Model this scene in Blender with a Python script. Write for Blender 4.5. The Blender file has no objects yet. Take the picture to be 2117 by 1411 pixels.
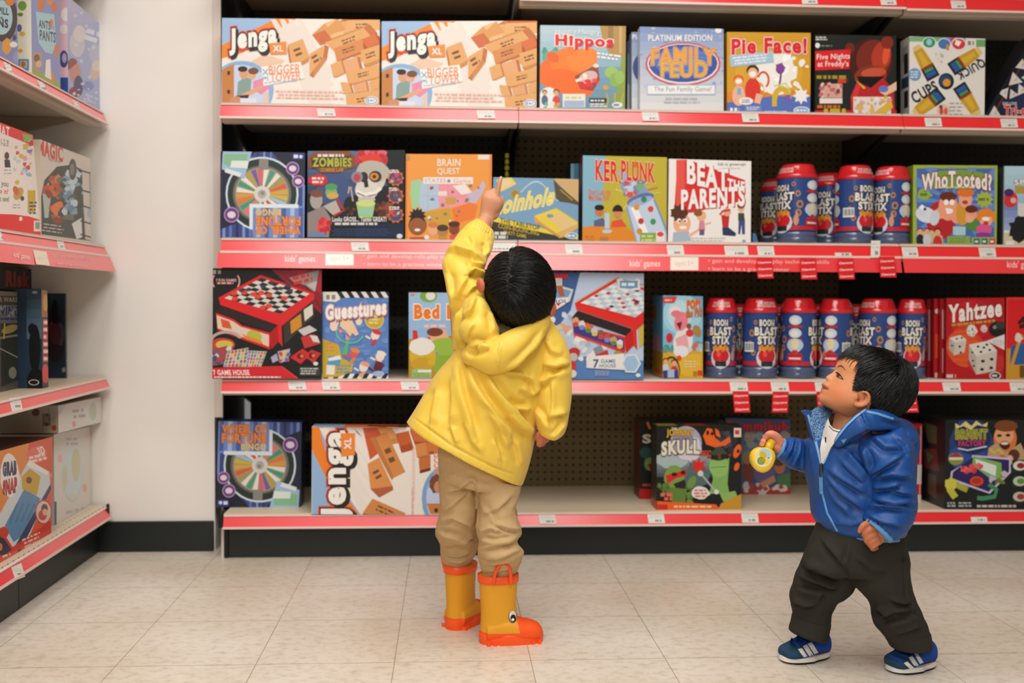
import bpy, bmesh, math, random
import numpy as np
from mathutils import Vector, Matrix, noise
from mathutils.geometry import tessellate_polygon
random.seed(7)
scene = bpy.context.scene
COL = scene.collection

# ------------------------------------------------------------------ camera
IMG_W, IMG_H = 2117, 1411
FPX = 2168.1
CAM_H = 0.80
YAW, PITCH, ROLL = 0.0602186, 0.0390252, 0.0057152
def cam_axes():
    fw = np.array([math.sin(YAW)*math.cos(PITCH), math.cos(YAW)*math.cos(PITCH), -math.sin(PITCH)])
    r0 = np.array([math.cos(YAW), -math.sin(YAW), 0.0]); u0 = np.cross(r0, fw)
    r = r0*math.cos(ROLL)+u0*math.sin(ROLL); u = -r0*math.sin(ROLL)+u0*math.cos(ROLL)
    return r, u, fw
RR, UU, FF = cam_axes()
EYE = np.array([0.0, 0.0, CAM_H])
cam_data = bpy.data.cameras.new('camera')
cam_data.sensor_width = 36.0
cam_data.lens = FPX/IMG_W*36.0
cam_data.clip_start = 0.02
cam_data.clip_end = 60
cam_data.dof.use_dof = True
cam_data.dof.focus_distance = 2.33
cam_data.dof.aperture_fstop = 2.7
cam = bpy.data.objects.new('camera', cam_data)
COL.objects.link(cam)
cam.matrix_world = Matrix(((RR[0], UU[0], -FF[0], 0), (RR[1], UU[1], -FF[1], 0), (RR[2], UU[2], -FF[2], CAM_H), (0, 0, 0, 1)))
scene.camera = cam

# ------------------------------------------------------------------ world, lamps, exposure
world = bpy.data.worlds.new('world'); scene.world = world
world.use_nodes = True
wb = world.node_tree.nodes['Background']
wb.inputs['Color'].default_value = (1.0, 0.99, 0.965, 1)
wb.inputs['Strength'].default_value = 0.2
def area(name, loc, sx, sy, power, color=(1.0, 0.99, 0.965)):
    d = bpy.data.lights.new(name, 'AREA'); d.shape = 'RECTANGLE'
    d.size, d.size_y, d.energy, d.color = sx, sy, power, color
    o = bpy.data.objects.new(name, d); COL.objects.link(o)
    o.location = loc          # area lamps shine down their own -Z
    return o
area('fluorescent_and_fill_lamp', (0.42, 0.75, 2.88), 1.25, 3.4, 74)
area('fluorescent_and_fill_lamp', (-0.8, 1.2, 2.88), 0.4, 2.6, 22)
area('fluorescent_and_fill_lamp', (-1.2, -2.6, 2.7), 2.2, 0.6, 140)  # unseen fill added behind the camera for low-angle light into the shelves
scene.view_settings.view_transform = 'Standard'
scene.view_settings.look = 'None'
scene.view_settings.exposure = 0.06
scene.view_settings.gamma = 1.0
scene.view_settings.use_curve_mapping = False

# ------------------------------------------------------------------ pixels to places
CX, CY = 1058.5, 705.5
def ray(x, y):
    return RR*((x-CX)/FPX) - UU*((y-CY)/FPX) + FF
def at_plane(x, y, p, n):
    d = ray(x, y); return EYE + d*(np.dot(np.asarray(p)-EYE, n)/np.dot(d, n))
def at_y(x, y, Y):
    d = ray(x, y); return EYE + d*(Y/d[1])
def at_x(x, y, X):
    d = ray(x, y); return EYE + d*(X/d[0])
def at_z(x, y, Z):
    d = ray(x, y); return EYE + d*((Z-CAM_H)/d[2])
def to_px(V):
    V = np.atleast_2d(V) - EYE
    z = V@FF
    return np.stack([CX+FPX*(V@RR)/z, CY-FPX*(V@UU)/z], 1), z

# ------------------------------------------------------------------ colours and materials
def lin(c):
    c = c/255.0
    return c/12.92 if c <= 0.04045 else ((c+0.055)/1.055)**2.4
def rgb(h):
    h = h.lstrip('#')
    if len(h) == 3: h = ''.join(k*2 for k in h)
    return (lin(int(h[0:2], 16)), lin(int(h[2:4], 16)), lin(int(h[4:6], 16)), 1.0)
def mat(name, color='888888', rough=0.5, spec=0.5, metal=0.0, **kw):
    m = bpy.data.materials.new(name); m.use_nodes = True
    b = m.node_tree.nodes['Principled BSDF']
    b.inputs['Base Color'].default_value = rgb(color) if isinstance(color, str) else color
    b.inputs['Roughness'].default_value = rough
    b.inputs['Specular IOR Level'].default_value = spec
    b.inputs['Metallic'].default_value = metal
    for k, v in kw.items():
        b.inputs[k.replace('_', ' ')].default_value = v
    return m
def nodes(m):
    return m.node_tree.nodes, m.node_tree.links, m.node_tree.nodes['Principled BSDF']
def add_noise_color(m, c1, c2, scale=30, detail=4, lo=0.4, hi=0.6, coord='Object', stretch=(1, 1, 1)):
    n, l, b = nodes(m)
    tc = n.new('ShaderNodeTexCoord'); mp = n.new('ShaderNodeMapping'); mp.inputs['Scale'].default_value = stretch
    nz = n.new('ShaderNodeTexNoise'); nz.inputs['Scale'].default_value = scale; nz.inputs['Detail'].default_value = detail
    cr = n.new('ShaderNodeValToRGB')
    cr.color_ramp.elements[0].position = lo; cr.color_ramp.elements[1].position = hi
    cr.color_ramp.elements[0].color = rgb(c1); cr.color_ramp.elements[1].color = rgb(c2)
    l.new(tc.outputs[coord], mp.inputs['Vector']); l.new(mp.outputs['Vector'], nz.inputs['Vector'])
    l.new(nz.outputs['Fac'], cr.inputs['Fac']); l.new(cr.outputs['Color'], b.inputs['Base Color'])
    return cr
def add_bump(m, scale=200, strength=0.2, dist=0.001, detail=3, coord='Object', stretch=(1, 1, 1)):
    n, l, b = nodes(m)
    tc = n.new('ShaderNodeTexCoord'); mp = n.new('ShaderNodeMapping'); mp.inputs['Scale'].default_value = stretch
    nz = n.new('ShaderNodeTexNoise'); nz.inputs['Scale'].default_value = scale; nz.inputs['Detail'].default_value = detail
    bp = n.new('ShaderNodeBump'); bp.inputs['Strength'].default_value = strength; bp.inputs['Distance'].default_value = dist
    l.new(tc.outputs[coord], mp.inputs['Vector']); l.new(mp.outputs['Vector'], nz.inputs['Vector'])
    l.new(nz.outputs['Fac'], bp.inputs['Height']); l.new(bp.outputs['Normal'], b.inputs['Normal'])
def color_attr(m, name='Col'):
    n, l, b = nodes(m)
    a = n.new('ShaderNodeVertexColor'); a.layer_name = name
    l.new(a.outputs['Color'], b.inputs['Base Color'])
    return a

# ------------------------------------------------------------------ objects
def tag(o, label=None, cat=None, group=None, kind=None):
    if label: o['label'] = label
    if cat: o['category'] = cat
    if group: o['group'] = group
    if kind: o['kind'] = kind
    return o
def put(name, me, m=None, parent=None, smooth=False):
    o = bpy.data.objects.new(name, me); COL.objects.link(o)
    if m is not None and not me.materials:
        for k in (m if isinstance(m, (list, tuple)) else [m]): me.materials.append(k)
    if parent is not None: o.parent = parent; o.matrix_parent_inverse = Matrix.Translation(-parent.location)
    if smooth: me.shade_smooth()
    return o
def empty(name, loc):
    o = bpy.data.objects.new(name, None); COL.objects.link(o); o.location = Vector(loc)
    o.empty_display_size = 0.05
    return o
def mesh_of(name, verts, faces):
    me = bpy.data.meshes.new(name); me.from_pydata([tuple(map(float, v)) for v in verts], [], faces); me.update()
    return me
class MB:
    """collects simple solids into one mesh"""
    def __init__(self): self.v = []; self.f = []
    def add(self, vs, fs):
        k = len(self.v); self.v += [tuple(map(float, v)) for v in vs]; self.f += [tuple(i+k for i in f) for f in fs]
        return self
    def box(self, x0, x1, y0, y1, z0, z1):
        vs = [(x, y, z) for z in (z0, z1) for y in (y0, y1) for x in (x0, x1)]
        return self.add(vs, [(0, 2, 3, 1), (4, 5, 7, 6), (0, 1, 5, 4), (2, 6, 7, 3), (0, 4, 6, 2), (1, 3, 7, 5)])
    def hexa(self, q, r):
        """q: four front corners, r: the matching four back corners"""
        return self.add(list(q)+list(r), [(0, 1, 2, 3), (7, 6, 5, 4), (0, 4, 5, 1), (1, 5, 6, 2), (2, 6, 7, 3), (3, 7, 4, 0)])
    def prism(self, prof, a, b, axis):
        """closed 2-D profile swept from a to b along axis ('x': profile is (y,z), 'y': (x,z))"""
        n = len(prof)
        f3 = (lambda t, p: (t, p[0], p[1])) if axis == 'x' else (lambda t, p: (p[0], t, p[1]))
        vs = [f3(a, p) for p in prof]+[f3(b, p) for p in prof]
        fs = [tuple(range(n)), tuple(range(2*n-1, n-1, -1))]+[(i, n+i, n+(i+1) % n, (i+1) % n) for i in range(n)]
        return self.add(vs, fs)
    def mesh(self, name, fix=True, bevel=0.0):
        me = mesh_of(name, self.v, self.f)
        if fix or bevel:
            bm = bmesh.new(); bm.from_mesh(me)
            if bevel: bmesh.ops.bevel(bm, geom=list(bm.edges), offset=bevel, segments=1, affect='EDGES', clamp_overlap=True)
            bmesh.ops.recalc_face_normals(bm, faces=bm.faces); bm.to_mesh(me); bm.free()
        return me
    def put(self, name, m, parent=None, bevel=0.0):
        return put(name, self.mesh(name, True, bevel), m, parent)
# ------------------------------------------------------------------ the setting
KICK_Y, BACK_Y, WALL_Y = 3.263, 3.70, 3.36
LEFT_X = -1.10
m_floor = mat('floor_vinyl', 'd2c6b4', 0.32, 0.35)
def floor_nodes():
    n, l, b = nodes(m_floor)
    tc = n.new('ShaderNodeTexCoord')
    # tile joints: straight lines every 0.303 m by 0.316 m
    sep = n.new('ShaderNodeSeparateXYZ'); l.new(tc.outputs['Object'], sep.inputs[0])
    def joint(axis, step, off, wid):
        a = n.new('ShaderNodeMath'); a.operation = 'MULTIPLY_ADD'; a.inputs[1].default_value = 1/step; a.inputs[2].default_value = -off/step+50
        l.new(sep.outputs[axis], a.inputs[0])
        f = n.new('ShaderNodeMath'); f.operation = 'FRACT'; l.new(a.outputs[0], f.inputs[0])
        s = n.new('ShaderNodeMath'); s.operation = 'LESS_THAN'; s.inputs[1].default_value = wid/step; l.new(f.outputs[0], s.inputs[0])
        return s
    j1 = joint('X', 0.3022, JX, 0.0017); j2 = joint('Y', 0.316, JY, 0.0022)
    mx = n.new('ShaderNodeMath'); mx.operation = 'MAXIMUM'; l.new(j1.outputs[0], mx.inputs[0]); l.new(j2.outputs[0], mx.inputs[1])
    nz = n.new('ShaderNodeTexNoise'); nz.inputs['Scale'].default_value = 38; nz.inputs['Detail'].default_value = 7; nz.inputs['Roughness'].default_value = 0.7
    mp = n.new('ShaderNodeMapping'); mp.inputs['Scale'].default_value = (1, 1.4, 1); l.new(tc.outputs['Object'], mp.inputs[0]); l.new(mp.outputs[0], nz.inputs['Vector'])
    cr = n.new('ShaderNodeValToRGB'); e = cr.color_ramp.elements
    e[0].position = 0.28; e[0].color = rgb('c8bba8'); e[1].position = 0.52; e[1].color = rgb('e8dfd3')
    l.new(nz.outputs['Fac'], cr.inputs['Fac'])
    nz2 = n.new('ShaderNodeTexNoise'); nz2.inputs['Scale'].default_value = 2.3; nz2.inputs['Detail'].default_value = 3; l.new(tc.outputs['Object'], nz2.inputs['Vector'])
    cr2 = n.new('ShaderNodeValToRGB'); e = cr2.color_ramp.elements
    e[0].position = 0.35; e[0].color = rgb('ece6dc'); e[1].position = 0.7; e[1].color = rgb('ffffff'); l.new(nz2.outputs['Fac'], cr2.inputs['Fac'])
    mu = n.new('ShaderNodeMixRGB'); mu.blend_type = 'MULTIPLY'; mu.inputs['Fac'].default_value = 1; l.new(cr.outputs[0], mu.inputs[1]); l.new(cr2.outputs[0], mu.inputs[2])
    mj = n.new('ShaderNodeMixRGB'); mj.inputs[2].default_value = rgb('75675a'); l.new(mu.outputs[0], mj.inputs[1])
    fac = n.new('ShaderNodeMath'); fac.operation = 'MULTIPLY'; fac.inputs[1].default_value = 0.75; l.new(mx.outputs[0], fac.inputs[0]); l.new(fac.outputs[0], mj.inputs['Fac'])
    l.new(mj.outputs[0], b.inputs['Base Color'])
JX = at_z(847.2, 1153.4, 0)[0]; JY = at_z(900, 1367.5, 0)[1]
floor_nodes()
def struct(name, mb, m, bevel=0.0):
    o = mb.put(name, m, None, bevel); o['kind'] = 'structure'; return o
struct('floor', MB().box(-4, 4.5, -3.5, 4.2, -0.05, 0), m_floor)
m_ceil = mat('ceiling_tile', 'd8d2c8', 0.9, 0.1)
struct('ceiling', MB().box(-4, 4.5, -3.5, 4.2, 2.95, 3.0), m_ceil)
m_wall = mat('wall_paint', 'efe9e2', 0.75, 0.25)
add_bump(m_wall, 350, 0.12, 0.0006)
X_END = at_y(458.5, 400, 3.30)[0]          # left end of the long shelving run
struct('wall_back', MB().box(-1.9, at_y(441, 400, WALL_Y)[0], WALL_Y, WALL_Y+0.1, 0, 2.95), m_wall)
m_black = mat('black_kick_vinyl', '1d2322', 0.42, 0.4)
struct('baseboard_back', MB().box(LEFT_X-0.02, at_y(443, 1100, WALL_Y)[0], WALL_Y-0.012, WALL_Y, 0, at_y(330, 1076, WALL_Y)[2]), m_black, 0.002)

m_steel = mat('shelf_steel', 'd0c2b0', 0.45, 0.4)
m_deck = mat('deck_steel', 'dccbb0', 0.4, 0.4)
m_upright = mat('upright_steel', 'e2d6cc', 0.5, 0.4)
m_under = mat('shelf_lip_steel', 'a89880', 0.5, 0.4)
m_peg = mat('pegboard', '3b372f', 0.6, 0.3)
def peg_nodes(m, base, hole, ax=('X', 'Z'), step=0.0254, r=0.0042):
    n, l, b = nodes(m)
    tc = n.new('ShaderNodeTexCoord'); sep = n.new('ShaderNodeSeparateXYZ'); l.new(tc.outputs['Object'], sep.inputs[0])
    sq = []
    for a in ax:
        k = n.new('ShaderNodeMath'); k.operation = 'MULTIPLY_ADD'; k.inputs[1].default_value = 1/step; k.inputs[2].default_value = 200.0; l.new(sep.outputs[a], k.inputs[0])
        f = n.new('ShaderNodeMath'); f.operation = 'FRACT'; l.new(k.outputs[0], f.inputs[0])
        s = n.new('ShaderNodeMath'); s.operation = 'SUBTRACT'; s.inputs[1].default_value = 0.5; l.new(f.outputs[0], s.inputs[0])
        p = n.new('ShaderNodeMath'); p.operation = 'POWER'; p.inputs[1].default_value = 2; l.new(s.outputs[0], p.inputs[0]); sq.append(p)
    ad = n.new('ShaderNodeMath'); l.new(sq[0].outputs[0], ad.inputs[0]); l.new(sq[1].outputs[0], ad.inputs[1])
    lt = n.new('ShaderNodeMath'); lt.operation = 'LESS_THAN'; lt.inputs[1].default_value = (r/step)**2; l.new(ad.outputs[0], lt.inputs[0])
    mx = n.new('ShaderNodeMixRGB'); mx.inputs[1].default_value = rgb(base); mx.inputs[2].default_value = rgb(hole)
    l.new(lt.outputs[0], mx.inputs['Fac']); l.new(mx.outputs[0], b.inputs['Base Color'])
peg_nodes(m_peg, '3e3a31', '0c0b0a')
m_pegm = mat('lit_pegboard', '766646', 0.6, 0.3); peg_nodes(m_pegm, '766646', '100e0b')
m_pegd = mat('shaded_pegboard', '26241f', 0.6, 0.3); peg_nodes(m_pegd, '26241f', '0a0a09')
m_pegs = (m_peg, m_pegm, m_pegd)  # one pegboard; each bay's light and shade is put into its tone
m_deckholes = mat('slotted_deck_steel', 'b9ac97', 0.4, 0.4)
peg_nodes(m_deckholes, 'd8c8ae', '4a4338', ('X', 'Y'), 0.032, 0.0032)
m_rail = mat('red_price_rail', 'ee1c26', 0.30, 0.6, Coat_Weight=1.0, Coat_Roughness=0.2)
m_railedge = mat('rail_edge_plastic', 'e8cfc6', 0.35, 0.5)
m_clear = mat('sign_red', 'f0444c', 0.3, 0.5, Coat_Weight=0.5, Coat_Roughness=0.25)
m_tag = mat('price_tag_paper', 'dcd8cf', 0.35, 0.5)
m_brk = mat('bracket_brown', '3a342b', 0.5, 0.3)
m_dark = mat('bracket_black', '1a1a18', 0.5, 0.3)
m_print = mat('printed_card', 'ffffff', 0.36, 0.4); color_attr(m_print)
m_printg = mat('printed_film', 'ffffff', 0.3, 0.6, Coat_Weight=1.0, Coat_Roughness=0.2); color_attr(m_printg)

RY0, RY1 = 3.238, 3.224      # price rail: top and bottom leaning out
ROWS = []                    # (rail top z, rail bottom z) of the long run
def zrow(x, yt, yb): return at_y(x, yt, RY0)[2], at_y(x, yb, RY1)[2]
Z0 = zrow(1500, -17, 8); Z1 = zrow(1500, 234, 258); Z2 = zrow(900, 500, 523); Z3 = zrow(1500, 788.5, 810); Z4 = zrow(1500, 1060.5, 1082.5)
SIGN_B = at_y(900, 556, RY1-0.018)[2]
BAYX = [at_y(456, 300, RY0)[0], at_y(1071.5, 300, RY0)[0], at_y(1864, 300, RY0)[0], at_y(1864, 300, RY0)[0]+(at_y(1864, 300, RY0)[0]-at_y(1071.5, 300, RY0)[0])]

def rail_px(o_shelf, ax, x0, x1, zt, zb, y0=RY0, y1=RY1, m=None, name='price_rail'):
    """leaning strip with pale lips along its two edges; ax 'x' runs along X, 'y' runs along Y"""
    mb = MB()
    t = 0.0035
    if ax == 'x':
        mb.prism([(y0, zt), (y1, zb), (y1+t, zb-0.0005), (y0+t, zt-0.0005)], x0, x1, 'x')
    else:
        mb.prism([(y0, zt), (y1, zb), (y1-t, zb-0.0005), (y0-t, zt-0.0005)], x0, x1, 'y')
    o = mb.put(name, m or m_rail, o_shelf)
    lip = MB()
    for (yy, zz, h) in ((y0, zt, 0.005), (y1, zb, 0.0045)):
        s = 1 if ax == 'x' else -1
        if zz == zt: pr = [(yy-s*0.003, zz), (yy+s*0.012, zz+0.004), (yy+s*0.012, zz+0.007), (yy-s*0.003, zz+0.003)]
        else: pr = [(yy-s*0.0045, zz-h), (yy+s*0.004, zz-h), (yy+s*0.004, zz), (yy-s*0.0035, zz+0.002)]
        lip.prism(pr, x0, x1, 'x' if ax == 'x' else 'y')
    lip.put('rail_lip', m_railedge, o_shelf)
    return o

def shelf_x(bay, x0, x1, zt, zb, row):
    top = zt+0.008
    mb = MB()
    mb.prism([(RY0+0.003, top), (BACK_Y-0.004, top), (BACK_Y-0.004, top-0.018), (RY0+0.07, top-0.022), (RY0+0.045, zb-0.012), (RY0+0.010, zb-0.012)], x0+0.003, x1-0.003, 'x')
    s = mb.put('shelf', m_steel, bay)
    rail_px(s, 'x', x0+0.001, x1-0.001, zt, zb)
    for xx in (x0+0.012, x1-0.012):
        MB().prism([(BACK_Y-0.004, top-0.024), (BACK_Y-0.004, top-0.125), (RY0+0.07, top-0.030), (RY0+0.07, top-0.024)], xx-0.004, xx+0.004, 'x').put('bracket', m_brk, s)
    return s, top

bays = []
SHELVES = {}
for k, (lab, grp) in enumerate([('grey metal shelving bay with red price rails ending at the bare beige wall', None),
                                ('middle grey metal shelving bay of the long wall, behind the child in yellow', None),
                                ('grey metal shelving bay at the far end of the wall, behind the toddler in blue', None)]):
    x0, x1 = BAYX[k], BAYX[k+1]
    b = empty('shelving_bay', ((x0+x1)/2, KICK_Y, 0)); tag(b, lab, 'shelving'); bays.append(b)
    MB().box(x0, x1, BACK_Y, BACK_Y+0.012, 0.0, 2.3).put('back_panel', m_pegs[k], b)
    ups = MB()
    MB().box(x1-0.016, x1+0.016, BACK_Y-0.014, BACK_Y-0.001, 0.2, 2.3).put('upright', m_dark, b)
    if k == 0:
        xa, xb = at_y(441.5, 400, WALL_Y)[0], at_y(458.5, 400, WALL_Y)[0]; zc = at_y(450, 862, WALL_Y)[2]
        MB().box(xa, xb, WALL_Y-0.002, BACK_Y+0.012, zc, 2.3).box(xa, xb, 3.45, BACK_Y+0.012, 0.0, zc).put('end_panel', m_upright, b); MB().box(xb, xb+0.003, WALL_Y, BACK_Y, 0.0, 2.3).put('dark_end_plate', m_dark, b)  # thin dark plate added so the bay interior reads dark
    for r, (zt, zb) in enumerate((Z0, Z1, Z2, Z3)):
        if r == 0 and k == 0: zt, zb = zt+0.045, zb+0.045
        if r == 0 and k == 2: zt, zb = zt-0.004, zb-0.004
        SHELVES[k, r] = shelf_x(b, x0, x1, zt, zb, r)
    # base deck and kick plate
    zt, zb = Z4
    top = zt+0.008
    d = MB().prism([(RY0+0.003, top), (BACK_Y-0.004, top), (BACK_Y-0.004, top-0.02), (RY0+0.03, top-0.02), (RY0+0.03, zb-0.004), (RY0+0.010, zb-0.004)], x0+0.003, x1-0.003, 'x').put('base_deck', m_deck, b)
    rail_px(d, 'x', x0+0.004, x1-0.001, zt, zb)
    SHELVES[k, 4] = (d, top)
    MB().box(x0+0.012, x1, KICK_Y, KICK_Y+0.02, 0, zb-0.002).put('kick_plate', m_black, b, 0.002)
    if k == 0:
        MB().box(x0-0.012, x0+0.003, KICK_Y-0.028, KICK_Y+0.03, zb-0.004, zt+0.012).put('end_cap', m_dark, b, 0.003)
        MB().box(x0-0.010, x0-0.002, KICK_Y+0.004, BACK_Y, 0, zb-0.004).put('side_panel', m_upright, b)
        MB().box(x0, x0+0.012, KICK_Y-0.004, KICK_Y+0.05, 0, zb-0.004).put('kick_end', m_dark, b)
TOPZ = [Z0[0]+0.008, Z1[0]+0.008, Z2[0]+0.008, Z3[0]+0.008, Z4[0]+0.008]

# ------------------------------------------------------------------ printing: flat coloured shapes on a face
GLYPH = {}
def glyphs(s, w, base=None):
    b = w if base is None else base
    w = (b+(w-b)*0.55)*0.85
    key = (s, round(w, 4), round(b, 3))
    if key in GLYPH: return GLYPH[key]
    cu = bpy.data.curves.new('lettering', 'FONT'); cu.body = s; cu.offset = w; cu.space_character = 1+3.0*b; cu.resolution_u = 3; cu.size = 1.0
    ob = bpy.data.objects.new('lettering', cu)
    me = bpy.data.meshes.new_from_object(ob)
    v = np.array([p.co[:2] for p in me.vertices]).reshape(-1, 2)
    t = []
    for p in me.polygons:
        q = list(p.vertices)
        t += [(q[0], q[i], q[i+1]) for i in range(1, len(q)-1)]
    bpy.data.meshes.remove(me); bpy.data.objects.remove(ob); bpy.data.curves.remove(cu)
    GLYPH[key] = (v, t)
    return v, t

class Art:
    """shapes given in photograph pixels, laid on the plane through p with normal n (towards the viewer)"""
    STEP = 0.000018
    def __init__(self, p, n, clip=None):
        self.p = np.asarray(p, float); self.n = np.asarray(n, float); self.n = self.n/np.linalg.norm(self.n)
        self.clip = None if clip is None else [np.asarray(c, float) for c in clip]
        self.v = []; self.f = []; self.c = []; self.k = 1
        if self.clip is not None:
            q = self.clip; ar = sum(q[i][0]*q[(i+1) % len(q)][1]-q[(i+1) % len(q)][0]*q[i][1] for i in range(len(q)))
            self.sg = 1 if ar > 0 else -1
    def _cut(self, pts):
        out = pts
        q = self.clip; m = len(q)
        for i in range(m):
            a, b = q[i], q[(i+1) % m]; e = b-a
            def side(p): return self.sg*(e[0]*(p[1]-a[1])-e[1]*(p[0]-a[0]))
            if not out: return out
            res = []; ds = [side(p) for p in out]
            for j in range(len(out)):
                p, r = out[j], out[(j+1) % len(out)]; d, g = ds[j], ds[(j+1) % len(out)]
                if d >= 0: res.append(p)
                if (d >= 0) != (g >= 0): res.append(p+(r-p)*(d/(d-g)))
            out = res
        return out
    def tris(self, pts, faces, col, jit=False):
        pts = np.asarray(pts, float); c = rgb(col) if isinstance(col, str) else col
        off = self.n*(self.STEP*self.k); self.k += 1
        inside = np.ones(len(pts), bool)
        if self.clip is not None:
            q = self.clip; m = len(q)
            for i in range(m):
                a, b = q[i], q[(i+1) % m]; e = b-a
                inside &= self.sg*(e[0]*(pts[:, 1]-a[1])-e[1]*(pts[:, 0]-a[0])) >= 0
        idx = {}
        for fi, f in enumerate(faces):
            if jit: idx = {}; off = self.n*(self.STEP*(self.k-1)+(fi % 8)*1.9e-6)   # heavy lettering laps over itself
            if all(inside[i] for i in f):
                g = []
                for i in f:
                    if i not in idx:
                        idx[i] = len(self.v); self.v.append(at_plane(pts[i][0], pts[i][1], self.p, self.n)+off)
                    g.append(idx[i])
                self.f.append(tuple(g)); self.c.append(c)
            elif self.clip is not None:
                o = self._cut([pts[i] for i in f])
                if len(o) >= 3:
                    k = len(self.v)
                    for p in o: self.v.append(at_plane(p[0], p[1], self.p, self.n)+off)
                    self.f.append(tuple(range(k, k+len(o)))); self.c.append(c)
        return self
    def P(self, pts, col):
        t = tessellate_polygon([[Vector((p[0], p[1], 0)) for p in pts]])
        return self.tris(pts, t, col)
    def R(self, x0, y0, x1, y1, col, rot=0):
        pts = [(x0, y0), (x1, y0), (x1, y1), (x0, y1)]
        if rot: pts = self.rot(pts, (x0+x1)/2, (y0+y1)/2, rot)
        return self.tris(pts, [(0, 1, 2), (0, 2, 3)], col)
    @staticmethod
    def rot(pts, cx, cy, deg):
        a = math.radians(deg); c, s = math.cos(a), math.sin(a)
        return [(cx+(x-cx)*c-(y-cy)*s, cy+(x-cx)*s+(y-cy)*c) for x, y in pts]
    def E(self, cx, cy, rx, ry, col, rot=0, a0=0, a1=360, seg=22, wob=0, seed=0):
        r = random.Random(seed)
        pts = []
        n = max(5, int(seg*(a1-a0)/360))
        for i in range(n+(0 if a1-a0 >= 360 else 1)):
            t = math.radians(a0+(a1-a0)*i/n); q = 1+(r.uniform(-wob, wob) if wob else 0)
            pts.append((cx+rx*q*math.cos(t), cy+ry*q*math.sin(t)))
        if a1-a0 < 360: pts.append((cx, cy))
        if rot: pts = self.rot(pts, cx, cy, rot)
        return self.P(pts, col) if (wob or a1-a0 < 360) else self.tris(pts, [(0, i, i+1) for i in range(1, len(pts)-1)], col)
    def ring(self, cx, cy, rx, ry, w, col, a0=0, a1=360, seg=36):
        pts = []; n = max(4, int(seg*(a1-a0)/360))
        for i in range(n+1):
            t = math.radians(a0+(a1-a0)*i/n)
            pts += [(cx+rx*math.cos(t), cy+ry*math.sin(t)), (cx+(rx-w)*math.cos(t), cy+(ry-w)*math.sin(t))]
        return self.tris(pts, [f for i in range(n) for f in ((2*i, 2*i+1, 2*i+3), (2*i, 2*i+3, 2*i+2))], col)
    def L(self, pts, w, col):
        pts = [np.asarray(p, float) for p in pts]; v = []
        for i, p in enumerate(pts):
            t = pts[min(i+1, len(pts)-1)]-pts[max(i-1, 0)]; t = t/(np.linalg.norm(t)+1e-9); nn = np.array([-t[1], t[0]])*w/2
            v += [p+nn, p-nn]
        return self.tris(v, [f for i in range(len(pts)-1) for f in ((2*i, 2*i+1, 2*i+3), (2*i, 2*i+3, 2*i+2))], col)
    def G(self, x0, y0, x1, y1, c1, c2, n=8, vert=True):
        a, b = np.array(rgb(c1)), np.array(rgb(c2)); k = self.k
        for i in range(n):
            c = tuple(a+(b-a)*((i+0.5)/n)); u, w = i/n, (i+1)/n
            self.k = k
            if vert: self.R(x0, y0+(y1-y0)*u, x1, y0+(y1-y0)*w, c)
            else: self.R(x0+(x1-x0)*u, y0, x0+(x1-x0)*w, y1, c)
        return self
    def T(self, s, x0, y0, x1, y1, col, w=0.02, o=None, ow=0.06, rot=0, arc=0, sl=0, it=0, flip=False, sh=None, o2=None, ow2=0.1):
        """lettering filling the rectangle; o: outline colour, sh: (dx,dy,colour) drop shadow, sl: rise over the width"""
        base, t0 = glyphs(s, w)
        if len(base) == 0: return self
        lo, hi = base.min(0), base.max(0); cx, cy = (x0+x1)/2, (y0+y1)/2
        def place(v, dx=0, dy=0):
            u = (v-(lo+hi)/2)/((hi-lo)/2)
            X = u[:, 0]*(x1-x0)/2; Yv = -u[:, 1]*(y1-y0)/2
            Yv = Yv+arc*(u[:, 0]**2)-sl*u[:, 0]/2; X = X-it*Yv
            if flip: X, Yv = -X, -Yv
            if rot:
                a = math.radians(rot); X, Yv = X*math.cos(a)-Yv*math.sin(a), X*math.sin(a)+Yv*math.cos(a)
            return np.stack([cx+X+dx, cy+Yv+dy], 1)
        if o2: v, t = glyphs(s, w+ow2, w); self.tris(place(v), t, o2, True)
        if sh: v, t = glyphs(s, w+(ow if o else 0), w); self.tris(place(v, sh[0], sh[1]), t, sh[2], True)
        if o: v, t = glyphs(s, w+ow, w); self.tris(place(v), t, o, True)
        self.tris(place(base), t0, col, True)
        return self
    def D(self, x0, y0, x1, y1, rows, col, fill=0.55, seed=1, rot=0, dens=0.8):
        """lines of print too small to read in the photograph"""
        r = random.Random(seed); h = (y1-y0)/rows; pts = []; fs = []
        for i in range(rows):
            x = x0+(x1-x0)*r.uniform(0, 0.06); ya = y0+h*(i+0.5-fill/2); yb = ya+h*fill
            end = x1-(x1-x0)*r.uniform(0, 1-dens)
            while x < end:
                wd = min(r.uniform(0.5, 2.2)*h, end-x); k = len(pts)
                pts += [(x, ya), (x+wd, ya), (x+wd, yb), (x, yb)]; fs += [(k, k+1, k+2), (k, k+2, k+3)]; x += wd+h*0.35
        if rot: pts = self.rot(pts, (x0+x1)/2, (y0+y1)/2, rot)
        return self.tris(pts, fs, col) if pts else self
    def star(self, cx, cy, r1, r2, n, col, rot=0):
        return self.P([(cx+(r1 if i % 2 == 0 else r2)*math.cos(math.pi*i/n+rot), cy+(r1 if i % 2 == 0 else r2)*math.sin(math.pi*i/n+rot)) for i in range(2*n)], col)
    def spots(self, x0, y0, x1, y1, n, rmin, rmax, cols, seed=1, wob=0.25):
        r = random.Random(seed)
        for i in range(n):
            q = r.uniform(rmin, rmax)
            self.E(r.uniform(x0, x1), r.uniform(y0, y1), q, q*r.uniform(0.6, 1.3), r.choice(cols), r.uniform(0, 180), seg=9, wob=wob, seed=r.random())
        return self
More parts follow.
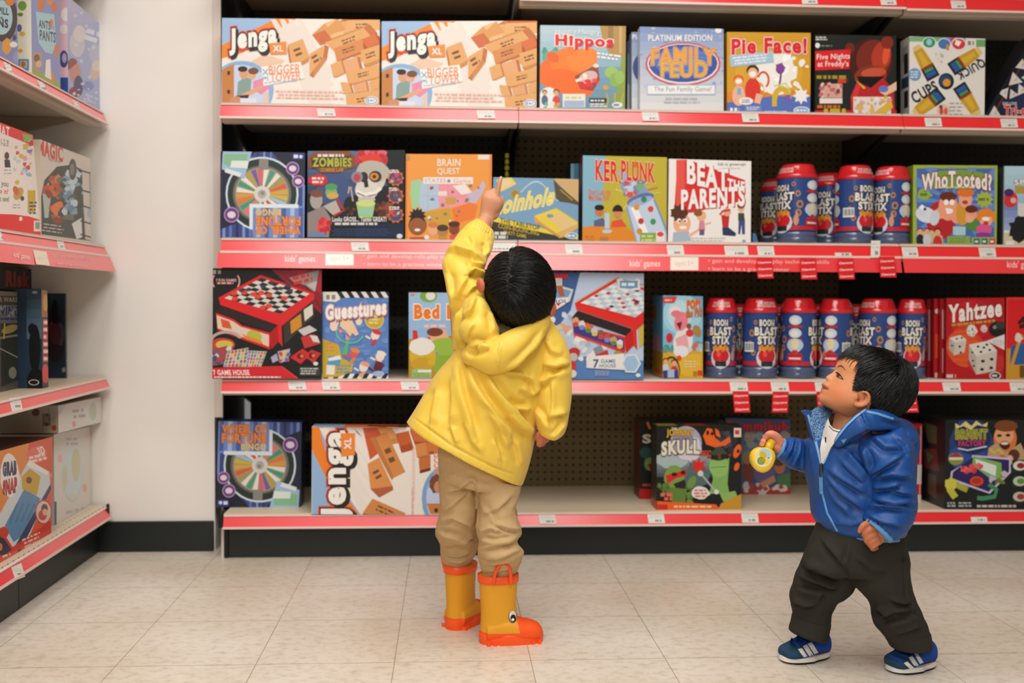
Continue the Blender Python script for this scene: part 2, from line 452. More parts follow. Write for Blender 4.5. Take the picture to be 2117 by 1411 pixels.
    def blk(self, q, d, c=('e0a468', 'c77d43', 'b5602f'), print_=True, seed=0):
        """a wooden block: face q (four corners), extruded by d"""
        q = [np.asarray(p, float) for p in q]; d = np.asarray(d, float)
        self.P([q[0], q[1], q[1]+d, q[0]+d], c[1]); self.P([q[1], q[2], q[2]+d, q[1]+d], c[2])
        self.P([q[2], q[3], q[3]+d, q[2]+d], c[1]); self.P([q[3], q[0], q[0]+d, q[3]+d], c[2])
        self.P(q, c[0])
        if print_:
            m = sum(q)/4; e = (q[1]-q[0]); L_ = np.linalg.norm(e); a = math.degrees(math.atan2(e[1], e[0]))
            wd = min(L_, np.linalg.norm(q[3]-q[0])*2)*0.28; h = np.linalg.norm(q[3]-q[0])*0.22
            self.D(m[0]-wd, m[1]-h, m[0]+wd, m[1]+h, 2, '7a4a24', 0.5, seed, a)
        return self
    def person(self, x, y, s, skin='e8a57c', hair='4a2a1c', top='c83030', legs=None, lean=0):
        """a simple drawn figure: head centre x,y, head radius s"""
        self.E(x+lean*1.5, y+s*3.0, s*1.35, s*2.1, top)
        if legs: self.R(x-s*0.9+lean*2, y+s*4.4, x+s*0.9+lean*2, y+s*8.2, legs)
        self.E(x, y-s*0.35, s*1.08, s*0.95, hair); self.E(x, y+s*0.1, s*0.86, s*0.95, skin)
        return self
    def build(self, name, m, parent=None, solid=None, solid_cols=None):
        """solid: (verts, faces) of the body under the print, one colour per face"""
        v, f, c = list(self.v), list(self.f), list(self.c)
        if solid:
            k = len(v); v += list(solid[0]); f += [tuple(i+k for i in g) for g in solid[1]]; c += [rgb(q) if isinstance(q, str) else q for q in solid_cols]
        me = mesh_of(name, v, f)
        at = me.color_attributes.new('Col', 'FLOAT_COLOR', 'CORNER')
        buf = np.ones((len(me.loops), 4), np.float32); i = 0
        for g, q in zip(f, c):
            buf[i:i+len(g)] = q; i += len(g)
        at.data.foreach_set('color', buf.ravel())
        return put(name, me, m, parent)

def hexsolid(q, r):
    return (list(q)+list(r), [(0, 1, 2, 3), (7, 6, 5, 4), (0, 4, 5, 1), (1, 5, 6, 2), (2, 6, 7, 3), (3, 7, 4, 0)])

# ------------------------------------------------------------------ price tags and shelf signs
def rail_plane(yt, y0=RY0, y1=RY1, x=1300, hh=24):
    a = at_y(x, yt, y0); b = at_y(x, yt+hh, y1)
    return a, np.array([0.0, -(a[2]-b[2]), (y0-y1)])
def price_tag(parent, quad, p, n, seed=1, label=None, big=True):
    """quad: photo corners TL,TR,BR,BL on the plane"""
    n = np.asarray(n, float)/np.linalg.norm(n)
    A = Art(np.asarray(p)+n*0.0011, n)
    q = [at_plane(x, y, np.asarray(p)+n*0.0011, n) for x, y in quad]; r = [k-n*0.0009 for k in q]
    (x0, y0), (x1, y1) = quad[0], quad[2]
    w, h = x1-x0, y1-y0
    A.D(x0+w*0.1, y0+h*0.10, x1-w*0.1, y0+h*0.5, 2, 'c3beb6', 0.45, seed)
    if big: A.D(x0+w*0.42, y0+h*0.58, x1-w*0.12, y0+h*0.88, 1, '8d8984', 0.7, seed+5)
    return A.build('price_tag', m_print, parent, hexsolid(q, r), ['dedad2']*6)
def tags_on(shelf, xs, yt, yb, slope, w=36, X0=1300):
    for i, x in enumerate(xs):
        ww = w if not isinstance(x, tuple) else x[1]; x = x if not isinstance(x, tuple) else x[0]
        dy = slope*(x-X0)
        p, n = rail_plane(yt+dy, x=x, hh=yb-yt)
        price_tag(shelf, [(x-ww/2, yt+dy+0.5), (x+ww/2, yt+dy+0.5), (x+ww/2+3, yb+dy-0.5), (x-ww/2+3, yb+dy-0.5)], p, n, int(x))
S = lambda k, r: SHELVES[k, r][0]
tags_on(S(1, 0), [1672, 1835], -9, 9, 0.014, 32, 1700); tags_on(S(2, 0), [1980], 0, 18, 0.014, 30, 1980)
tags_on(S(0, 1), [673, 1003], 223, 241, 0.013, 36, 673)
tags_on(S(1, 1), [1343, 1550], 231, 250, 0.013, 34, 1343)
tags_on(S(2, 1), [1928, 2085], 243, 262, 0.013, 34, 1928)
tags_on(S(0, 2), [743], 500, 519, 0.011, 36, 743); tags_on(S(0, 2), [(1020, 90)], 501, 519, 0.011, 36, 1020)
tags_on(S(1, 2), [1185, 1395, (1521, 48), 1582, 1741], 506, 528, 0.011, 34, 1395)
tags_on(S(2, 2), [(1880, 32), 2040], 510, 530, 0.006, 34, 1880)
tags_on(S(0, 3), [613, 683, 846], 788, 806, 0.0005, 36, 700); tags_on(S(0, 3), [1030], 788, 807, 0.0, 36, 1030)
tags_on(S(1, 3), [1526, 1611, 1702], 788.5, 809, 0.0015, 36, 1526); tags_on(S(2, 3), [1966, 2105], 789.5, 809, 0.0015, 36, 1966)
tags_on(S(0, 4), [], 1068, 1090, -0.007)
tags_on(S(1, 4), [1130, 1355, 1549], 1062, 1083, -0.0062, 34, 1130); tags_on(S(2, 4), [2022], 1059.5, 1079.5, -0.006, 33, 2022)
# the tall tag standing above the rail by the canisters
p_, n_ = rail_plane(498, x=1810)
price_tag(S(1, 2), [(1801, 497), (1820, 497), (1819, 532), (1800, 532)], p_+n_/np.linalg.norm(n_)*0.001, n_, 3)

SG0, SG1 = RY1-0.002, RY1-0.018
def sign(k, x0, x1, txt):
    """the red strip hanging under the second shelf's rail"""
    zt = Z2[1]-0.001; zb = SIGN_B
    p = np.array([0, SG0, zt]); n = np.array([0, -(zt-zb), (SG0-SG1)]); n = n/np.linalg.norm(n)
    q = [np.array([x0, SG1, zb]), np.array([x1, SG1, zb]), np.array([x1, SG0, zt]), np.array([x0, SG0, zt])]
    A = Art(p, n)
    for t in txt: t(A)
    s = A.build('sign_strip', m_printg, S(k, 2), hexsolid(q, [c+np.array([0, 0.002, 0]) for c in q]), ['ee363c']*6)
    return s
def kg(x, y, dy=0.0115):
    def f(A):
        A.T("kids' games", x, y-9, x+63, y+9, 'f6cfc8', 0.012)
        A.R(x+84, y-15, x+142, y+12, 'f0e2d6'); A.T('ages 5+', x+94, y-7, x+132, y+5, 'f0b0a4', 0.0)
        A.T('• gain and develop role-play technology skills', x+162, y-10, x+412, y+0.5, 'f4b4ae', 0.004, sl=-250*dy)
        A.T('• learn to be a gracious winner', x+162, y+6, x+330, y+16, 'f4b4ae', 0.004, sl=-180*dy)
    return f
sign(0, BAYX[0]-0.006, BAYX[1]-0.001, [kg(589, 536)])
sign(1, BAYX[1]+0.001, BAYX[2]-0.004, [kg(1302, 546)])
sign(2, BAYX[2]+0.004, BAYX[3], [kg(2082, 548, 0.0)])
# ------------------------------------------------------------------ the games on the shelves
def gbox(label, q, Y, depth, cols, art=None, snap=None, side=None, top=None, group=None, name='game_box', cat='board game', skew=0.0):
    """q: photo corners TL,TR,BR,BL of the front; cols: front, sides, top; side/top: more printing"""
    F = [at_y(x, y, Y) for x, y in q]
    if snap is not None:
        z = TOPZ[snap]+0.0006
        for i in (2, 3): F[i][2] = z
    B = [p+np.array([skew, depth, 0]) for p in F]
    cf, cs, ct = cols
    A = Art(F[0], (0, -1, 0), q); extra = []
    if art: art(A)
    if side:
        nrm = np.cross(B[0]-F[0], F[3]-F[0]); nrm = nrm if nrm[0] < 0 else -nrm
        S_ = Art(F[0], nrm); side(S_, lambda u, v: tuple(to_px(F[0]+(B[0]-F[0])*u+(F[3]-F[0])*v)[0][0])); extra.append(S_)
    if top:
        T_ = Art(F[0], (0, 0, 1)); top(T_, lambda u, v: tuple(to_px(F[0]+(F[1]-F[0])*u+(B[0]-F[0])*v)[0][0])); extra.append(T_)
    for e in extra:
        k = len(A.v); A.v += e.v; A.f += [tuple(i+k for i in f) for f in e.f]; A.c += e.c
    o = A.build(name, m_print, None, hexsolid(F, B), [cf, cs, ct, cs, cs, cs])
    tag(o, label, cat, group)
    return o
def warp(q0, q1):
    """carries art drawn for the corners q0 (TL,TR,BR,BL) to the corners q1; returns a point map (bilinear)"""
    (a, b, c, d) = [np.asarray(p, float) for p in q1]; x0, y0 = q0[0]; x1, y1 = q0[2]
    def f(x, y):
        u, v = (x-x0)/(x1-x0), (y-y0)/(y1-y0)
        return tuple(a*(1-u)*(1-v)+b*u*(1-v)+c*u*v+d*(1-u)*v)
    return f
YF = RY0+0.014
PEACH, WOOD = 'f0cfae', ('e3a869', 'cf8a4c', 'c4723a')

# ---- wooden-block tower game (three in view)
def jenga(A, ox=0, oy=0):
    X = lambda pts: [(x+ox, y+oy) for x, y in pts]
    A.R(440+ox, 30+oy, 800+ox, 230+oy, 'f3e9e0')
    A.P(X([(455, 30), (590, 30), (520, 75), (455, 118)]), '9fbfe2')
    A.P(X([(455, 95), (572, 38), (614, 38), (500, 110), (455, 122)]), 'f08a24')
    for i in range(4): A.P(X([(560+i*18, 40), (570+i*18, 40), (690, 215-i*20), (640, 215)]), 'ece0d6')
    A.P(X([(480, 150), (545, 112), (590, 125), (560, 150)]), 'ecc9ad')
    # the falling blocks
    B = lambda q, d, s=0, pr=True, c=WOOD: A.blk(X(q), d, c, pr, s)
    B([(700, 45), (745, 42), (780, 120), (735, 130)], (14, -8), 1, False)
    B([(718, 42), (785, 40), (785, 62), (712, 70)], (10, -10), 2, True, ('e6ae70', 'd0692f', 'd0552a'))
    B([(645, 72), (672, 62), (690, 86), (662, 94)], (26, -24), 3, False, ('cf6c3c', 'ecbb82', 'dc9c58'))
    B([(672, 88), (752, 58), (770, 78), (692, 108)], (12, -8), 4)
    B([(596, 92), (626, 80), (640, 118), (604, 138)], (-2, 10), 5)
    B([(640, 112), (672, 92), (668, 118), (640, 156)], (8, 5), 6)
    B([(690, 100), (750, 80), (752, 105), (696, 126)], (10, 0), 7, True, ('d98d50', 'c0603a', 'b5502a'))
    B([(748, 82), (775, 70), (785, 88), (760, 100)], (8, 4), 8, False, ('d8703c', 'c06030', 'b55028'))
    B([(745, 105), (785, 92), (786, 122), (752, 134)], (4, 6), 9)
    B([(683, 134), (705, 124), (712, 150), (690, 160)], (6, 0), 10, False)
    B([(708, 126), (738, 118), (745, 146), (716, 152)], (6, 0), 11, False, ('e6a878', 'a85a30', 'c0703a'))
    B([(716, 150), (786, 132), (786, 158), (722, 174)], (0, 3), 12)
    B([(704, 170), (722, 172), (728, 192), (710, 194)], (4, 0), 13, False)
    B([(730, 176), (756, 168), (760, 188), (734, 192)], (4, 0), 14, False, ('e3a572', '3a2a1c', 'c08050'))
    B([(762, 170), (785, 160), (786, 182), (766, 188)], (0, 0), 15, False)
    B([(715, 196), (786, 184), (786, 222), (718, 222)], (0, 2), 16)
    # the two players in the round picture
    A.E(500+ox, 186+oy, 66, 60, '8fb6dd'); A.E(498+ox, 188+oy, 58, 54, 'c9d6ee')
    A.P(X([(459, 140), (484, 132), (484, 218), (459, 218)]), 'c98140'); A.R(470+ox, 147+oy, 476+ox, 155+oy, '3c2a18'); A.R(470+ox, 186+oy, 476+ox, 194+oy, '3c2a18')
    A.P(X([(492, 170), (508, 158), (520, 165), (518, 195), (490, 200)]), '86a39a'); A.E(504+ox, 152+oy, 9, 12, 'dca07c'); A.E(502+ox, 143+oy, 10, 6, '2c221c')
    A.P(X([(523, 168), (548, 160), (560, 180), (540, 196), (524, 186)]), 'e58fb0'); A.E(521+ox, 154+oy, 9, 11, 'e2ab88'); A.E(524+ox, 147+oy, 11, 7, '7a4a2c')
    A.P(X([(490, 200), (540, 176), (545, 182), (500, 208)]), 'e2a784'); A.P(X([(488, 198), (515, 196), (512, 208), (488, 206)]), '23211f'); A.E(488+ox, 208+oy, 14, 9, 'cf9067')
    A.R(497+ox, 203+oy, 530+ox, 219+oy, 'dfe0f0'); A.R(545+ox, 190+oy, 556+ox, 219+oy, 'e3c8bc')
    A.ring(500+ox, 188+oy, 66, 62, 5, '8fb6dd', 180, 300)
    A.P(X([(540, 138), (622, 128), (630, 162), (545, 178)]), 'f6efe8')
    A.T('BIGGER', 556+ox, 134+oy, 621+ox, 153+oy, 'ee8a5c', 0.015, sl=4); A.T('TOWER', 559+ox, 150+oy, 622+ox, 167+oy, 'ee8a5c', 0.015, sl=5)
    A.T('3X', 536+ox, 148+oy, 562+ox, 160+oy, '7fb0cf', 0.02, rot=-90); A.D(546+ox, 166+oy, 622+ox, 171+oy, 1, '9fc0d8', 0.5, 3, -5)
    A.D(568+ox, 186+oy, 716+ox, 206+oy, 3, 'f0bfae', 0.5, 4, 1)
    A.T('Jenga', 474+ox, 54+oy, 573+ox, 110+oy, 'f7f2ea', 0.06, '1f1c1a', 0.11, o2='e2452c', ow2=0.2, sl=12, sh=(4, 5, '1f1c1a'))
    A.P(X([(556, 90), (592, 86), (593, 112), (560, 113)]), 'ee9038'); A.T('XL', 564+ox, 94+oy, 586+ox, 107+oy, 'f7efe6', 0.05, 'e0603c', 0.08)
    A.E(768+ox, 208+oy, 14, 9, 'f2ede8'); A.ring(768+ox, 208+oy, 12, 7.5, 2, '6f95c8'); A.D(759+ox, 205+oy, 777+ox, 211+oy, 1, '6f95c8', 0.7, 2)
GB = 'wooden block tower games on the top shelf'
gbox('wide white and orange block tower game, end box of the upper shelf beside the wall', [(459, 37), (785, 41), (784, 219), (458, 217)], YF, 0.20, ('f3e9e0', 'f0e4d8', 'e8b070'), jenga, 1, group=GB)
gbox('wide white and orange tumbling-block tower game standing next to the orange animal game', [(789, 44), (1110, 43), (1109, 223), (789, 220)], YF, 0.20, ('f3e9e0', 'e0b080', 'e8b070'), lambda A: jenga(A, 328, 6), 1, group=GB)

def hippos(A):
    A.G(1110, 50, 1300, 140, 'b9d0dc', '8fb4c6', 5); A.G(1110, 138, 1300, 230, '7fa6bd', '6b93b0', 4)
    A.P([(1240, 52), (1296, 52), (1296, 120), (1262, 118), (1245, 80)], 'b8935a'); A.R(1257, 54, 1268, 100, 'a07c48'); A.R(1280, 54, 1286, 110, 'cfae72')
    A.spots(1118, 105, 1150, 122, 8, 5, 9, ['4f9a84', '5fae94'], 2)
    A.P([(1285, 120), (1293, 110), (1293, 224), (1270, 224)], '93a552')
    # orange rounded creature shape, mouth open on red balls
    A.E(1140, 152, 27, 32, 'f0712e'); A.E(1178, 130, 40, 32, 'f78134'); A.E(1205, 122, 34, 22, 'f88a3c', -18); A.E(1178, 172, 52, 26, 'ef6f2c', 18); A.E(1143, 118, 14, 10, 'e9672a', 30); A.E(1182, 102, 9, 12, 'f07a30')
    A.P([(1188, 158), (1236, 132), (1240, 166), (1226, 188), (1200, 184)], '9a4a3c'); A.E(1216, 160, 20, 13, 'd7b8b4', -20)
    A.spots(1200, 166, 1234, 182, 16, 4, 5.5, ['e23a3c', 'd92f34', 'f0565a'], 4, 0.05)
    A.E(1209, 158, 5, 7, 'f2e6d0', -10); A.E(1232, 136, 6, 4, 'f2e6d0'); A.R(1190, 162, 1204, 168, 'f2e6d0', -20)
    A.E(1264, 150, 14, 12, '9fc56a'); A.E(1272, 166, 12, 15, '8cb65c'); A.E(1281, 160, 10, 14, '9ac066'); A.E(1252, 181, 6, 5, 'd9a23a')
    for i in range(6): A.L([(1246+i*8, 224), (1250+i*7, 205), (1244+i*9, 192)], 3, 'b9b448' if i % 2 else '8fa24a')
    A.E(1134, 212, 22, 32, 'e7ece8'); A.person(1126, 192, 5, top='5a6a8a'); A.person(1150, 192, 6, top='d94a4a'); A.spots(1122, 212, 1156, 222, 8, 3, 4, ['6fb3a0', 'e0a040', 'e8e4d8'], 3)
    A.R(1163, 194, 1210, 222, 'ece7d8'); A.D(1168, 198, 1206, 206, 1, 'd8cf9a', 0.6, 3); A.R(1166, 208, 1208, 221, 'a4b8d8')
    A.R(1218, 203, 1254, 212, '2c2f28'); A.D(1220, 205, 1252, 211, 1, 'e8e4da', 0.6, 4); A.D(1218, 213, 1254, 222, 2, 'e8e4da', 0.6, 5)
    A.E(1276, 217, 11, 6, 'e8e8ea'); A.D(1268, 214, 1284, 220, 1, '6f86b8', 0.7, 5)
    A.T('Hungry Hungry', 1148, 58, 1240, 74, 'e9eef0', 0.01, '8fa4b4', 0.03, arc=3)
    A.T('Hippos', 1148, 73, 1268, 103, 'e02c34', 0.06, 'f7efe6', 0.12, sl=-4)
    A.D(1232, 110, 1286, 124, 2, 'eef0ee', 0.6, 4, 8)
gbox('square game with an orange big-mouthed creature swallowing red balls, upper shelf', [(1117, 52), (1294, 54), (1292, 224), (1116, 223)], YF, 0.07, ('9bbcca', 'c9d2cf', 'b8c8cc'), hippos, 1)
ft = lambda A: (A.R(1290, 100, 1325, 226, '9fb2cc'), A.R(1290, 180, 1325, 230, 'e0e2e4'), A.D(1308, 72, 1322, 80, 1, 'e8ecf2', 0.7))
gbox('thin pale blue game edge peeping out beside the orange creature game', [(1298, 84), (1316, 84), (1315, 226), (1297, 226)], YF+0.085, 0.05, ('8f9fba', 'b4bccb', 'c8ccd4'), lambda A: (A.R(1290, 85, 1320, 110, '55668a'), A.R(1290, 175, 1320, 230, 'd8dadd')), 1)
gbox('pale blue game partly hidden behind the oval-logo quiz show game', [(1306, 66), (1480, 66), (1480, 228), (1306, 228)], YF+0.035, 0.045, ('8fa4c8', 'c3cad6', 'ccd2dc'), lambda A: (A.G(1300, 60, 1340, 230, '7d93bf', 'd9dcdf', 6), A.T('PL', 1307, 71, 1320, 81, 'eef2f8', 0.02), A.E(1340, 140, 32, 36, '3c4c86')), 1)

def feud(A):
    A.G(1320, 50, 1500, 230, '7f97c6', 'e2e1e0', 10)
    r = random.Random(3)
    for i in range(60): A.E(r.uniform(1324, 1495), r.uniform(58, 190), r.uniform(2, 5), r.uniform(1.5, 3), r.choice(['93a9d2', '8298c8', 'a3b5d8', 'b9c4da']), seg=7)
    A.T('PLATINUM EDITION', 1340, 72, 1472, 85, 'f2f1ee', 0.025, '8ea2cc', 0.05)
    A.E(1412, 132, 78, 45, 'd2585a'); A.E(1412, 132, 74, 42, 'e9dcd8'); A.E(1412, 131, 71, 39, '3f5aa8'); A.E(1412, 128, 60, 30, '5c77bf')
    for i in range(5): A.L([(1352+i*4, 110+i*9), (1472-i*4, 110+i*9)], 1.2, '7f96d0')
    A.T('FAMILY', 1346, 98, 1480, 132, 'eaa84e', 0.03, 'c8703c', 0.06, o2='e6d8d4', ow2=0.09, arc=3)
    A.T('FEUD', 1366, 127, 1462, 160, 'e8b04a', 0.03, 'c07a44', 0.06, o2='e6d8d4', ow2=0.09)
    A.R(1337, 175, 1479, 196, 'a9c0dd'); A.R(1339, 177, 1477, 194, 'efeeec'); A.T('The Fun Family Game!', 1352, 179, 1470, 192, '9aa0ac', 0.012)
    A.D(1372, 200, 1454, 215, 2, 'b9bdc6', 0.5, 5); A.E(1485, 63, 7, 6, 'eef0f0')
gbox('silvery blue quiz show game with an oval logo, upper shelf', [(1323, 55), (1496, 60), (1496, 230), (1323, 228)], YF-0.006, 0.04, ('9fb1d3', 'd2d6dc', 'c9d2e2'), feud, 1)

def pieface(A):
    A.R(1500, 60, 1680, 240, 'd79f2c'); A.E(1590, 150, 70, 60, 'dca838'); A.P([(1500, 190), (1680, 185), (1680, 240), (1500, 240)], 'e08a2c')
    A.P([(1503, 212), (1560, 204), (1600, 198), (1676, 200), (1676, 236), (1503, 236)], '5b73bd')
    A.E(1605, 150, 38, 45, 'f4f1ea', wob=0.14, seed=2, seg=28); A.star(1603, 152, 46, 30, 9, 'f4f1ea'); A.spots(1570, 105, 1672, 190, 22, 3, 7, ['f6f3ec', 'ffffff'], 5)
    A.E(1613, 142, 9, 11, '7c3f8e'); A.R(1611, 150, 1615, 178, '7c3f8e', 8); A.star(1613, 140, 12, 7, 5, '84479a')
    A.star(1656, 198, 18, 11, 8, 'f4f2ee'); A.ring(1616, 204, 20, 26, 11, 'd8b336', 180, 360); A.R(1596, 200, 1606, 220, 'd8b336'); A.R(1624, 196, 1634, 208, '8a5ab0'); A.L([(1600, 178), (1625, 172), (1634, 192)], 3, 'd7d86a')
    A.person(1556, 150, 12, 'f0b48c', '3a2a20', 'dd3b30'); A.E(1556, 153, 7, 6, 'f6f2ea'); A.ring(1578, 165, 13, 18, 4, 'dd3b30', 200, 420)
    A.person(1527, 168, 10, 'efa679', 'e5602c', 'efb79a'); A.E(1527, 168, 7, 5, 'f6f2ea'); A.R(1524, 182, 1532, 196, '7fb0d8'); A.R(1561, 194, 1574, 214, 'efb79a', 15)
    A.E(1542, 209, 15, 8, 'f0ebe0'); A.D(1533, 205, 1552, 213, 2, '6a78b0', 0.6, 2); A.D(1508, 222, 1532, 231, 1, 'f0efec', 0.8, 2); A.R(1540, 218, 1574, 230, '7488c8'); A.D(1543, 220, 1570, 228, 2, 'dfe4f2', 0.5, 4)
    A.E(1657, 228, 17, 8, 'e6ebf4'); A.E(1657, 228, 14.5, 6, '7fa0d4'); A.D(1645, 225, 1669, 231, 1, 'eef2f8', 0.7, 4)
    A.D(1580, 228, 1634, 233, 1, 'c9d4ee', 0.5, 3)
    A.R(1509, 110, 1599, 134, 'a7c8dd', -6); A.D(1514, 113, 1595, 131, 3, 'eef4f6', 0.45, 3, -6)
    A.T('Pie Face!', 1512, 77, 1668, 111, 'e02632', 0.05, 'f3e4dc', 0.085, sl=2, arc=2, o2='a02c24', ow2=0.1)
gbox('golden yellow and blue game with splashing white cream, upper shelf', [(1503, 66), (1676, 68), (1675, 234), (1503, 232)], YF, 0.07, ('d79f2c', 'c08c28', 'b78526'), pieface, 1)

def nights(A):
    A.R(1680, 68, 1858, 245, '1f2320'); A.R(1683, 228, 1858, 242, 'd2202a')
    A.E(1800, 128, 46, 48, '4a1a16'); A.E(1806, 122, 36, 40, '7a2a1e', 10); A.E(1822, 116, 20, 30, 'b43c26', 12); A.E(1832, 112, 7, 22, 'e05a34', 10)
    A.E(1800, 156, 34, 20, '8a3622', -6); A.E(1806, 150, 26, 10, 'c9543a', -6); A.E(1757, 100, 10, 12, '6e2a20'); A.E(1834, 88, 13, 13, '8a2c20')
    A.P([(1772, 158), (1828, 158), (1822, 180), (1780, 180)], '140f0e'); A.P([(1758, 200), (1772, 168), (1800, 182), (1826, 160), (1848, 190), (1850, 236), (1760, 236)], 'b9262a'); A.L([(1764, 206), (1776, 174)], 10, 'd8363a')
    A.R(1764, 200, 1842, 236, 'e8d8d6'); A.spots(1766, 202, 1842, 234, 40, 2, 6, ['f2e6e4', '8e9cc8', 'd9b84a', 'd8a0a0', 'e6c9c6', 'd9ba58'], 6)
    A.P([(1806, 234), (1842, 206), (1846, 222), (1824, 240)], 'd8b440'); A.P([(1818, 190), (1854, 168), (1854, 186), (1830, 198)], 'e6bfa4'); A.E(1826, 184, 10, 7, '6a78c0')
    A.P([(1767, 164), (1790, 182), (1785, 184)], 'd6b840')
    A.P([(1683, 106), (1758, 102), (1756, 142), (1684, 146)], 'db2229')
    A.T('Five Nights', 1688, 111, 1757, 126, 'f1ddd6', 0.02, sl=2); A.T('at Freddy’s', 1690, 126, 1754, 141, 'f1ddd6', 0.02, sl=1)
    A.D(1686, 75, 1710, 84, 2, 'd8d4d0', 0.6, 3); A.E(1690, 94, 5, 5.5, 'e8e8e4'); A.D(1697, 92, 1723, 98, 1, '7a7c78', 0.5, 3)
    A.D(1687, 155, 1750, 164, 1, 'a8902c', 0.8, 4); A.D(1731, 163, 1756, 172, 1, 'd8402a', 0.9, 5)
    A.R(1696, 173, 1741, 202, 'd8a49a'); A.spots(1697, 174, 1740, 200, 22, 3, 6, ['c06a62', 'e8cac2', '8a3a34', 'e3b4aa'], 8); A.R(1694, 203, 1741, 214, 'eadfda')
    A.D(1688, 217, 1740, 224, 1, 'cc6a30', 0.9, 7); A.D(1702, 224, 1762, 236, 1, 'bfae34', 0.9, 8)
gbox('black and red game with a large dark red toy head, upper shelf', [(1685, 71), (1853, 74), (1853, 240), (1685, 236)], YF, 0.07, ('1f2320', '20211f', '2a2a28'), nights, 1)

def quick(A):
    A.R(1860, 70, 2045, 250, 'e3ddd8')
    A.R(1880, 76, 1950, 86, '7fb07c'); A.R(2018, 82, 2038, 97, '6fa56c'); A.R(1950, 78, 1996, 90, '6a8cb8'); A.R(1966, 78, 1990, 90, 'c03c3c')
    A.E(1921, 88, 14, 12, 'e8eee6'); A.E(1921, 88, 12.5, 10.5, '2f9460'); A.E(1952, 91, 14, 12, 'e8e8ee'); A.E(1952, 91, 12.5, 10.5, '4c76b4'); A.E(1982, 90, 15, 13, 'eee2e0'); A.E(1982, 91, 13.5, 11, 'd33a3c')
    A.P([(1976, 82), (1988, 86), (1982, 96), (1974, 92)], 'f0eae6'); A.E(1921, 87, 6, 7, '9cc8dc'); A.R(1956, 92, 1962, 104, 'd08a3c')
    def cup(p, q, w):
        p, q = np.array(p, float), np.array(q, float); d = (q-p); nn = np.array([-d[1], d[0]])/np.linalg.norm(d)
        def seg(a, b, w0, w1, c): A.P([p+d*a+nn*w0, p+d*b+nn*w1, p+d*b-nn*w1, p+d*a-nn*w0], c)
        seg(0, 0.20, w*0.55, w*0.78, 'd9c078'); seg(0.12, 0.64, w*0.76, w, 'c79a2a'); seg(0.2, 0.6, w*0.3, w*0.45, 'd6ac3c')
        seg(0.62, 1, w*1.02, w*1.05, '23261f'); seg(0.64, 0.68, w, w, 'b8282c'); seg(0.70, 0.78, w*0.7, w*0.7, '3a9a62'); seg(0.8, 0.93, w*0.75, w*0.75, '2f58a4')
    cup((1893, 95), (1930, 162), 14); cup((2027, 103), (1966, 144), 14); cup((1890, 236), (1946, 192), 15); cup((2021, 238), (1982, 176), 14)
    A.E(1956, 168, 16, 17, '1d2022'); A.E(1955, 167, 12, 13, '2a4a6c'); A.E(1957, 171, 8, 8, 'd8952c')
    A.T('QUICK', 1974, 131, 2038, 153, '24252a', 0.035, rot=151); A.T('CUPS', 1882, 178, 1940, 203, '24252a', 0.035, rot=-29)
    A.E(1891, 154, 13, 13, '6f98c4'); A.D(1882, 146, 1900, 162, 3, 'd9e4f0', 0.5, 3)
    A.E(1950, 228, 14, 13, 'e6bfa8'); A.E(1946, 230, 4, 8, 'c04a3c'); A.E(1955, 230, 4, 8, 'd65a4a'); A.E(1945, 221, 4, 4, '6a4634'); A.D(1961, 210, 1994, 240, 4, 'a8a098', 0.35, 6); A.D(2000, 84, 2016, 94, 1, '8a857e', 0.8, 2)
    A.spots(1934, 108, 1950, 132, 9, 1.5, 2.5, ['d8b060', '9cc0a0', 'd89a8c', '9ab4d4'], 5)
gbox('white game with four yellow cups crossed around a black ball, upper shelf', [(1880, 75), (2037, 80), (2035, 245), (1880, 243)], YF, 0.065, ('e3ddd8', 'a8a29e', 'c8c2bc'), quick, 1,
     side=lambda A, P: (A.P([P(0.2, 0.1), P(0.8, 0.1), P(0.8, 0.3), P(0.2, 0.3)], '8a8480'), A.P([P(0.15, 0.2), P(0.6, 0.2), P(0.6, 0.46), P(0.15, 0.46)], '20201f'), A.P([P(0.1, 0.5), P(0.9, 0.5), P(0.9, 0.64), P(0.1, 0.64)], '24384c'), A.P([P(0.15, 0.68), P(0.6, 0.68), P(0.6, 0.9), P(0.15, 0.9)], '20201f')))

def tri():
    F = [at_y(x, y, YF+0.005) for x, y in [(2138, 72), (2190, 72), (2190, 246), (2036, 246)]]
    for i in (2, 3): F[i][2] = TOPZ[1]+0.0006
    B = [p+np.array([-0.004, 0.09, 0]) for p in F]
    A = Art(F[0], (0, -1, 0), [(2138, 72), (2190, 72), (2190, 246), (2036, 246)])
    A.R(2020, 60, 2200, 250, '1d2232'); A.P([(2070, 250), (2150, 80), (2200, 80), (2200, 250)], '232c4c')
    A.L([(2036, 246), (2138, 72)], 16, '111318'); A.L([(2046, 250), (2148, 72)], 2, '7a2a30')
    for (x, y, s, a) in ((2098, 165, 17, .3), (2076, 192, 14, 1.2), (2112, 186, 14, .1), (2094, 195, 12, 2.2), (2112, 135, 14, .7), (2056, 234, 16, .5), (2125, 160, 14, 1)):
        A.P([(x+s*math.cos(a+k*2.09), y+s*math.sin(a+k*2.09)) for k in range(3)], 'd8d0c8'); A.spots(x-4, y-4, x+4, y+4, 3, 0.8, 1.2, ['3a3a3a'], 2)
    A.T('DELUXE', 2073, 211, 2102, 217, 'd8d4d0', 0.02); A.T('Tri-ominos', 2076, 218, 2174, 238, 'd8202c', 0.05, 'ded6d0', 0.08); A.D(2076, 238, 2130, 244, 1, 'b0a040', 0.7, 3)
    o = A.build('game_box', m_print, None, hexsolid(F, B), ['1d2232', '14161c', '14161c', '14161c', '14161c', '16181e'])
    tag(o, 'sloping navy game printed with white triangle tiles at the end of the upper shelf', 'board game')
tri()

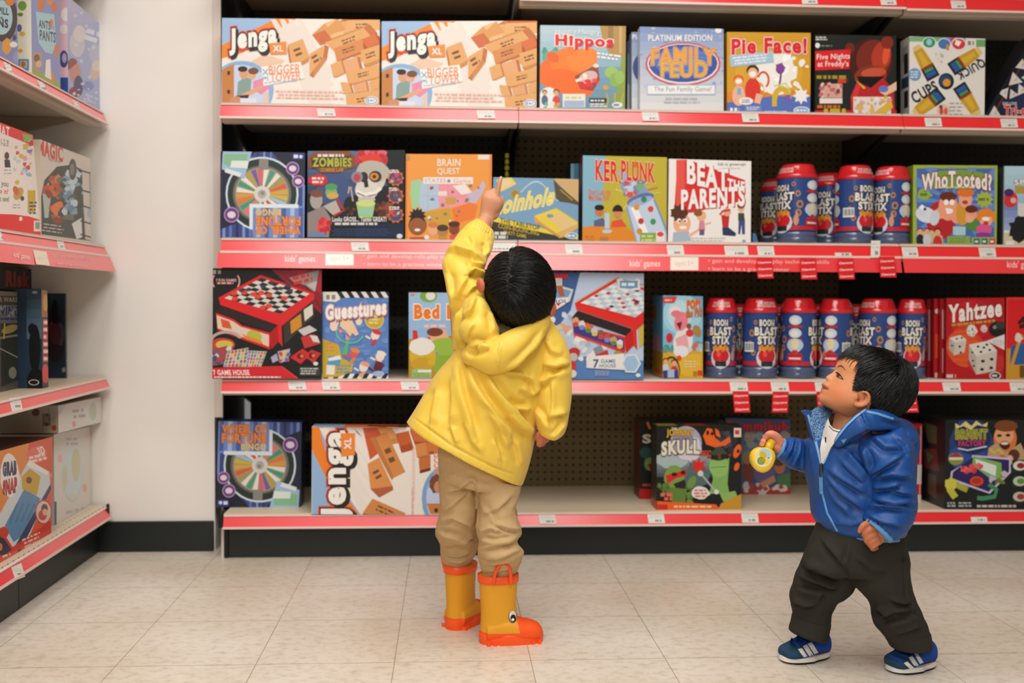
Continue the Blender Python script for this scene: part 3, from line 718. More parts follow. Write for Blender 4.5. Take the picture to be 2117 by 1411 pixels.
# ---- second shelf
def wheel(A, M, up):
    """spinning-wheel bingo game drawn in its upright frame 447..625 x 870..1049 and carried over by M"""
    c = (538, 961) if up else None
    def X(p): return [M(x, y) for x, y in p]
    A.P(X([(440, 860), (640, 860), (640, 1060), (440, 1060)]), '3a4a86')
    for i in range(14): A.P(X([(446+i*14, 868), (452+i*14, 868), (451+i*14, 1050), (447+i*14, 1050)]), ('7f97d0', '26305c', '5f78bc')[i % 3])
    A.P(X([(440, 975), (470, 1000), (520, 1052), (440, 1060)]), '1d2033'); A.P(X([(590, 900), (640, 880), (640, 1060), (540, 1060), (600, 1000)]), '20233c')
    def disc(cx, cy, rx, ry, col, a0=0, a1=360):
        n = max(6, int((a1-a0)/12)); p = [(cx+rx*math.cos(math.radians(a0+(a1-a0)*i/n)), cy+ry*math.sin(math.radians(a0+(a1-a0)*i/n))) for i in range(n+(0 if a1-a0 >= 360 else 1))]
        if a1-a0 < 360: p.append((cx, cy))
        A.P(X(p), col)
    cx, cy = 537, 961
    disc(cx, cy, 77, 78, 'cfe0ea'); disc(cx, cy, 73, 74, '24332f'); disc(cx, cy, 62, 60, '6f6c64'); disc(cx, cy, 57, 56, 'a09a8c')
    cols = ['e8e0d0', '3f9a78', 'e8e4d8', 'b8a23a', '7a5a9c', 'e0606a', 'e9e4da', '4a9c7c', 'e8e0d2', 'a89a4a', 'e0602c', 'd9a83a', 'cdb83c', 'a4c4dc', 'e8e6dc', 'e0402c', 'eae6da', '8a6aa8', 'dcd6c8', 'b4a63c', 'e8727c', '3f9a78', 'e07c2c', 'e29a2c']
    for i in range(24): disc(cx, cy, 54, 53, cols[i], i*15+4, i*15+15.5)
    disc(cx, cy, 17, 17, 'd8d4ce'); disc(cx, cy, 9, 9, 'b0aca6'); disc(cx-1, cy+2, 4, 4, '8a8680')
    A.P(X([(524, 1012), (544, 1012), (544, 1034), (524, 1034)]), '8a8680')
    # the printed name panel and the card
    A.P(X([(447, 868), (556, 868), (560, 938), (470, 938), (447, 936)]), '6f8fce')
    for i in range(6): A.P(X([(450+i*18, 870), (459+i*18, 870), (459+i*18, 932), (450+i*18, 932)]), 'a9c0e6' if i % 2 else '4a62a4')
    A.P(X([(460, 932), (556, 932), (556, 886), (563, 888), (563, 940), (460, 940)]), 'dfeaf2')
    A.P(X([(559, 1050), (575, 992), (622, 1012), (620, 1049)]), 'a3bfe0'); A.P(X([(572, 1012), (606, 1018), (618, 1022), (617, 1044), (567, 1044)]), '86bd94'); A.P(X([(568, 1014), (604, 1016), (602, 1030), (566, 1030)]), 'dfe9e4'); A.P(X([(585, 996), (616, 1006), (614, 1014), (580, 1004)]), 'dfe9e8')
    for (x, y, r_) in ((601, 917, 16), (461, 988, 13), (473, 1015, 14)):
        disc(x, y, r_, r_*1.02, 'b894c0'); disc(x, y, r_-2, r_-2, '6a3f86'); disc(x, y, r_*0.55, r_*0.45, 'e6d4e2')
    A.P(X([(449, 1034), (473, 1034), (473, 1047), (449, 1047)]), '3c4694'); disc(456, 1040, 3.5, 3.5, 'e0e4f4'); A.P(X([(462, 1037), (471, 1037), (471, 1044), (462, 1044)]), 'e0e4f4')
    f = not up
    def TT(s, x0, y0, x1, y1, *a, **k):
        p, q = M(x0, y0), M(x1, y1)
        A.T(s, min(p[0], q[0]), min(p[1], q[1]), max(p[0], q[0]), max(p[1], q[1]), *a, flip=f, **k)
    TT('WHEEL OF', 455, 877, 550, 893, 'f0902c', 0.045, 'b8562c', 0.08); TT('FORTUNE', 455, 895, 550, 914, 'f0902c', 0.045, 'b8562c', 0.08); TT('BINGO', 497, 916, 550, 929, 'e6c878', 0.04, 'a8844c', 0.07)
WQ = [(447, 870), (625, 870), (625, 1049), (447, 1049)]
q_ = [(456, 313), (631, 315), (629, 491), (455, 490)]
gbox('purple spinning-wheel bingo game standing upside down beside the wall', q_, YF, 0.07, ('3a4a86', '2a3058', '3c4888'), lambda A: wheel(A, warp(WQ, [q_[2], q_[3], q_[0], q_[1]]), False), 2)

def zombies(A):
    A.R(630, 305, 840, 500, '14161c'); A.G(636, 312, 836, 400, '5a7098', '2a3a5c', 6); A.P([(790, 312), (838, 312), (838, 420), (800, 380), (770, 330)], '12141a'); A.P([(636, 400), (838, 380), (838, 500), (636, 500)], '15171d')
    A.E(690, 390, 40, 40, '3c5280', wob=0.2, seed=2); A.G(736, 462, 836, 490, '16223c', '1c2a48', 3)
    A.E(768, 330, 34, 24, 'c43038'); A.spots(742, 314, 796, 342, 26, 4, 8, ['d8485a', 'b82830', 'e0606c', '9a1f28'], 4, 0.3); A.E(766, 328, 22, 9, 'e03a24')
    A.E(766, 366, 32, 34, 'cfcac0'); A.E(772, 354, 34, 22, 'b8b2a6', 8); A.E(758, 392, 24, 22, 'd8d3c8'); A.E(752, 366, 9, 11, '2a2422'); A.E(738, 366, 12, 12, '8a8494'); A.E(738, 367, 7, 8, 'c03a44'); A.E(776, 365, 13, 12, '2a2622'); A.E(774, 365, 9, 8, 'd88a2c'); A.E(774, 365, 4, 4, '3a2414')
    A.P([(752, 376), (760, 372), (762, 386), (754, 388)], '201c1a'); A.L([(736, 394), (752, 402), (776, 398), (788, 388)], 7, 'ece8de'); A.L([(738, 398), (756, 406), (778, 402)], 2, '55504a'); A.E(758, 412, 18, 7, 'c4beb4')
    A.P([(736, 418), (776, 418), (770, 450), (742, 450)], 'a3c878'); A.E(756, 420, 20, 7, 'c8d88c'); A.R(742, 432, 770, 442, '8fc8b8')
    A.L([(722, 388), (726, 392), (730, 416)], 3, 'c0a89c'); A.L([(728, 388), (722, 386), (720, 400)], 3, 'c0a89c')
    A.E(654, 414, 13, 18, 'a8a09a'); A.E(655, 400, 14, 8, '7a4a34'); A.P([(636, 440), (668, 426), (684, 450), (680, 490), (636, 490)], '8f8480'); A.E(685, 398, 12, 14, '7fae74'); A.E(685, 386, 13, 7, '4f9a60'); A.E(688, 404, 12, 7, 'd0a850'); A.P([(668, 426), (694, 414), (706, 440), (690, 446)], 'b8b0a4')
    A.L([(696, 412), (712, 434), (690, 446)], 5, 'c0242c'); A.spots(658, 452, 682, 476, 14, 4, 6, ['d02c34', 'b8202a', 'e0484e'], 3); A.P([(660, 472), (678, 470), (674, 486), (664, 486)], 'c8202c')
    A.spots(776, 420, 806, 446, 14, 4, 8, ['6a3424', '8a4a30', '5a2a1c'], 6); A.spots(712, 430, 732, 446, 8, 3, 5, ['6a3424', '4a2418'], 8)
    for y in (368, 405, 444):
        A.star(818, y, 18, 14, 10, 'd86a2c'); A.E(818, y, 13, 13, '3c4c74'); A.spots(810, y-7, 827, y+8, 8, 3, 5, ['d0484c', 'b8c4d8', '7a4a3c'], y); A.D(804, y-18, 826, y-10, 2, 'e6e2de', 0.6, y)
    A.P([(638, 324), (650, 314), (720, 312), (734, 322), (734, 346), (715, 350), (700, 357), (666, 357), (652, 348), (638, 348)], '8a4a24'); A.P([(644, 326), (726, 322), (728, 344), (646, 348)], '3a2a1c')
    A.D(656, 318, 718, 325, 1, 'e0dcd4', 0.8, 3); A.T('ZOMBIES', 646, 326, 727, 345, 'b4b43c', 0.05, '3a3418', 0.09); A.T('ZOMBIE LAB', 662, 347, 710, 355, 'b88a3c', 0.03)
    A.E(658, 373, 20, 12, 'd0222c', wob=0.15, seed=3); A.D(645, 365, 672, 380, 2, 'f0dcd8', 0.6, 4)
    A.T('Looks GROSS... Tastes GREAT!', 687, 448, 799, 458, 'ece8e4', 0.03); A.D(688, 459, 796, 466, 1, 'd8d4d0', 0.7, 5); A.D(684, 472, 824, 488, 4, '3a5080', 0.4, 6); A.R(637, 480, 672, 490, '6f84ac'); A.E(826, 488, 6, 5, 'dcdcd8')
gbox('dark blue horror lab kit with a grinning pale skull on the front', [(636, 312), (837, 310), (835, 493), (634, 491)], YF, 0.075, ('14161c', '1c1e24', '8c8e90'), zombies, 2)

def brain(A):
    A.R(830, 310, 1025, 500, 'ef9c44'); A.R(838, 318, 842, 496, 'e0843a'); A.R(1011, 318, 1020, 496, 'e58f40')
    A.T('BRAIN', 904, 328, 952, 343, 'f3ece2', 0.012, 'a8744c', 0.03, it=0); A.T('QUEST', 904, 347, 951, 362, 'f3ece2', 0.012, 'a8744c', 0.03)
    A.P([(850, 374), (870, 370), (872, 402), (862, 438), (852, 430), (848, 400)], '9fd0a0'); A.P([(871, 374), (906, 376), (908, 430), (872, 438), (866, 420)], 'b3c8dc'); A.P([(906, 376), (946, 374), (972, 390), (966, 420), (930, 430), (908, 430)], 'ef9aa6')
    A.P([(936, 384), (962, 380), (976, 398), (954, 402)], 'f0e6e0'); A.P([(966, 402), (990, 388), (998, 372), (1004, 384), (996, 402), (984, 420), (966, 418)], 'c9b8cc'); A.P([(875, 440), (930, 430), (936, 462), (900, 470), (876, 462)], 'd0a03c'); A.P([(934, 432), (972, 418), (988, 424), (980, 452), (940, 462)], 'ee7f38')
    A.R(906, 395, 924, 406, 'f0d8d4'); A.R(921, 408, 942, 422, 'c8a048'); A.spots(880, 384, 990, 456, 16, 2, 4, ['8a7a6a', 'b84a4a', '6a7a9a', 'e8e0d8'], 4)
    A.L([(884, 376), (884, 438)], 0.8, '9ab0c4'); A.L([(872, 405), (970, 405)], 0.8, 'd8a8b0'); A.L([(926, 376), (926, 430)], 0.8, 'd88a96')
    A.R(875, 366, 978, 380, 'f2e6df'); A.T('STATES', 878, 369, 922, 377, 'a8a0a0', 0.0); A.T('Game', 938, 369, 974, 378, 'e8a090', 0.01); A.R(925, 371, 931, 377, '8a8090')
    A.E(863, 465, 19, 21, '8a5230'); A.star(863, 447, 19, 13, 12, '2c1c16'); A.E(863, 467, 17, 17, '9a5c36'); A.E(863, 475, 6, 3, 'f0e4d8'); A.P([(848, 490), (878, 490), (882, 500), (844, 500)], 'c23a34')
    A.E(895, 474, 10, 13, 'e6ae88'); A.E(895, 465, 10, 6, 'd8803c'); A.E(915, 479, 11, 10, 'b8834a'); A.E(915, 471, 12, 7, '4a3a28'); A.E(939, 473, 11, 12, '8a4a30'); A.E(939, 463, 12, 6, '5a2c1c'); A.R(930, 485, 948, 497, 'd8584a'); A.E(882, 490, 5, 5, 'e8e6e0'); A.R(906, 488, 924, 497, 'd08c3c')
    A.E(960, 476, 6, 7, 'd89a6a'); A.R(988, 320, 1012, 330, 'f0e0d0'); A.E(843, 326, 5, 5, 'b8905c')
gbox('orange game with a patchwork country map and cartoon children', [(839, 318), (1017, 319), (1016, 495), (838, 494)], YF, 0.06, ('ef9c44', 'd8843a', 'e6a85c'), brain, 2)

def coin(A):
    A.R(1010, 360, 1200, 505, '7ba3c4'); A.P([(1018, 448), (1197, 492), (1197, 500), (1018, 500)], '3a3a34'); A.P([(1018, 447), (1100, 466), (1197, 490), (1197, 496), (1100, 476), (1018, 457)], 'e8cf4c')
    A.P([(1026, 372), (1056, 366), (1068, 380), (1036, 396)], 'ecd060'); A.P([(1034, 374), (1052, 370), (1060, 380), (1040, 390)], 'e8cfa4'); A.E(1065, 401, 10, 10, 'b8964a'); A.E(1065, 401, 7, 7, 'a4823c')
    for i in range(24):
        t = i/23; A.E(1078+74*t, 396-22*math.sin(math.pi*min(1, t*1.15))+18*t*t*t, 1.6, 1.6, 'dfe6e4', seg=6)
    A.P([(1142, 368), (1196, 371), (1196, 420)], 'd2ad78'); A.P([(1148, 384), (1196, 420), (1196, 422), (1156, 416)], '4a4636'); A.P([(1144, 370), (1156, 384), (1196, 418), (1196, 424), (1150, 412)], '5a5238'); A.L([(1158, 392), (1184, 414)], 2, 'c0a040')
    A.T('coinhole', 1030, 396, 1144, 434, 'efd860', 0.03, 'f3ebc0', 0.055, sl=22, it=0.25)
    A.P([(1104, 446), (1150, 430), (1197, 460), (1197, 470), (1160, 492), (1108, 456)], 'd9b26a'); A.P([(1104, 446), (1150, 430), (1196, 461), (1150, 482)], 'e9cf48'); A.P([(1130, 448), (1156, 440), (1192, 464), (1162, 476)], 'e6c48c'); A.E(1137, 446, 7, 4, '7f9cb4'); A.P([(1108, 455), (1158, 488), (1158, 493), (1106, 458)], 'c89c4c'); A.P([(1104, 448), (1112, 452), (1112, 464), (1106, 460)], 'e0a070')
    A.T('THE TABLETOP', 1034, 458, 1116, 468, '6a5c24', 0.02, sl=-16); A.T('COIN-BOUNCING', 1030, 469, 1114, 479, 'c8ae3c', 0.02, sl=-16); A.T('PARTY GAME', 1042, 480, 1088, 488, 'c8ae3c', 0.02, sl=-9)
    A.D(1022, 478, 1050, 494, 2, 'd8d8d0', 0.8, 3); A.E(1182, 487, 13, 7, 'e4e8ea'); A.E(1182, 487, 11, 5.5, '7f9cc0'); A.D(1173, 484, 1190, 490, 1, 'eef0f0', 0.6, 3)
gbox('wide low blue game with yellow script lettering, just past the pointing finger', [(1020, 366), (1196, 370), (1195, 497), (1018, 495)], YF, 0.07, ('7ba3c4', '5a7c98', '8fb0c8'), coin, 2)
gbox('narrow teal game edge in the shadow behind the wide low blue game', [(1180, 338), (1197, 338), (1197, 496), (1180, 496)], YF+0.12, 0.15, ('4f86a0', '2a4654', '4a7488'), lambda A: A.R(1176, 330, 1186, 500, '7fb0c4'), 2)
def strip():
    A = MB(); r = random.Random(4)
    z0, z1 = at_y(1048, 366, YF+0.2)[2]-0.09, at_y(1048, 322, YF+0.2)[2]; x = at_y(1048, 340, YF+0.2)[0]; n = 9
    for i in range(n):
        z = z0+(z1-z0)*i/(n-1); s = 0.0065+r.uniform(-.001, .001); ring = [(x+s*math.cos(t*math.pi/4), YF+0.2+s*math.sin(t*math.pi/4), z+dz) for dz in (-0.006, 0.006) for t in range(8)]
        k = [(x, YF+0.2, z-0.0105), (x, YF+0.2, z+0.0105)]
        A.add(ring+k, [(t, (t+1) % 8, 8+(t+1) % 8, 8+t) for t in range(8)]+[(16, (t+1) % 8, t) for t in range(8)]+[(17, 8+t, 8+(t+1) % 8) for t in range(8)])
    o = A.put('clip_strip', mat('yellow_plastic', 'c8c436', 0.4), None)
    tag(o, 'yellow beaded plastic strip hanging in the dark behind the pointing finger', 'hanging strip')
strip()

def kerplunk(A):
    A.R(1200, 315, 1385, 506, 'c2b23c'); A.P([(1204, 318), (1252, 318), (1246, 420), (1238, 470), (1204, 480)], '86b7cc')
    for i in range(22):
        a = math.radians(200+i*14); A.L([(1310+18*math.cos(a), 402+16*math.sin(a)), (1310+rad_(i)*math.cos(a), 402+rad_(i)*0.8*math.sin(a))], 2.2, ['e0d478', 'c8c050', 'b05a4a', 'd8c860'][i % 4])
    A.P([(1276, 354), (1290, 350), (1318, 400), (1300, 410)], '9fb4d8'); A.E(1312, 392, 30, 18, '8fa0c8', 20); A.spots(1290, 376, 1330, 402, 18, 4, 7, ['c8d0e4', 'd8505a', '6f86b8', 'd8a03c', '7ab07a'], 4, 0.1)
    A.P([(1296, 426), (1350, 408), (1384, 500), (1318, 504)], 'c4d2e6'); A.P([(1304, 430), (1316, 426), (1350, 502), (1336, 504)], 'f0f2f4'); A.E(1324, 412, 29, 11, '5c74a8', -18); A.E(1324, 416, 26, 8, '9fb0d4', -18); A.L([(1352, 412), (1384, 490)], 4, '7f96c4'); A.L([(1296, 428), (1316, 502)], 4, '8fa4cc')
    for x, y, c in ((1316, 428, 'd89a2c'), (1345, 432, 'd84a34'), (1325, 457, 'c83a34'), (1350, 458, '3f9a5a'), (1331, 412, '3a8a5a'), (1322, 478, 'd88a2c')): A.E(x, y, 6, 6.5, c, seg=12)
    A.P([(1204, 470), (1240, 464), (1290, 468), (1312, 484), (1314, 506), (1204, 506)], 'e08a2c'); A.E(1252, 480, 54, 16, 'e08a2c')
    A.P([(1228, 456), (1246, 450), (1254, 462), (1250, 468), (1228, 468)], '5a6488'); A.E(1239, 436, 9, 11, 'c87850'); A.E(1239, 429, 10, 6, '1f1814'); A.P([(1264, 458), (1284, 452), (1296, 468), (1264, 470)], 'e0543a'); A.E(1277, 440, 8, 10, 'd08a60'); A.E(1277, 437, 11, 14, '2c1a14', a0=180, a1=360); A.R(1250, 440, 1260, 472, 'b8d0dc'); A.E(1255, 478, 10, 4, 'b4d4dc')
    A.T('KER', 1231, 332, 1278, 375, 'dc2a24', 0.035, 'f0d8b0', 0.06, sl=-4); A.T('PLUNK', 1284, 334, 1354, 376, 'dc2a24', 0.03, 'f0d8b0', 0.055, sl=-6); A.E(1314, 340, 6, 6, 'd8702c')
    A.T("Don't Let the", 1217, 390, 1262, 402, 'e0543c', 0.01, 'e8d0b0', 0.03); A.T('Marbles Fall!', 1217, 402, 1260, 414, 'e0543c', 0.01, 'e8d0b0', 0.03)
    A.R(1323, 481, 1356, 501, '8aa848'); A.D(1325, 484, 1354, 500, 2, 'c8d494', 0.6, 3); A.R(1356, 478, 1374, 499, 'ece0dc'); A.E(1365, 484, 7, 5, 'd8484c'); A.D(1209, 486, 1230, 500, 2, 'c87830', 0.6, 3); A.R(1240, 490, 1258, 498, 'b87a48')
rad_ = lambda i: 40+((i*37) % 17)
gbox('yellow and pale blue stick-and-marble tower game with crooked red lettering', [(1205, 321), (1379, 325), (1378, 501), (1204, 498)], YF, 0.075, ('c2b23c', '7a3a2c', 'a8a050'), kerplunk, 2)

def beat(A):
    A.R(1375, 322, 1560, 510, 'f1ece8'); A.P([(1400, 330), (1424, 330), (1540, 372), (1540, 414), (1428, 440), (1394, 432), (1398, 370)], 'df2f33'); A.R(1398, 330, 1416, 430, 'e8574e')
    A.E(1410, 462, 18, 22, 'efb08a'); A.E(1405, 440, 18, 10, '5a3220'); A.star(1404, 440, 20, 14, 9, '5a3220'); A.E(1404, 456, 4, 5, 'f8f4f0'); A.E(1417, 456, 4, 5, 'f8f4f0'); A.E(1405, 457, 2, 2.4, '3a2418'); A.E(1416, 457, 2, 2.4, '3a2418'); A.E(1412, 470, 8, 3.5, 'f8f0ea'); A.P([(1392, 480), (1424, 478), (1430, 498), (1390, 500)], 'a9b8cc'); A.L([(1424, 488), (1446, 474), (1452, 482)], 6, 'efb89a')
    A.E(1450, 446, 10, 11, 'efb08a'); A.E(1443, 440, 9, 7, '8a5a34'); A.P([(1446, 456), (1456, 456), (1458, 476), (1444, 476)], 'd88a9c'); A.R(1446, 474, 1456, 486, '6a5a7a'); A.L([(1456, 464), (1470, 460)], 4, 'efb89a')
    A.P([(1491, 444), (1508, 444), (1506, 470), (1494, 472)], 'c62e2c'); A.E(1503, 438, 8, 9, 'e8a882'); A.L([(1488, 444), (1494, 436), (1510, 434)], 4, 'c62e2c'); A.P([(1493, 470), (1506, 470), (1522, 482), (1520, 488), (1494, 486)], '2c3c5c')
    A.E(1532, 430, 7, 9, 'e8b494'); A.E(1532, 425, 8, 6, '6a4028'); A.P([(1526, 440), (1538, 440), (1540, 456), (1526, 456)], '3f4a3c'); A.P([(1527, 456), (1540, 456), (1540, 484), (1534, 484), (1533, 464), (1530, 484), (1526, 484)], '4c4a86')
    A.T('BEAT', 1420, 338, 1506, 388, 'f4f1ee', 0.05, sl=-18, sh=(2, 2, 'b8282c')); A.T('THE', 1504, 372, 1540, 394, 'f4f1ee', 0.05, sl=-8, sh=(1, 1, 'b8282c')); A.T('PARENTS', 1408, 388, 1540, 430, 'f4f1ee', 0.05, sl=8, sh=(2, 2, 'c03034'))
    A.T('kids vs. grown-ups', 1484, 336, 1541, 344, '6a6460', 0.01); A.D(1482, 346, 1542, 350, 1, 'b8b0aa', 0.4, 2); A.D(1428, 490, 1510, 500, 2, 'b8b4b0', 0.4, 3); A.E(1538, 498, 4, 3, '8fa0d0')
gbox('white and red family quiz game with cartoon parents and big white lettering', [(1383, 328), (1553, 333), (1552, 503), (1381, 502)], YF, 0.06, ('f1ece8', 'd8d2cc', 'dcd6d2'), beat, 2)
gbox('small blue corner of a game poking out behind the white and red quiz game', [(1556, 482), (1562, 482), (1568, 504), (1556, 504)], YF+0.04, 0.03, ('4f7fae', '34587c', '6f98bc'), None, 2)

# ---- canisters with red lids
m_canbase = mat('clear_blue_plastic', '4c5878', 0.12, 0.6, Coat_Weight=0.6, Coat_Roughness=0.05)
m_canlid = mat('glossy_red_plastic', 'd21c26', 0.18, 0.6, Coat_Weight=0.5, Coat_Roughness=0.06)
m_canwrap = mat('glossy_can_wrap', 'ffffff', 0.22, 0.5, Coat_Weight=0.25, Coat_Roughness=0.1); color_attr(m_canwrap)
CANS = {}
def canister(label, cx, top, bot, wpx, Y, snap, turn, group):
    """a canister seen at photo x cx between y top and bot; turn: degrees its front is turned from the viewer"""
    base = at_y(cx, bot, Y); base[2] = TOPZ[snap]+0.0006
    ztop = at_y(cx, top, Y)[2]; H = ztop-base[2]; R = (at_y(cx+wpx/2, bot, Y)[0]-at_y(cx-wpx/2, bot, Y)[0])/2
    key = (round(H, 2),)
    e = empty('game_canister', base); tag(e, label, 'game canister', group)
    def lathe(name, prof, m, cols=None, seg=40):
        v = []; f = []
        for r_, z in prof: v += [(base[0]+r_*R*math.cos(2*math.pi*i/seg), base[1]+r_*R*math.sin(2*math.pi*i/seg), base[2]+z*H) for i in range(seg)]
        for k in range(len(prof)-1): f += [(k*seg+i, k*seg+(i+1) % seg, (k+1)*seg+(i+1) % seg, (k+1)*seg+i) for i in range(seg)]
        if prof[0][0] > 0.01: f.append(tuple(range(seg-1, -1, -1)))
        if prof[-1][0] > 0.01: f.append(tuple(range((len(prof)-1)*seg, len(prof)*seg)))
        return v, f
    v, f = lathe('base', [(0.90, 0), (0.96, 0.012), (0.97, 0.06), (0.93, 0.075), (0.97, 0.09), (0.96, 0.13), (0.86, 0.155)], m_canbase)
    put('can_base', mesh_of('can_base', v, f), m_canbase, e, True)
    v, f = lathe('lid', [(0.95, 0.815), (1.0, 0.82), (1.0, 0.86), (0.93, 0.875), (0.80, 0.968), (0.76, 0.988), (0.70, 1.0), (0.3, 0.985)], m_canlid)
    L = Art((0, 0, 0), (0, -1, 0)); lid = put('can_lid', mesh_of('can_lid', v, f), m_canlid, e, True)
    # wrap: flat print coordinates (degrees, height 0..1) rolled round the wall
    v, f = lathe('wrap', [(0.95, 0.15), (0.95, 0.82)], None); W = Art((0, 0, 0), (0, -1, 0)); fc = ['2c4684']*40+['2c4684', '2c4684']
    RW = R*0.95; st = R/0.0001
    class Roll:
        def __init__(s, prof=lambda h: (0.955, 0.15+0.67*h)): s.v, s.f, s.c, s.k, s.prof = [], [], [], 1, prof
        def tris(s, pts, faces, col):
            pts = np.asarray(pts, float); c = rgb(col); k = len(s.v); s.k += 1
            for a, h in pts:
                r_, z = s.prof(h); t = math.radians(-90+turn+a); rr = r_*R+.0004+s.k*0.00003
                s.v.append((base[0]+rr*math.cos(t), base[1]+rr*math.sin(t), base[2]+z*H))
            s.f += [tuple(i+k for i in q) for q in faces]; s.c += [c]*len(faces)
    def art(s):
        X = lambda a, h: (a, 1-h)
        def grid(a0, a1): return [a0]+[3*i for i in range(-120, 121) if a0+.2 < 3*i < a1-.2]+[a1]
        def rect(a0, a1, h0, h1, c):
            g = grid(a0, a1); n = len(g)-1; p = []
            for x in g: p += [(x, h0), (x, h1)]
            s.tris(p, [q for i in range(n) for q in ((2*i, 2*i+2, 2*i+3), (2*i, 2*i+3, 2*i+1))], c)
        def ell(a, h, ra, rh, c, n=14):
            g = grid(a-ra, a+ra); n = len(g)-1; p = []
            for x in g:
                y = rh*math.sqrt(max(0, 1-((x-a)/ra)**2)); p += [(x, h-y), (x, h+y)]
            s.tris(p, [q for i in range(n) for q in ((2*i, 2*i+2, 2*i+3), (2*i, 2*i+3, 2*i+1))], c)
        def text(t, a0, a1, h0, h1, c, w=0.03, o=None, ow=0.08):
            b, tr_ = glyphs(t, w); lo, hi = b.min(0), b.max(0)
            pl = lambda v: np.stack([a0+(v[:, 0]-lo[0])/(hi[0]-lo[0])*(a1-a0), h0+(v[:, 1]-lo[1])/(hi[1]-lo[1])*(h1-h0)], 1)
            if o: v2, t2 = glyphs(t, w+ow, w); s.tris(pl(v2), t2, o)
            s.tris(pl(b), tr_, c)
        rect(-180, 180, 0.02, 0.09, 'c8262e'); rect(-58, 58, 0.0, 0.0, 'c8262e')
        for a, h, q in ((-52, .62, 9), (-58, .42, 8), (50, .70, 8), (56, .5, 10), (52, .34, 9), (-46, .26, 8), (-40, .82, 6), (38, .88, 6)):
            ell(a, h, q, q*0.0075, 'b8823a'); ell(a, h, q*0.55, q*0.004, '2c4684')
        for b_ in (0, 180):
            text('BOON', b_-27, b_+24, 0.75, 0.875, 'ece6d8', 0.055, '1f2430', 0.14); text('BLAST', b_-42, b_+40, 0.575, 0.735, 'ece6d8', 0.06, '1f2430', 0.14); text('STIX', b_-32, b_+32, 0.41, 0.565, 'ece6d8', 0.06, '1f2430', 0.14)
            ell(b_, .16, 36, .2, 'cfd4dc'); ell(b_, .20, 30, .14, 'cc2028'); rect(b_-20, b_+20, 0.0, 0.1, '2a2c34'); ell(b_-8, .23, 7, .05, 'e6544e')
            for i in range(9): ell(b_-24+i*6, .34+.025*math.sin(i*2.1), 5, .05, ['e09a38', 'cf8428'][i % 2], 8)
            ell(b_+46, .2, 8, .10, 'd0906a'); ell(b_+48, .3, 4, .06, 'd0906a')
        # the how-to pictures and the code on the back
        for c_ in (95, -115):
            for h in (.86, .62, .35):
                ell(c_, h, 20, .09, 'c4d4e4'); ell(c_-2, h-.01, 12, .055, 'e6e0d8'); rect(c_-21, c_+21, h-.14, h-.10, 'c82a32')
            ell(c_, .40, 26, .12, 'b4c8dc'); ell(c_, .42, 12, .1, 'e0d4a8'); ell(c_, .27, 10, .04, 'c02a2c'); rect(c_-23, c_+23, .10, .2, 'c82a32')
            rect(c_-18, c_+18, .135, .165, 'ecdcd8')
        rect(-78, -44, .27, .45, 'e8e8e4')
        for i in range(9): rect(-76+i*3.4, -76+i*3.4+(1.2+(i*7 % 3)*.6), .30, .43, '22242a')
    w = Roll(); art(w)
    w2 = Roll(lambda h: (0.93-0.13*h, 0.876+0.09*h))
    def lt(t, a0, a1, h0, h1):
        b, tr_ = glyphs(t, 0.03); lo, hi = b.min(0), b.max(0)
        w2.tris(np.stack([a0+(b[:, 0]-lo[0])/(hi[0]-lo[0])*(a1-a0), h0+(b[:, 1]-lo[1])/(hi[1]-lo[1])*(h1-h0)], 1), tr_, 'ddd2cc')
    lt('THE EXPLOSIVE', -35, 35, .52, .86); lt('STIX STACKING GAME', -36, 36, .12, .46)
    A = Art((0, 0, 0), (0, -1, 0)); A.v, A.f, A.c = w.v, w.f, w.c
    A.build('can_wrap', m_canwrap, e, (v, f), fc)
    B = Art((0, 0, 0), (0, -1, 0)); B.v, B.f, B.c = w2.v, w2.f, w2.c
    B.build('lid_print', m_canwrap, lid)
    lid.children[0].matrix_parent_inverse = Matrix.Translation(-base) if False else lid.children[0].matrix_parent_inverse
    return e
YC = RY0+0.062
G2 = 'blue canisters with red lids on the second shelf'
canister('blue canister with glossy red lid, end one of the trio, farthest from the green-edged game', 1646, 342, 507, 84, YC, 2, -66, G2)
canister('blue canister with red lid in the middle of the trio, lettering facing front', 1765, 344, 509, 76, YC, 2, 22, G2)
canister('blue canister with red lid beside the green-edged game', 1841, 346, 509, 74, YC, 2, -68, G2)
canister('shadowed blue canister standing back between the second-shelf trio', 1712, 360, 506, 70, YC+0.11, 2, -40, G2)
canister('dark canister far back in shadow, beside the trio of the second shelf', 1604, 372, 506, 68, YC+0.2, 2, -50, G2)
G3 = 'blue canisters with red lids on the third shelf'
for cx, tp, w_, tn, lb in ((1489.5, 616, 66, -15, 'blue canister with red lid, first of its row beside the pig game'),
                           (1570, 616, 74, 8, 'blue canister with red lid, second of its row, lettering turned slightly away'),
                           (1649, 616, 74, -124, 'blue canister whose how-to pictures face front, just above the toy bottle'),
                           (1725, 617, 70, 80, 'blue canister showing a white barcode, above the toddler’s forehead'),
                           (1812, 617, 75, -70, 'blue canister half hidden by the top of the toddler’s hair'),
                           (1882, 618, 60, -18, 'blue canister beside the stack of slim red dice games')):
    canister(lb, cx, tp, 785, w_, YC+0.004, 3, tn, G3)
for cx, lb in ((1528, 'shadowed canister behind the gap between the row’s first two canisters'), (1606, 'shadowed canister standing back behind the second and third canisters'), (1690, 'shadowed canister behind the barcode canister'), (1768, 'shadowed canister in the dark gap above the toddler’s head')):
    canister(lb, cx, 628, 776, 64, YC+0.11, 3, -20, G3)

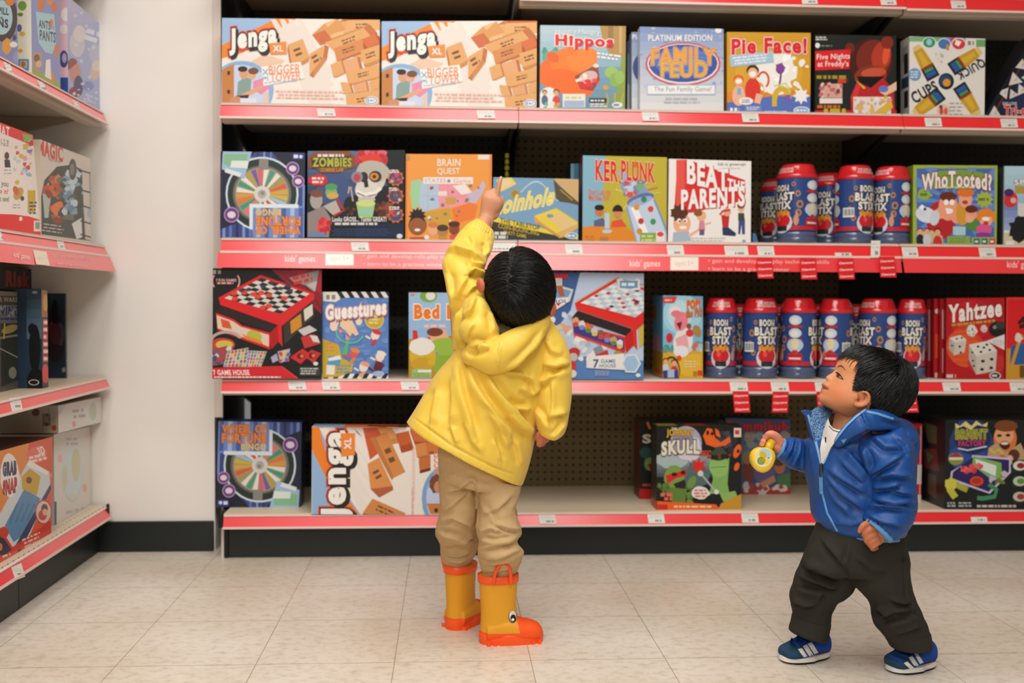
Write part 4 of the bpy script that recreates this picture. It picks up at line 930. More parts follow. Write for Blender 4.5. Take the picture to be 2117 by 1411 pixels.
def tooted(A):
    A.R(1880, 335, 2070, 512, 'a3b53c'); A.R(1895, 348, 2056, 502, '4a6db4')
    for i in range(14):
        a = math.radians(i*26); A.P([(1975, 420), (1975+120*math.cos(a), 420+100*math.sin(a)), (1975+120*math.cos(a+.2), 420+100*math.sin(a+.2))], '6a8ccc')
    A.R(1880, 335, 1893, 512, 'a3b53c'); A.R(2057, 335, 2070, 512, 'a3b53c'); A.R(1880, 335, 2070, 346, 'a3b53c'); A.R(1880, 502, 2070, 512, 'a3b53c')
    A.E(1978, 371, 74, 20, '7fa03a'); A.E(1911, 402, 15, 11, '8fb04a', wob=.15, seed=2); A.star(2035, 412, 20, 13, 10, 'a9b848'); A.D(1902, 398, 1920, 406, 1, '5f7a2c', .7); A.D(2022, 408, 2048, 416, 1, '5f7a2c', .7)
    A.E(1945, 455, 30, 40, 'b8262e'); A.E(1960, 428, 20, 28, 'f0a080'); A.E(1960, 406, 18, 10, '6a3020'); A.E(1956, 418, 5, 6, 'f8f4f0'); A.E(1968, 418, 5, 6, 'f8f4f0'); A.E(1960, 436, 10, 6, 'f8f2ee'); A.E(1945, 440, 12, 12, 'f0a080'); A.E(1977, 448, 11, 14, 'f0a080')
    A.E(1990, 440, 14, 26, 'd89a34'); A.E(1996, 412, 14, 17, 'f0a888'); A.E(1996, 398, 18, 9, 'e0782c'); A.E(1995, 418, 6, 4, 'b83a34'); A.R(1970, 468, 1996, 486, 'a9d0d8')
    A.E(2008, 444, 12, 13, 'f0a080'); A.E(2008, 432, 13, 8, '6a2a20'); A.P([(1998, 462), (2022, 448), (2022, 478), (1996, 474)], '5a8a3c'); A.E(2004, 453, 9, 7, 'f2b090')
    A.E(2038, 454, 14, 14, 'f2a886'); A.E(2038, 440, 17, 9, 'e8862c'); A.E(2024, 448, 5, 9, 'e8862c'); A.E(2054, 448, 4, 10, 'e8862c'); A.E(2034, 474, 16, 12, 'dc5a94'); A.E(2032, 486, 16, 6, '8a3a94'); A.E(2038, 452, 8, 4, 'f8f4f0'); A.E(2038, 461, 5, 4, 'b8383c')
    A.E(1914, 444, 22, 16, 'dce0ea', 20); A.E(1906, 436, 9, 12, 'd4dae6'); A.E(1932, 450, 10, 16, 'cfd6e2', 10); A.E(1906, 428, 4, 5, 'f8f8f8'); A.E(1912, 432, 3, 3, '22222a')
    A.P([(1895, 472), (1926, 476), (1948, 488), (1950, 502), (1895, 502)], 'c8b890'); A.person(1902, 478, 6, top='2a2a2c'); A.person(1916, 478, 6, top='c8ccd4'); A.person(1938, 480, 7, top='c83438')
    A.R(1958, 488, 2005, 503, '8fae54'); A.D(1962, 490, 2000, 502, 3, '5f7a34', .4, 3); A.R(2008, 490, 2060, 506, '8fae54')
    for x, c in ((2013, '2f6a6a'), (2029, '2f6a6a'), (2045, 'd2343a')): A.R(x, 493, x+12, 505, c); A.D(x+2, 496, x+10, 502, 1, 'e0e8e4', .7)
    A.T('WhoTooted?', 1905, 352, 2050, 388, 'f2e6e2', 0.05, '7a2430', 0.1, arc=8)
    A.D(1930, 384, 2022, 390, 1, 'd8d89a', .6, 3)
gbox('lime-edged blue party game with a laughing cartoon family', [(1888, 341), (2062, 342), (2060, 507), (1887, 505)], YF, 0.055, ('a3b53c', '6f8030', '8a9a38'), tooted, 2)
def spi(A):
    A.G(2075, 340, 2190, 470, 'b3d4dc', '8fb0d4', 6); A.G(2075, 420, 2190, 478, '6a7fb8', '9fb0d8', 4); A.R(2075, 478, 2190, 512, 'd2c3a0'); A.R(2075, 476, 2190, 480, 'e8e4dc')
    A.E(2089, 412, 15, 17, 'cf3436'); A.E(2086, 398, 10, 8, '4a2a64'); A.E(2095, 414, 6, 6, 'e0b0a8')
    A.T('SPIN', 2097, 371, 2140, 382, 'f0ece6', .05, '4a2a20', .1); A.R(2098, 384, 2160, 400, 'b8984a'); A.R(2104, 420, 2160, 470, 'd8d4cc'); A.E(2112, 474, 26, 24, '1d1d1e', wob=.2, seed=4); A.star(2112, 474, 30, 20, 7, '1d1d1e'); A.R(2080, 498, 2096, 506, 'e8e6e2')
gbox('pale blue beach-scene game cut off by the frame on the second shelf', [(2077, 343), (2190, 344), (2190, 508), (2075, 507)], YF, 0.05, ('b3d4dc', '2c2c2a', '9ab0b8'), spi, 2,
     side=lambda A, P: (A.P([P(.1, .02), P(.95, .02), P(.95, .98), P(.1, .98)], '3a3c38'), A.P([P(.0, .0), P(.12, .0), P(.12, 1), P(0, 1)], '9ab0b8')))
# ---- third shelf
def drawer_house(A, X, cols, chk, front):
    """picture of a red games chest with a chequered lid and an open drawer; X maps the black chest's pixels"""
    P_ = lambda pts, c: A.P([X(*p) for p in pts], c)
    P_([(452, 615), (539, 568), (650, 606), (580, 658)], cols[0])
    P_([(464, 616), (540, 574), (640, 607), (580, 648)], chk[0])
    for i in range(8):
        for j in range(8):
            if (i+j) % 2: continue
            def g(u, v):
                a = np.array((464, 616)); b = np.array((540, 574)); c = np.array((640, 607)); d = np.array((580, 648))
                return tuple(a*(1-u)*(1-v)+b*u*(1-v)+c*u*v+d*(1-u)*v)
            P_([g(i/8, j/8), g((i+1)/8, j/8), g((i+1)/8, (j+1)/8), g(i/8, (j+1)/8)], chk[1])
    P_([(452, 615), (580, 658), (582, 674), (456, 630)], cols[1]); P_([(580, 658), (650, 606), (650, 618), (582, 674)], cols[0])
    P_([(586, 672), (648, 622), (650, 654), (588, 712)], front[0]); P_([(600, 664), (622, 648), (624, 674), (602, 690)], front[1]); P_([(628, 640), (646, 628), (647, 650), (630, 664)], front[2])
    P_([(458, 632), (572, 672), (566, 688), (446, 646)], '2a1c1c'); P_([(446, 646), (484, 660), (500, 672), (560, 688), (558, 722), (450, 682)], cols[1])
    P_([(448, 651), (482, 664), (498, 675), (556, 692), (556, 716), (450, 678)], front[3]); P_([(558, 688), (574, 672), (576, 706), (560, 722)], cols[2]); P_([(574, 672), (582, 674), (584, 716), (576, 706)], cols[1])
def chest1(A):
    A.R(435, 550, 670, 786, '131414'); A.P([(560, 556), (666, 556), (666, 650)], '8c1a24'); A.P([(600, 556), (666, 556), (666, 610)], 'a82430')
    A.L([(610, 560), (666, 640)], 1.5, '4a1014'); A.L([(580, 558), (666, 660)], 1.2, '4a1014')
    drawer_house(A, lambda x, y: (x, y), ('d8262a', 'dd1f24', 'b0181c'), ('262524', 'd9d3cc'), ('3a322c', 'd08a2c', 'd8d4c4', 'dccab4'))
    for x, y in ((484, 606), (486, 617), (505, 604), (524, 608), (533, 613), (540, 605), (556, 610), (588, 616), (543, 636), (556, 632)): A.E(x, y, 7, 4.5, 'e0472c')
    for x, y in ((500, 600), (515, 598), (544, 592), (560, 584), (580, 596), (600, 600), (596, 590)): A.E(x, y, 6, 3.6, '3c4050')
    A.P([(456, 658), (474, 664), (480, 680), (460, 676)], 'd85a2c'); A.E(526, 694, 16, 11, 'b8b848', 20); A.P([(500, 690), (540, 704), (545, 712), (508, 700)], 'dd8a3c')
    # bursts, cards, boards (plain shapes)
    A.ring(468, 705, 34, 22, 6, 'b8a8a0', 180, 340); A.E(460, 712, 26, 14, 'c24038'); A.E(464, 712, 18, 9, 'd8b848'); A.P([(440, 722), (470, 714), (466, 752), (440, 756)], '8a5060'); A.spots(442, 720, 480, 752, 14, 3, 6, ['c83a38', '4a4a6a', 'd8d0c8'], 4)
    for (q, s) in (([(470, 726), (514, 718), (508, 758), (462, 758)], 3), ([(514, 724), (552, 726), (540, 758), (508, 758)], 5)):
        A.P(q, 'e2dcd6'); r = random.Random(s)
        for i in range(6):
            for j in range(5):
                u, v = (i+.15)/6, (j+.1)/5; a, b, c, d = [np.array(p, float) for p in q]
                g = lambda u, v: tuple(a*(1-u)*(1-v)+b*u*(1-v)+c*u*v+d*(1-u)*v)
                A.P([g(u, v), g(u+.13, v), g(u+.13, v+.17), g(u, v+.17)], r.choice(['d06a5a', '7a9a6a', '8a8ab8', 'd8b060', 'c84a48', '6a7a9a']))
    A.P([(616, 682), (640, 672), (656, 682), (628, 694)], 'c8c4c4'); A.P([(622, 696), (650, 690), (662, 710), (630, 720)], 'c03430'); A.P([(640, 692), (656, 694), (662, 708), (648, 706)], 'd8d0cc')
    A.P([(560, 738), (572, 730), (576, 744), (564, 750)], 'a8a8c4'); A.P([(574, 726), (600, 720), (596, 744), (580, 750)], 'b8b0c0'); A.spots(576, 724, 598, 746, 8, 3, 5, ['c84838', '6a6a9a', 'd8c070'], 3)
    for q in ([(600, 738), (626, 720), (642, 732), (622, 752)], [(630, 736), (644, 722), (664, 730), (648, 750)]): A.P(q, 'cf2a2c'); c = np.mean(q, 0); A.E(c[0], c[1], 8, 6, '5a1414'); A.E(c[0]+2, c[1], 4, 4, 'd8704a')
    A.P([(439, 760), (580, 756), (616, 784), (439, 786)], 'd0222c'); A.L([(582, 757), (616, 782)], 3, 'e03a40')
    A.T('7 GAME HOUSE', 441, 764, 516, 775, 'f2e6e2', 0.03, it=-.2); A.D(441, 777, 598, 781, 1, 'f0dcd8', .7, 3)
    A.R(619, 757, 662, 776, '3a3c3a'); A.D(621, 759, 660, 774, 3, 'c8c8c4', .5, 4); A.E(653, 751, 5, 4, 'e0dedc')
    A.T('7 FUN GAMES', 447, 576, 489, 582, 'e8b8b0', .02); A.D(449, 582, 487, 588, 1, 'e0a49c', .6, 3); A.ring(445, 581, 7, 13, 3, 'e0a49c', 100, 260); A.ring(490, 581, 7, 13, 3, 'e0a49c', -80, 80); A.D(440, 557, 462, 567, 1, '9a948e', .8, 2)
    A.P([(598, 574), (660, 558), (656, 578), (650, 604), (632, 590), (606, 582)], '8a8684'); A.D(604, 566, 650, 586, 2, 'c8342c', .7, 6, -14); A.P([(634, 588), (656, 580), (652, 602)], 'b8b4b0')
gbox('tall black and red games chest set at the wall end of the third shelf', [(440, 554), (665, 557), (664, 782), (439, 781)], RY0-0.012, 0.10, ('131414', '1a1616', '701820'), chest1, 3)

def guess(A):
    A.R(660, 596, 810, 790, '5b83c4')
    for i in range(60):
        r = random.Random(i); A.E(r.uniform(668, 802), r.uniform(620, 770), r.uniform(5, 14), r.uniform(3, 8), r.choice(['6690cc', '527abc', '6d94d0']), seg=9)
    for y0, y1, s in ((600, 615, 1), (772, 788, -1)):
        A.R(660, y0, 810, y1, '1f2120')
        for i in range(8): A.P([(664+i*20, y0), (674+i*20, y0), (674+i*20+10*s, y1), (664+i*20+10*s, y1)], 'e9e6df')
    A.P([(667, 602), (690, 602), (704, 618), (694, 624), (668, 622)], 'e9e4da'); A.D(673, 608, 698, 620, 1, '8a8684', .8, 2)
    A.E(774, 660, 20, 20, 'dcd49c'); A.E(774, 660, 18.5, 18.5, 'c9a832'); A.D(762, 650, 786, 670, 3, 'e6d68c', .6, 3)
    A.P([(667, 700), (700, 712), (708, 740), (730, 752), (728, 768), (700, 778), (667, 780)], 'c9ab34'); A.D(673, 706, 700, 728, 3, 'd9864a', .5, 5)
    A.P([(709, 656), (724, 654), (742, 690), (736, 694), (728, 688), (724, 696), (712, 680), (702, 674)], 'efc9a4'); A.E(716, 668, 13, 14, 'f0cdaa'); A.P([(714, 690), (724, 700), (716, 704)], 'e6a488'); A.P([(716, 704), (722, 704), (718, 732), (706, 734)], '58b878'); A.E(704, 684, 4, 4, 'ef8f8c')
    A.ring(724, 686, 30, 24, 3, '6cc49c', 20, 200); A.E(690, 674, 8, 10, 'f2d8c4'); A.E(742, 662, 7, 10, 'f2d8c4')
    for i in range(4): A.L([(686+i*4, 672), (682+i*6, 660)], 3, 'f2d8c4'); A.L([(738+i*4, 660), (734+i*6, 650)], 3, 'f2d8c4')
    for (x, y, c, t) in ((776, 692, 'd2343a', 'f0dcd0'), (732, 730, 'e0894a', 'd85a5a'), (786, 736, 'e8e2dc', 'f0dcd0'), (752, 758, 'e8a07c', 'e8e0d8'), (782, 758, '6a2430', '5a2030')):
        A.E(x, y, 9, 11, t, 20); A.E(x+3, y-6, 10, 5, c, 20); A.L([(x-10, y+8), (x-20, y+2)], 4, t); A.L([(x+2, y+10), (x-8, y+20)], 6, c)
    A.R(678, 736, 704, 754, '5f9ac4', 5); A.P([(678, 740), (702, 734), (706, 742), (680, 746)], 'e6ece8'); A.R(675, 754, 692, 774, 'ece6da', 3); A.D(695, 752, 726, 772, 3, '5a9ab8', .5, 4); A.E(783, 772, 12, 6, '9fb8dc')
    A.T('Guesstures', 673, 624, 799, 656, 'f4f0ec', .06, 'd8a8a4', .1, sl=12, sh=(2, 3, '8a5a6a'))
gbox('small blue charades game striped black and white along top and bottom', [(667, 603), (803, 603), (803, 783), (666, 783)], YF-0.004, 0.055, ('5b83c4', '45689c', '4a4c48'), guess, 3)

def bed(A):
    A.G(840, 600, 980, 700, 'a4c6e4', '8fb4dc', 5); A.P([(845, 700), (980, 690), (980, 790), (845, 790)], 'b8902c')
    A.E(886, 612, 18, 13, '7fae48'); A.E(890, 611, 10, 9, 'e8e8e0')
    A.P([(853, 682), (862, 683), (866, 706), (900, 690), (930, 700), (930, 720), (854, 714)], 'd22a2c'); A.E(905, 696, 16, 16, 'e8b088'); A.E(899, 686, 17, 9, '7a3c24'); A.L([(925, 700), (918, 680)], 6, 'e8b088')
    A.P([(890, 706), (930, 704), (990, 720), (990, 770), (900, 770), (884, 740)], '8fae3a'); A.E(920, 716, 34, 18, '9aba44'); A.E(903, 729, 3, 3, '6a9ad8')
    A.E(874, 736, 27, 30, 'd8b02c'); A.E(874, 752, 25, 14, 'caa028'); A.E(872, 716, 26, 18, 'e8e6de', wob=.05); A.E(892, 748, 8, 6, 'd8b02c')
    A.R(852, 762, 892, 780, '9fc07a'); A.R(864, 764, 892, 769, 'e8ecdc'); A.D(854, 770, 890, 779, 2, '6f9a4a', .5, 3)
    A.T('Bed Bugs', 856, 629, 990, 668, 'ea7a1e', .07, 'f6efe4', .12); A.D(876, 669, 930, 678, 1, 'ecc4b8', .7, 3); A.E(853, 609, 4, 3, 'e08a3c')
gbox('pale blue game with a yellow shape under a green blanket, half hidden by the raincoat', [(845, 604), (975, 605), (974, 782), (845, 781)], YF-0.004, 0.055, ('a4c6e4', '6f94b4', '8fb0c8'), bed, 3)

def chest2(A):
    A.R(1100, 558, 1335, 788, 'b9cbe2'); A.P([(1106, 560), (1200, 560), (1180, 640), (1150, 680), (1106, 690)], '3f6099'); A.P([(1106, 745), (1190, 735), (1331, 745), (1331, 785), (1106, 785)], '5684c0')
    A.spots(1140, 650, 1220, 720, 50, 4, 8, ['e6e2de', 'cfd8e4', 'e0a48c', 'b8c8dc', 'd8c89c', 'eae6e0', '9fb4d4'], 4); A.spots(1190, 690, 1260, 745, 30, 4, 8, ['e2dedc', 'cdd6e2', 'd8584c', 'a8b8d0', 'eae6e2'], 6)
    drawer_house(A, lambda x, y: (x+736-(x-452)*0.02, y+10-(x-452)*0.02), ('d92a24', 'e02a20', 'c41e1c'), ('b9c6cf', 'dfe5e6'), ('c9b04a', 'd8c468', 'b89a3c', '3c3c84'))
    A.L([(1188, 626), (1275, 574), (1330, 588)], 2, 'd89a6c')
    r = random.Random(5)
    for i in range(17):
        x, y = r.uniform(1230, 1322), r.uniform(586, 640)
        if x-1228 < (y-586)*-.2: continue
        A.P([(x-6, y), (x, y-3), (x+6, y), (x, y+3)], r.choice(['c8323a', '2a3458', 'd84a4a']))
    for i, c in enumerate(['d8a07c', 'dcd8d8', 'd8743c', 'c8c4d0', '8a5a34', 'd04a3c', 'c8a068', 'dedce4']): A.E(1190+i*13, 664+i*6.5, 7, 8, c, wob=.15, seed=i); A.E(1190+i*13, 670+i*6.5, 6, 5, ['c84a3c', '7a8ac8', '5a8a4a', 'd8c060'][i % 4])
    A.P([(1274, 578), (1284, 574), (1290, 580), (1312, 578), (1316, 574), (1324, 578), (1322, 590), (1324, 598), (1314, 600), (1308, 594), (1290, 596), (1284, 600), (1276, 598), (1278, 588)], 'e4ddd4'); A.R(1281, 580, 1318, 595, '5f94bc'); A.D(1284, 583, 1316, 592, 1, 'e0e8ec', .7, 3)
    A.R(1232, 726, 1258, 740, 'c43430', -14); A.R(1228, 716, 1246, 730, '8a8c98', -20); A.E(1277, 730, 8, 5, 'a8905c')
    A.P([(1212, 737), (1290, 730), (1290, 764), (1212, 760)], 'e6e4de'); A.P([(1222, 736), (1288, 736), (1294, 750), (1288, 764), (1214, 760), (1218, 750)], 'e9e7e2')
    A.T('7', 1226, 742, 1238, 760, '3f5c94', .04); A.T('GAME', 1242, 742, 1272, 750, '54709c', .02); A.T('HOUSE', 1239, 752, 1273, 759, '54709c', .02)
    A.P([(1285, 751), (1294, 732), (1314, 731), (1325, 751), (1314, 770), (1293, 769)], 'e2e4e2'); A.P([(1288, 751), (1296, 735), (1312, 734), (1321, 751), (1312, 767), (1295, 766)], '9fc2e0'); A.D(1229, 765, 1262, 776, 3, 'aab0dc', .6, 3); A.E(1319, 775, 5, 4, 'e4e6ea')
    # shield emblem and banner behind the child's head
    A.R(1146, 566, 1174, 575, 'd3202c'); A.R(1148, 575, 1162, 590, 'd6cfca'); A.D(1149, 577, 1161, 588, 4, 'a8a09c', .5, 2)
    A.P([(1110, 600), (1150, 588), (1185, 598), (1178, 622), (1150, 640), (1120, 622)], 'd8d2c8'); A.P([(1114, 602), (1150, 592), (1181, 601), (1172, 618), (1128, 618)], '6f9cc8'); A.P([(1150, 590), (1162, 590), (1168, 612), (1156, 612)], 'b05a3a'); A.P([(1120, 618), (1176, 614), (1172, 626), (1150, 637), (1126, 628)], 'e6e4e2'); A.T('PATROL', 1118, 618, 1173, 626, '4a5c94', .03, sl=-1); A.P([(1148, 626), (1160, 626), (1154, 633)], 'c8343c')
    A.E(1187, 727, 12, 9, 'c42c28'); A.E(1185, 738, 9, 9, 'c4bcb8'); A.E(1184, 756, 7, 11, 'd03a34'); A.E(1184, 772, 8, 8, 'dcdcdc')
gbox('pale blue games chest set with a red drawer, half hidden behind the dark-haired head', [(1106, 561), (1331, 565), (1330, 784), (1106, 782)], RY0-0.006, 0.10, ('b9cbe2', '8a98b0', '7a8cac'), chest2, 3)

def pig(A):
    A.G(1365, 605, 1458, 680, '5fa4cc', '8fc4dc', 5); A.E(1410, 650, 40, 42, '9fcfe2'); A.E(1405, 650, 26, 30, 'b9dce6'); A.R(1365, 722, 1458, 790, 'd8a52c'); A.spots(1370, 712, 1454, 724, 12, 5, 9, ['4f8a7a', '5f9a8c'], 4)
    for i in range(14): r = random.Random(i); A.R(r.uniform(1370, 1440), r.uniform(728, 775), r.uniform(1440, 1454), r.uniform(728, 780), r.choice(['e0b23a', 'cf9826']))
    A.E(1412, 706, 20, 30, 'e6e0e0', 12); A.E(1408, 664, 14, 20, 'e8808c', 10); A.E(1396, 644, 12, 11, 'ecdcd8'); A.E(1398, 648, 11, 7, 'e07a84'); A.P([(1396, 700), (1420, 688), (1424, 720), (1404, 732)], 'e6a8ac'); A.E(1408, 726, 16, 12, 'e4e4e8'); A.E(1384, 698, 7, 10, 'cc2a34'); A.E(1426, 688, 8, 8, 'd8343c'); A.P([(1398, 668), (1410, 664), (1406, 682)], '7a1c20'); A.E(1441, 684, 8, 13, 'a88444', -20); A.E(1424, 674, 5, 6, '7a5a34'); A.E(1404, 740, 5, 6, 'd8502c'); A.spots(1422, 710, 1450, 724, 7, 4, 6, ['c8d4dc', 'aab8c4', 'd06a5a'], 3)
    A.E(1388, 766, 18, 30, '2a2a28'); A.E(1388, 768, 16, 28, 'c8a44a'); A.person(1376, 746, 5, hair='1a1412', top='c8ccd8'); A.person(1394, 750, 6, hair='3a241c', top='b83a50'); A.R(1371, 765, 1402, 782, '3a3c7a'); A.R(1380, 763, 1394, 780, 'a8b8d8')
    A.P([(1371, 614), (1400, 612), (1394, 626), (1371, 626)], 'd8413c'); A.D(1374, 617, 1392, 623, 1, 'e8b8b0', .7)
    A.T('POP!', 1420, 619, 1448, 638, 'e0562c', .06, 'c89a30', .11, sl=3); A.T('the PIG', 1418, 638, 1451, 655, 'd87a2c', .05, '5a3a5a', .09, sl=2)
    A.D(1414, 744, 1442, 760, 3, 'e6cc84', .6, 3); A.R(1442, 765, 1452, 776, 'd83a2c'); A.R(1433, 767, 1441, 777, 'b07a2c')
gbox('narrow blue and gold game with a pink figure in white, beside the first canister', [(1371, 610), (1453, 612), (1453, 783), (1370, 783)], YF-0.004, 0.17, ('7ab6d4', 'c8962c', '6fa8c4'), pig, 3,
     side=lambda A, P: (A.P([P(0, 0), P(1, 0), P(1, .66), P(0, .66)], '5f94b8'), A.P([P(.6, .12), P(1, .14), P(1, .3), P(.6, .3)], 'b0602c'), A.P([P(.3, .5), P(.9, .46), P(.9, .66), P(.3, .7)], 'c0848c'), A.P([P(0, .68), P(1, .68), P(1, 1), P(0, 1)], 'a87820'), A.P([P(.2, .9), P(.7, .9), P(.7, .96), P(.2, .96)], 'c83a30')))

def yah(A):
    A.R(1950, 612, 2080, 790, 'b3141c'); A.E(2010, 660, 46, 40, 'c81a22'); A.P([(1960, 700), (1990, 660), (2030, 700), (2050, 760), (2030, 775)], 'cf4224'); A.E(1992, 720, 34, 40, 'd8562c', -30); A.E(2040, 750, 40, 24, 'c0302a')
    for i in range(12): A.L([(1953, 630+i*12), (2080, 627+i*12)], .8, 'bf2228')
    def die(q, tops, c=('dcd4ca', 'c9bfb4', 'b4a99e')):
        (a, b, d, e, f, g, h) = q     # a-b-d-e top, front a..., simplified cube
        A.P([a, b, d, e], c[0]); A.P([e, d, f, g], c[1]); A.P([a, e, g, h], c[2])
        for x, y, s in tops: A.E(x, y, s, s*.8, '23201e', seg=9)
    die([(2003, 712), (2042, 704), (2061, 724), (2018, 736), (2058, 766), (2018, 774), (2003, 744)], [(2022, 716, 3), (2040, 712, 3), (2028, 727, 3), (2046, 723, 3), (2034, 718, 3), (2032, 746, 4), (2050, 742, 4), (2030, 763, 4), (2049, 760, 4), (2010, 728, 2.4), (2011, 745, 2.4), (2013, 756, 2.4)])
    die([(1963, 698), (1985, 692), (1998, 702), (1974, 708), (1994, 728), (1972, 734), (1961, 720)], [(1978, 700, 2.4), (1988, 698, 2.4), (1984, 716, 3), (1968, 714, 2.4), (1986, 728, 2.6)])
    A.E(2009, 683, 11, 12, 'dcd4ca', wob=.08, seed=2); A.spots(2002, 676, 2016, 692, 7, 1, 1.8, ['2a2624'], 3); A.E(2034, 679, 7, 8, 'd0c8be'); A.spots(2030, 674, 2039, 685, 4, .8, 1.4, ['2a2624'], 4); A.E(2062, 680, 18, 16, '1f1d1c'); A.E(2068, 672, 12, 8, '3a3634'); A.E(2056, 676, 4, 4, '8a8480'); A.P([(2040, 704), (2078, 690), (2078, 724)], 'e0d6d4'); A.D(2052, 702, 2076, 714, 3, 'a8a0a0', .4, 3)
    A.T('Yahtzee', 1960, 623, 2071, 661, 'efe0da', .05, '7a1016', .08, sl=14); A.D(1966, 663, 2068, 670, 1, 'b89a3c', .7, 3, -6); A.E(2057, 776, 12, 8, 'd8d0cc'); A.E(2057, 776, 10, 6, '2a2422'); A.D(2050, 773, 2064, 779, 1, 'd8d0cc', .7); A.D(1956, 771, 1978, 783, 1, 'd8b8b4', .6, 3)
RY = 'red dice games on the third shelf'
sp = lambda A, P=None: (A.P([(1905, 610), (1960, 610), (1960, 640), (1905, 640)], '8a141a'), A.D(1907, 640, 1960, 750, 9, 'a8787a', .12, 4))
gbox('slim dark red dice game, deepest of the three red boxes peeping out beside the canisters', [(1917, 618), (1960, 618), (1960, 784), (1916, 784)], YF+0.062, 0.02, ('8e1419', '6a1014', '7a1418'), lambda A: (A.L([(1921, 640), (1921, 745)], 2.5, 'b08a8a'), A.L([(1927, 620), (1927, 784)], 1.5, 'd8403c')), 3)
gbox('slim red dice game, second of the red boxes leaning in a row', [(1931, 617), (1970, 617), (1970, 784), (1930, 784)], YF+0.036, 0.02, ('b81a20', '7a1216', '8a161a'), lambda A: (A.E(1937, 643, 4, 5, 'e8c8c4'), A.R(1934, 690, 1940, 740, 'd8482c'), A.R(1933, 770, 1941, 780, 'd8b8b4')), 3)
gbox('slim red dice game tucked directly behind the dice game with big white lettering', [(1944, 617), (1990, 617), (1990, 785), (1943, 785)], YF+0.016, 0.018, ('a0161c', '7a1216', '8a161a'), lambda A: (A.L([(1949, 640), (1949, 700)], 2.5, 'c09a98'), A.L([(1949, 720), (1949, 770)], 2, 'c09a98')), 3)
gbox('bright red dice game with big white lettering and spotted dice', [(1957, 616), (2077, 615), (2076, 786), (1955, 785)], YF-0.004, 0.018, ('b3141c', '7a1014', '8a161a'), yah, 3)
def redb(A):
    A.R(2075, 610, 2190, 720, 'd61f22'); A.R(2075, 720, 2190, 792, 'c98f2a'); A.P([(2090, 714), (2140, 704), (2140, 752), (2088, 754)], '2c5a94'); A.L([(2090, 760), (2112, 690), (2120, 700)], 7, 'c9922c'); A.E(2106, 698, 8, 9, 'd8d0c4', wob=.2, seed=2); A.spots(2108, 654, 2122, 676, 6, 4, 7, ['3a1a18'], 3); A.R(2108, 755, 2130, 780, '6a4a1c'); A.L([(2082, 617), (2190, 617)], 1.5, 'e8584c'); A.L([(2082, 617), (2080, 785)], 1.5, 'e8584c')
gbox('red and orange game cut off by the frame beside the dice game', [(2081, 614), (2190, 614), (2190, 787), (2079, 787)], YF-0.004, 0.05, ('d61f22', '9a1a1c', 'a82022'), redb, 3)

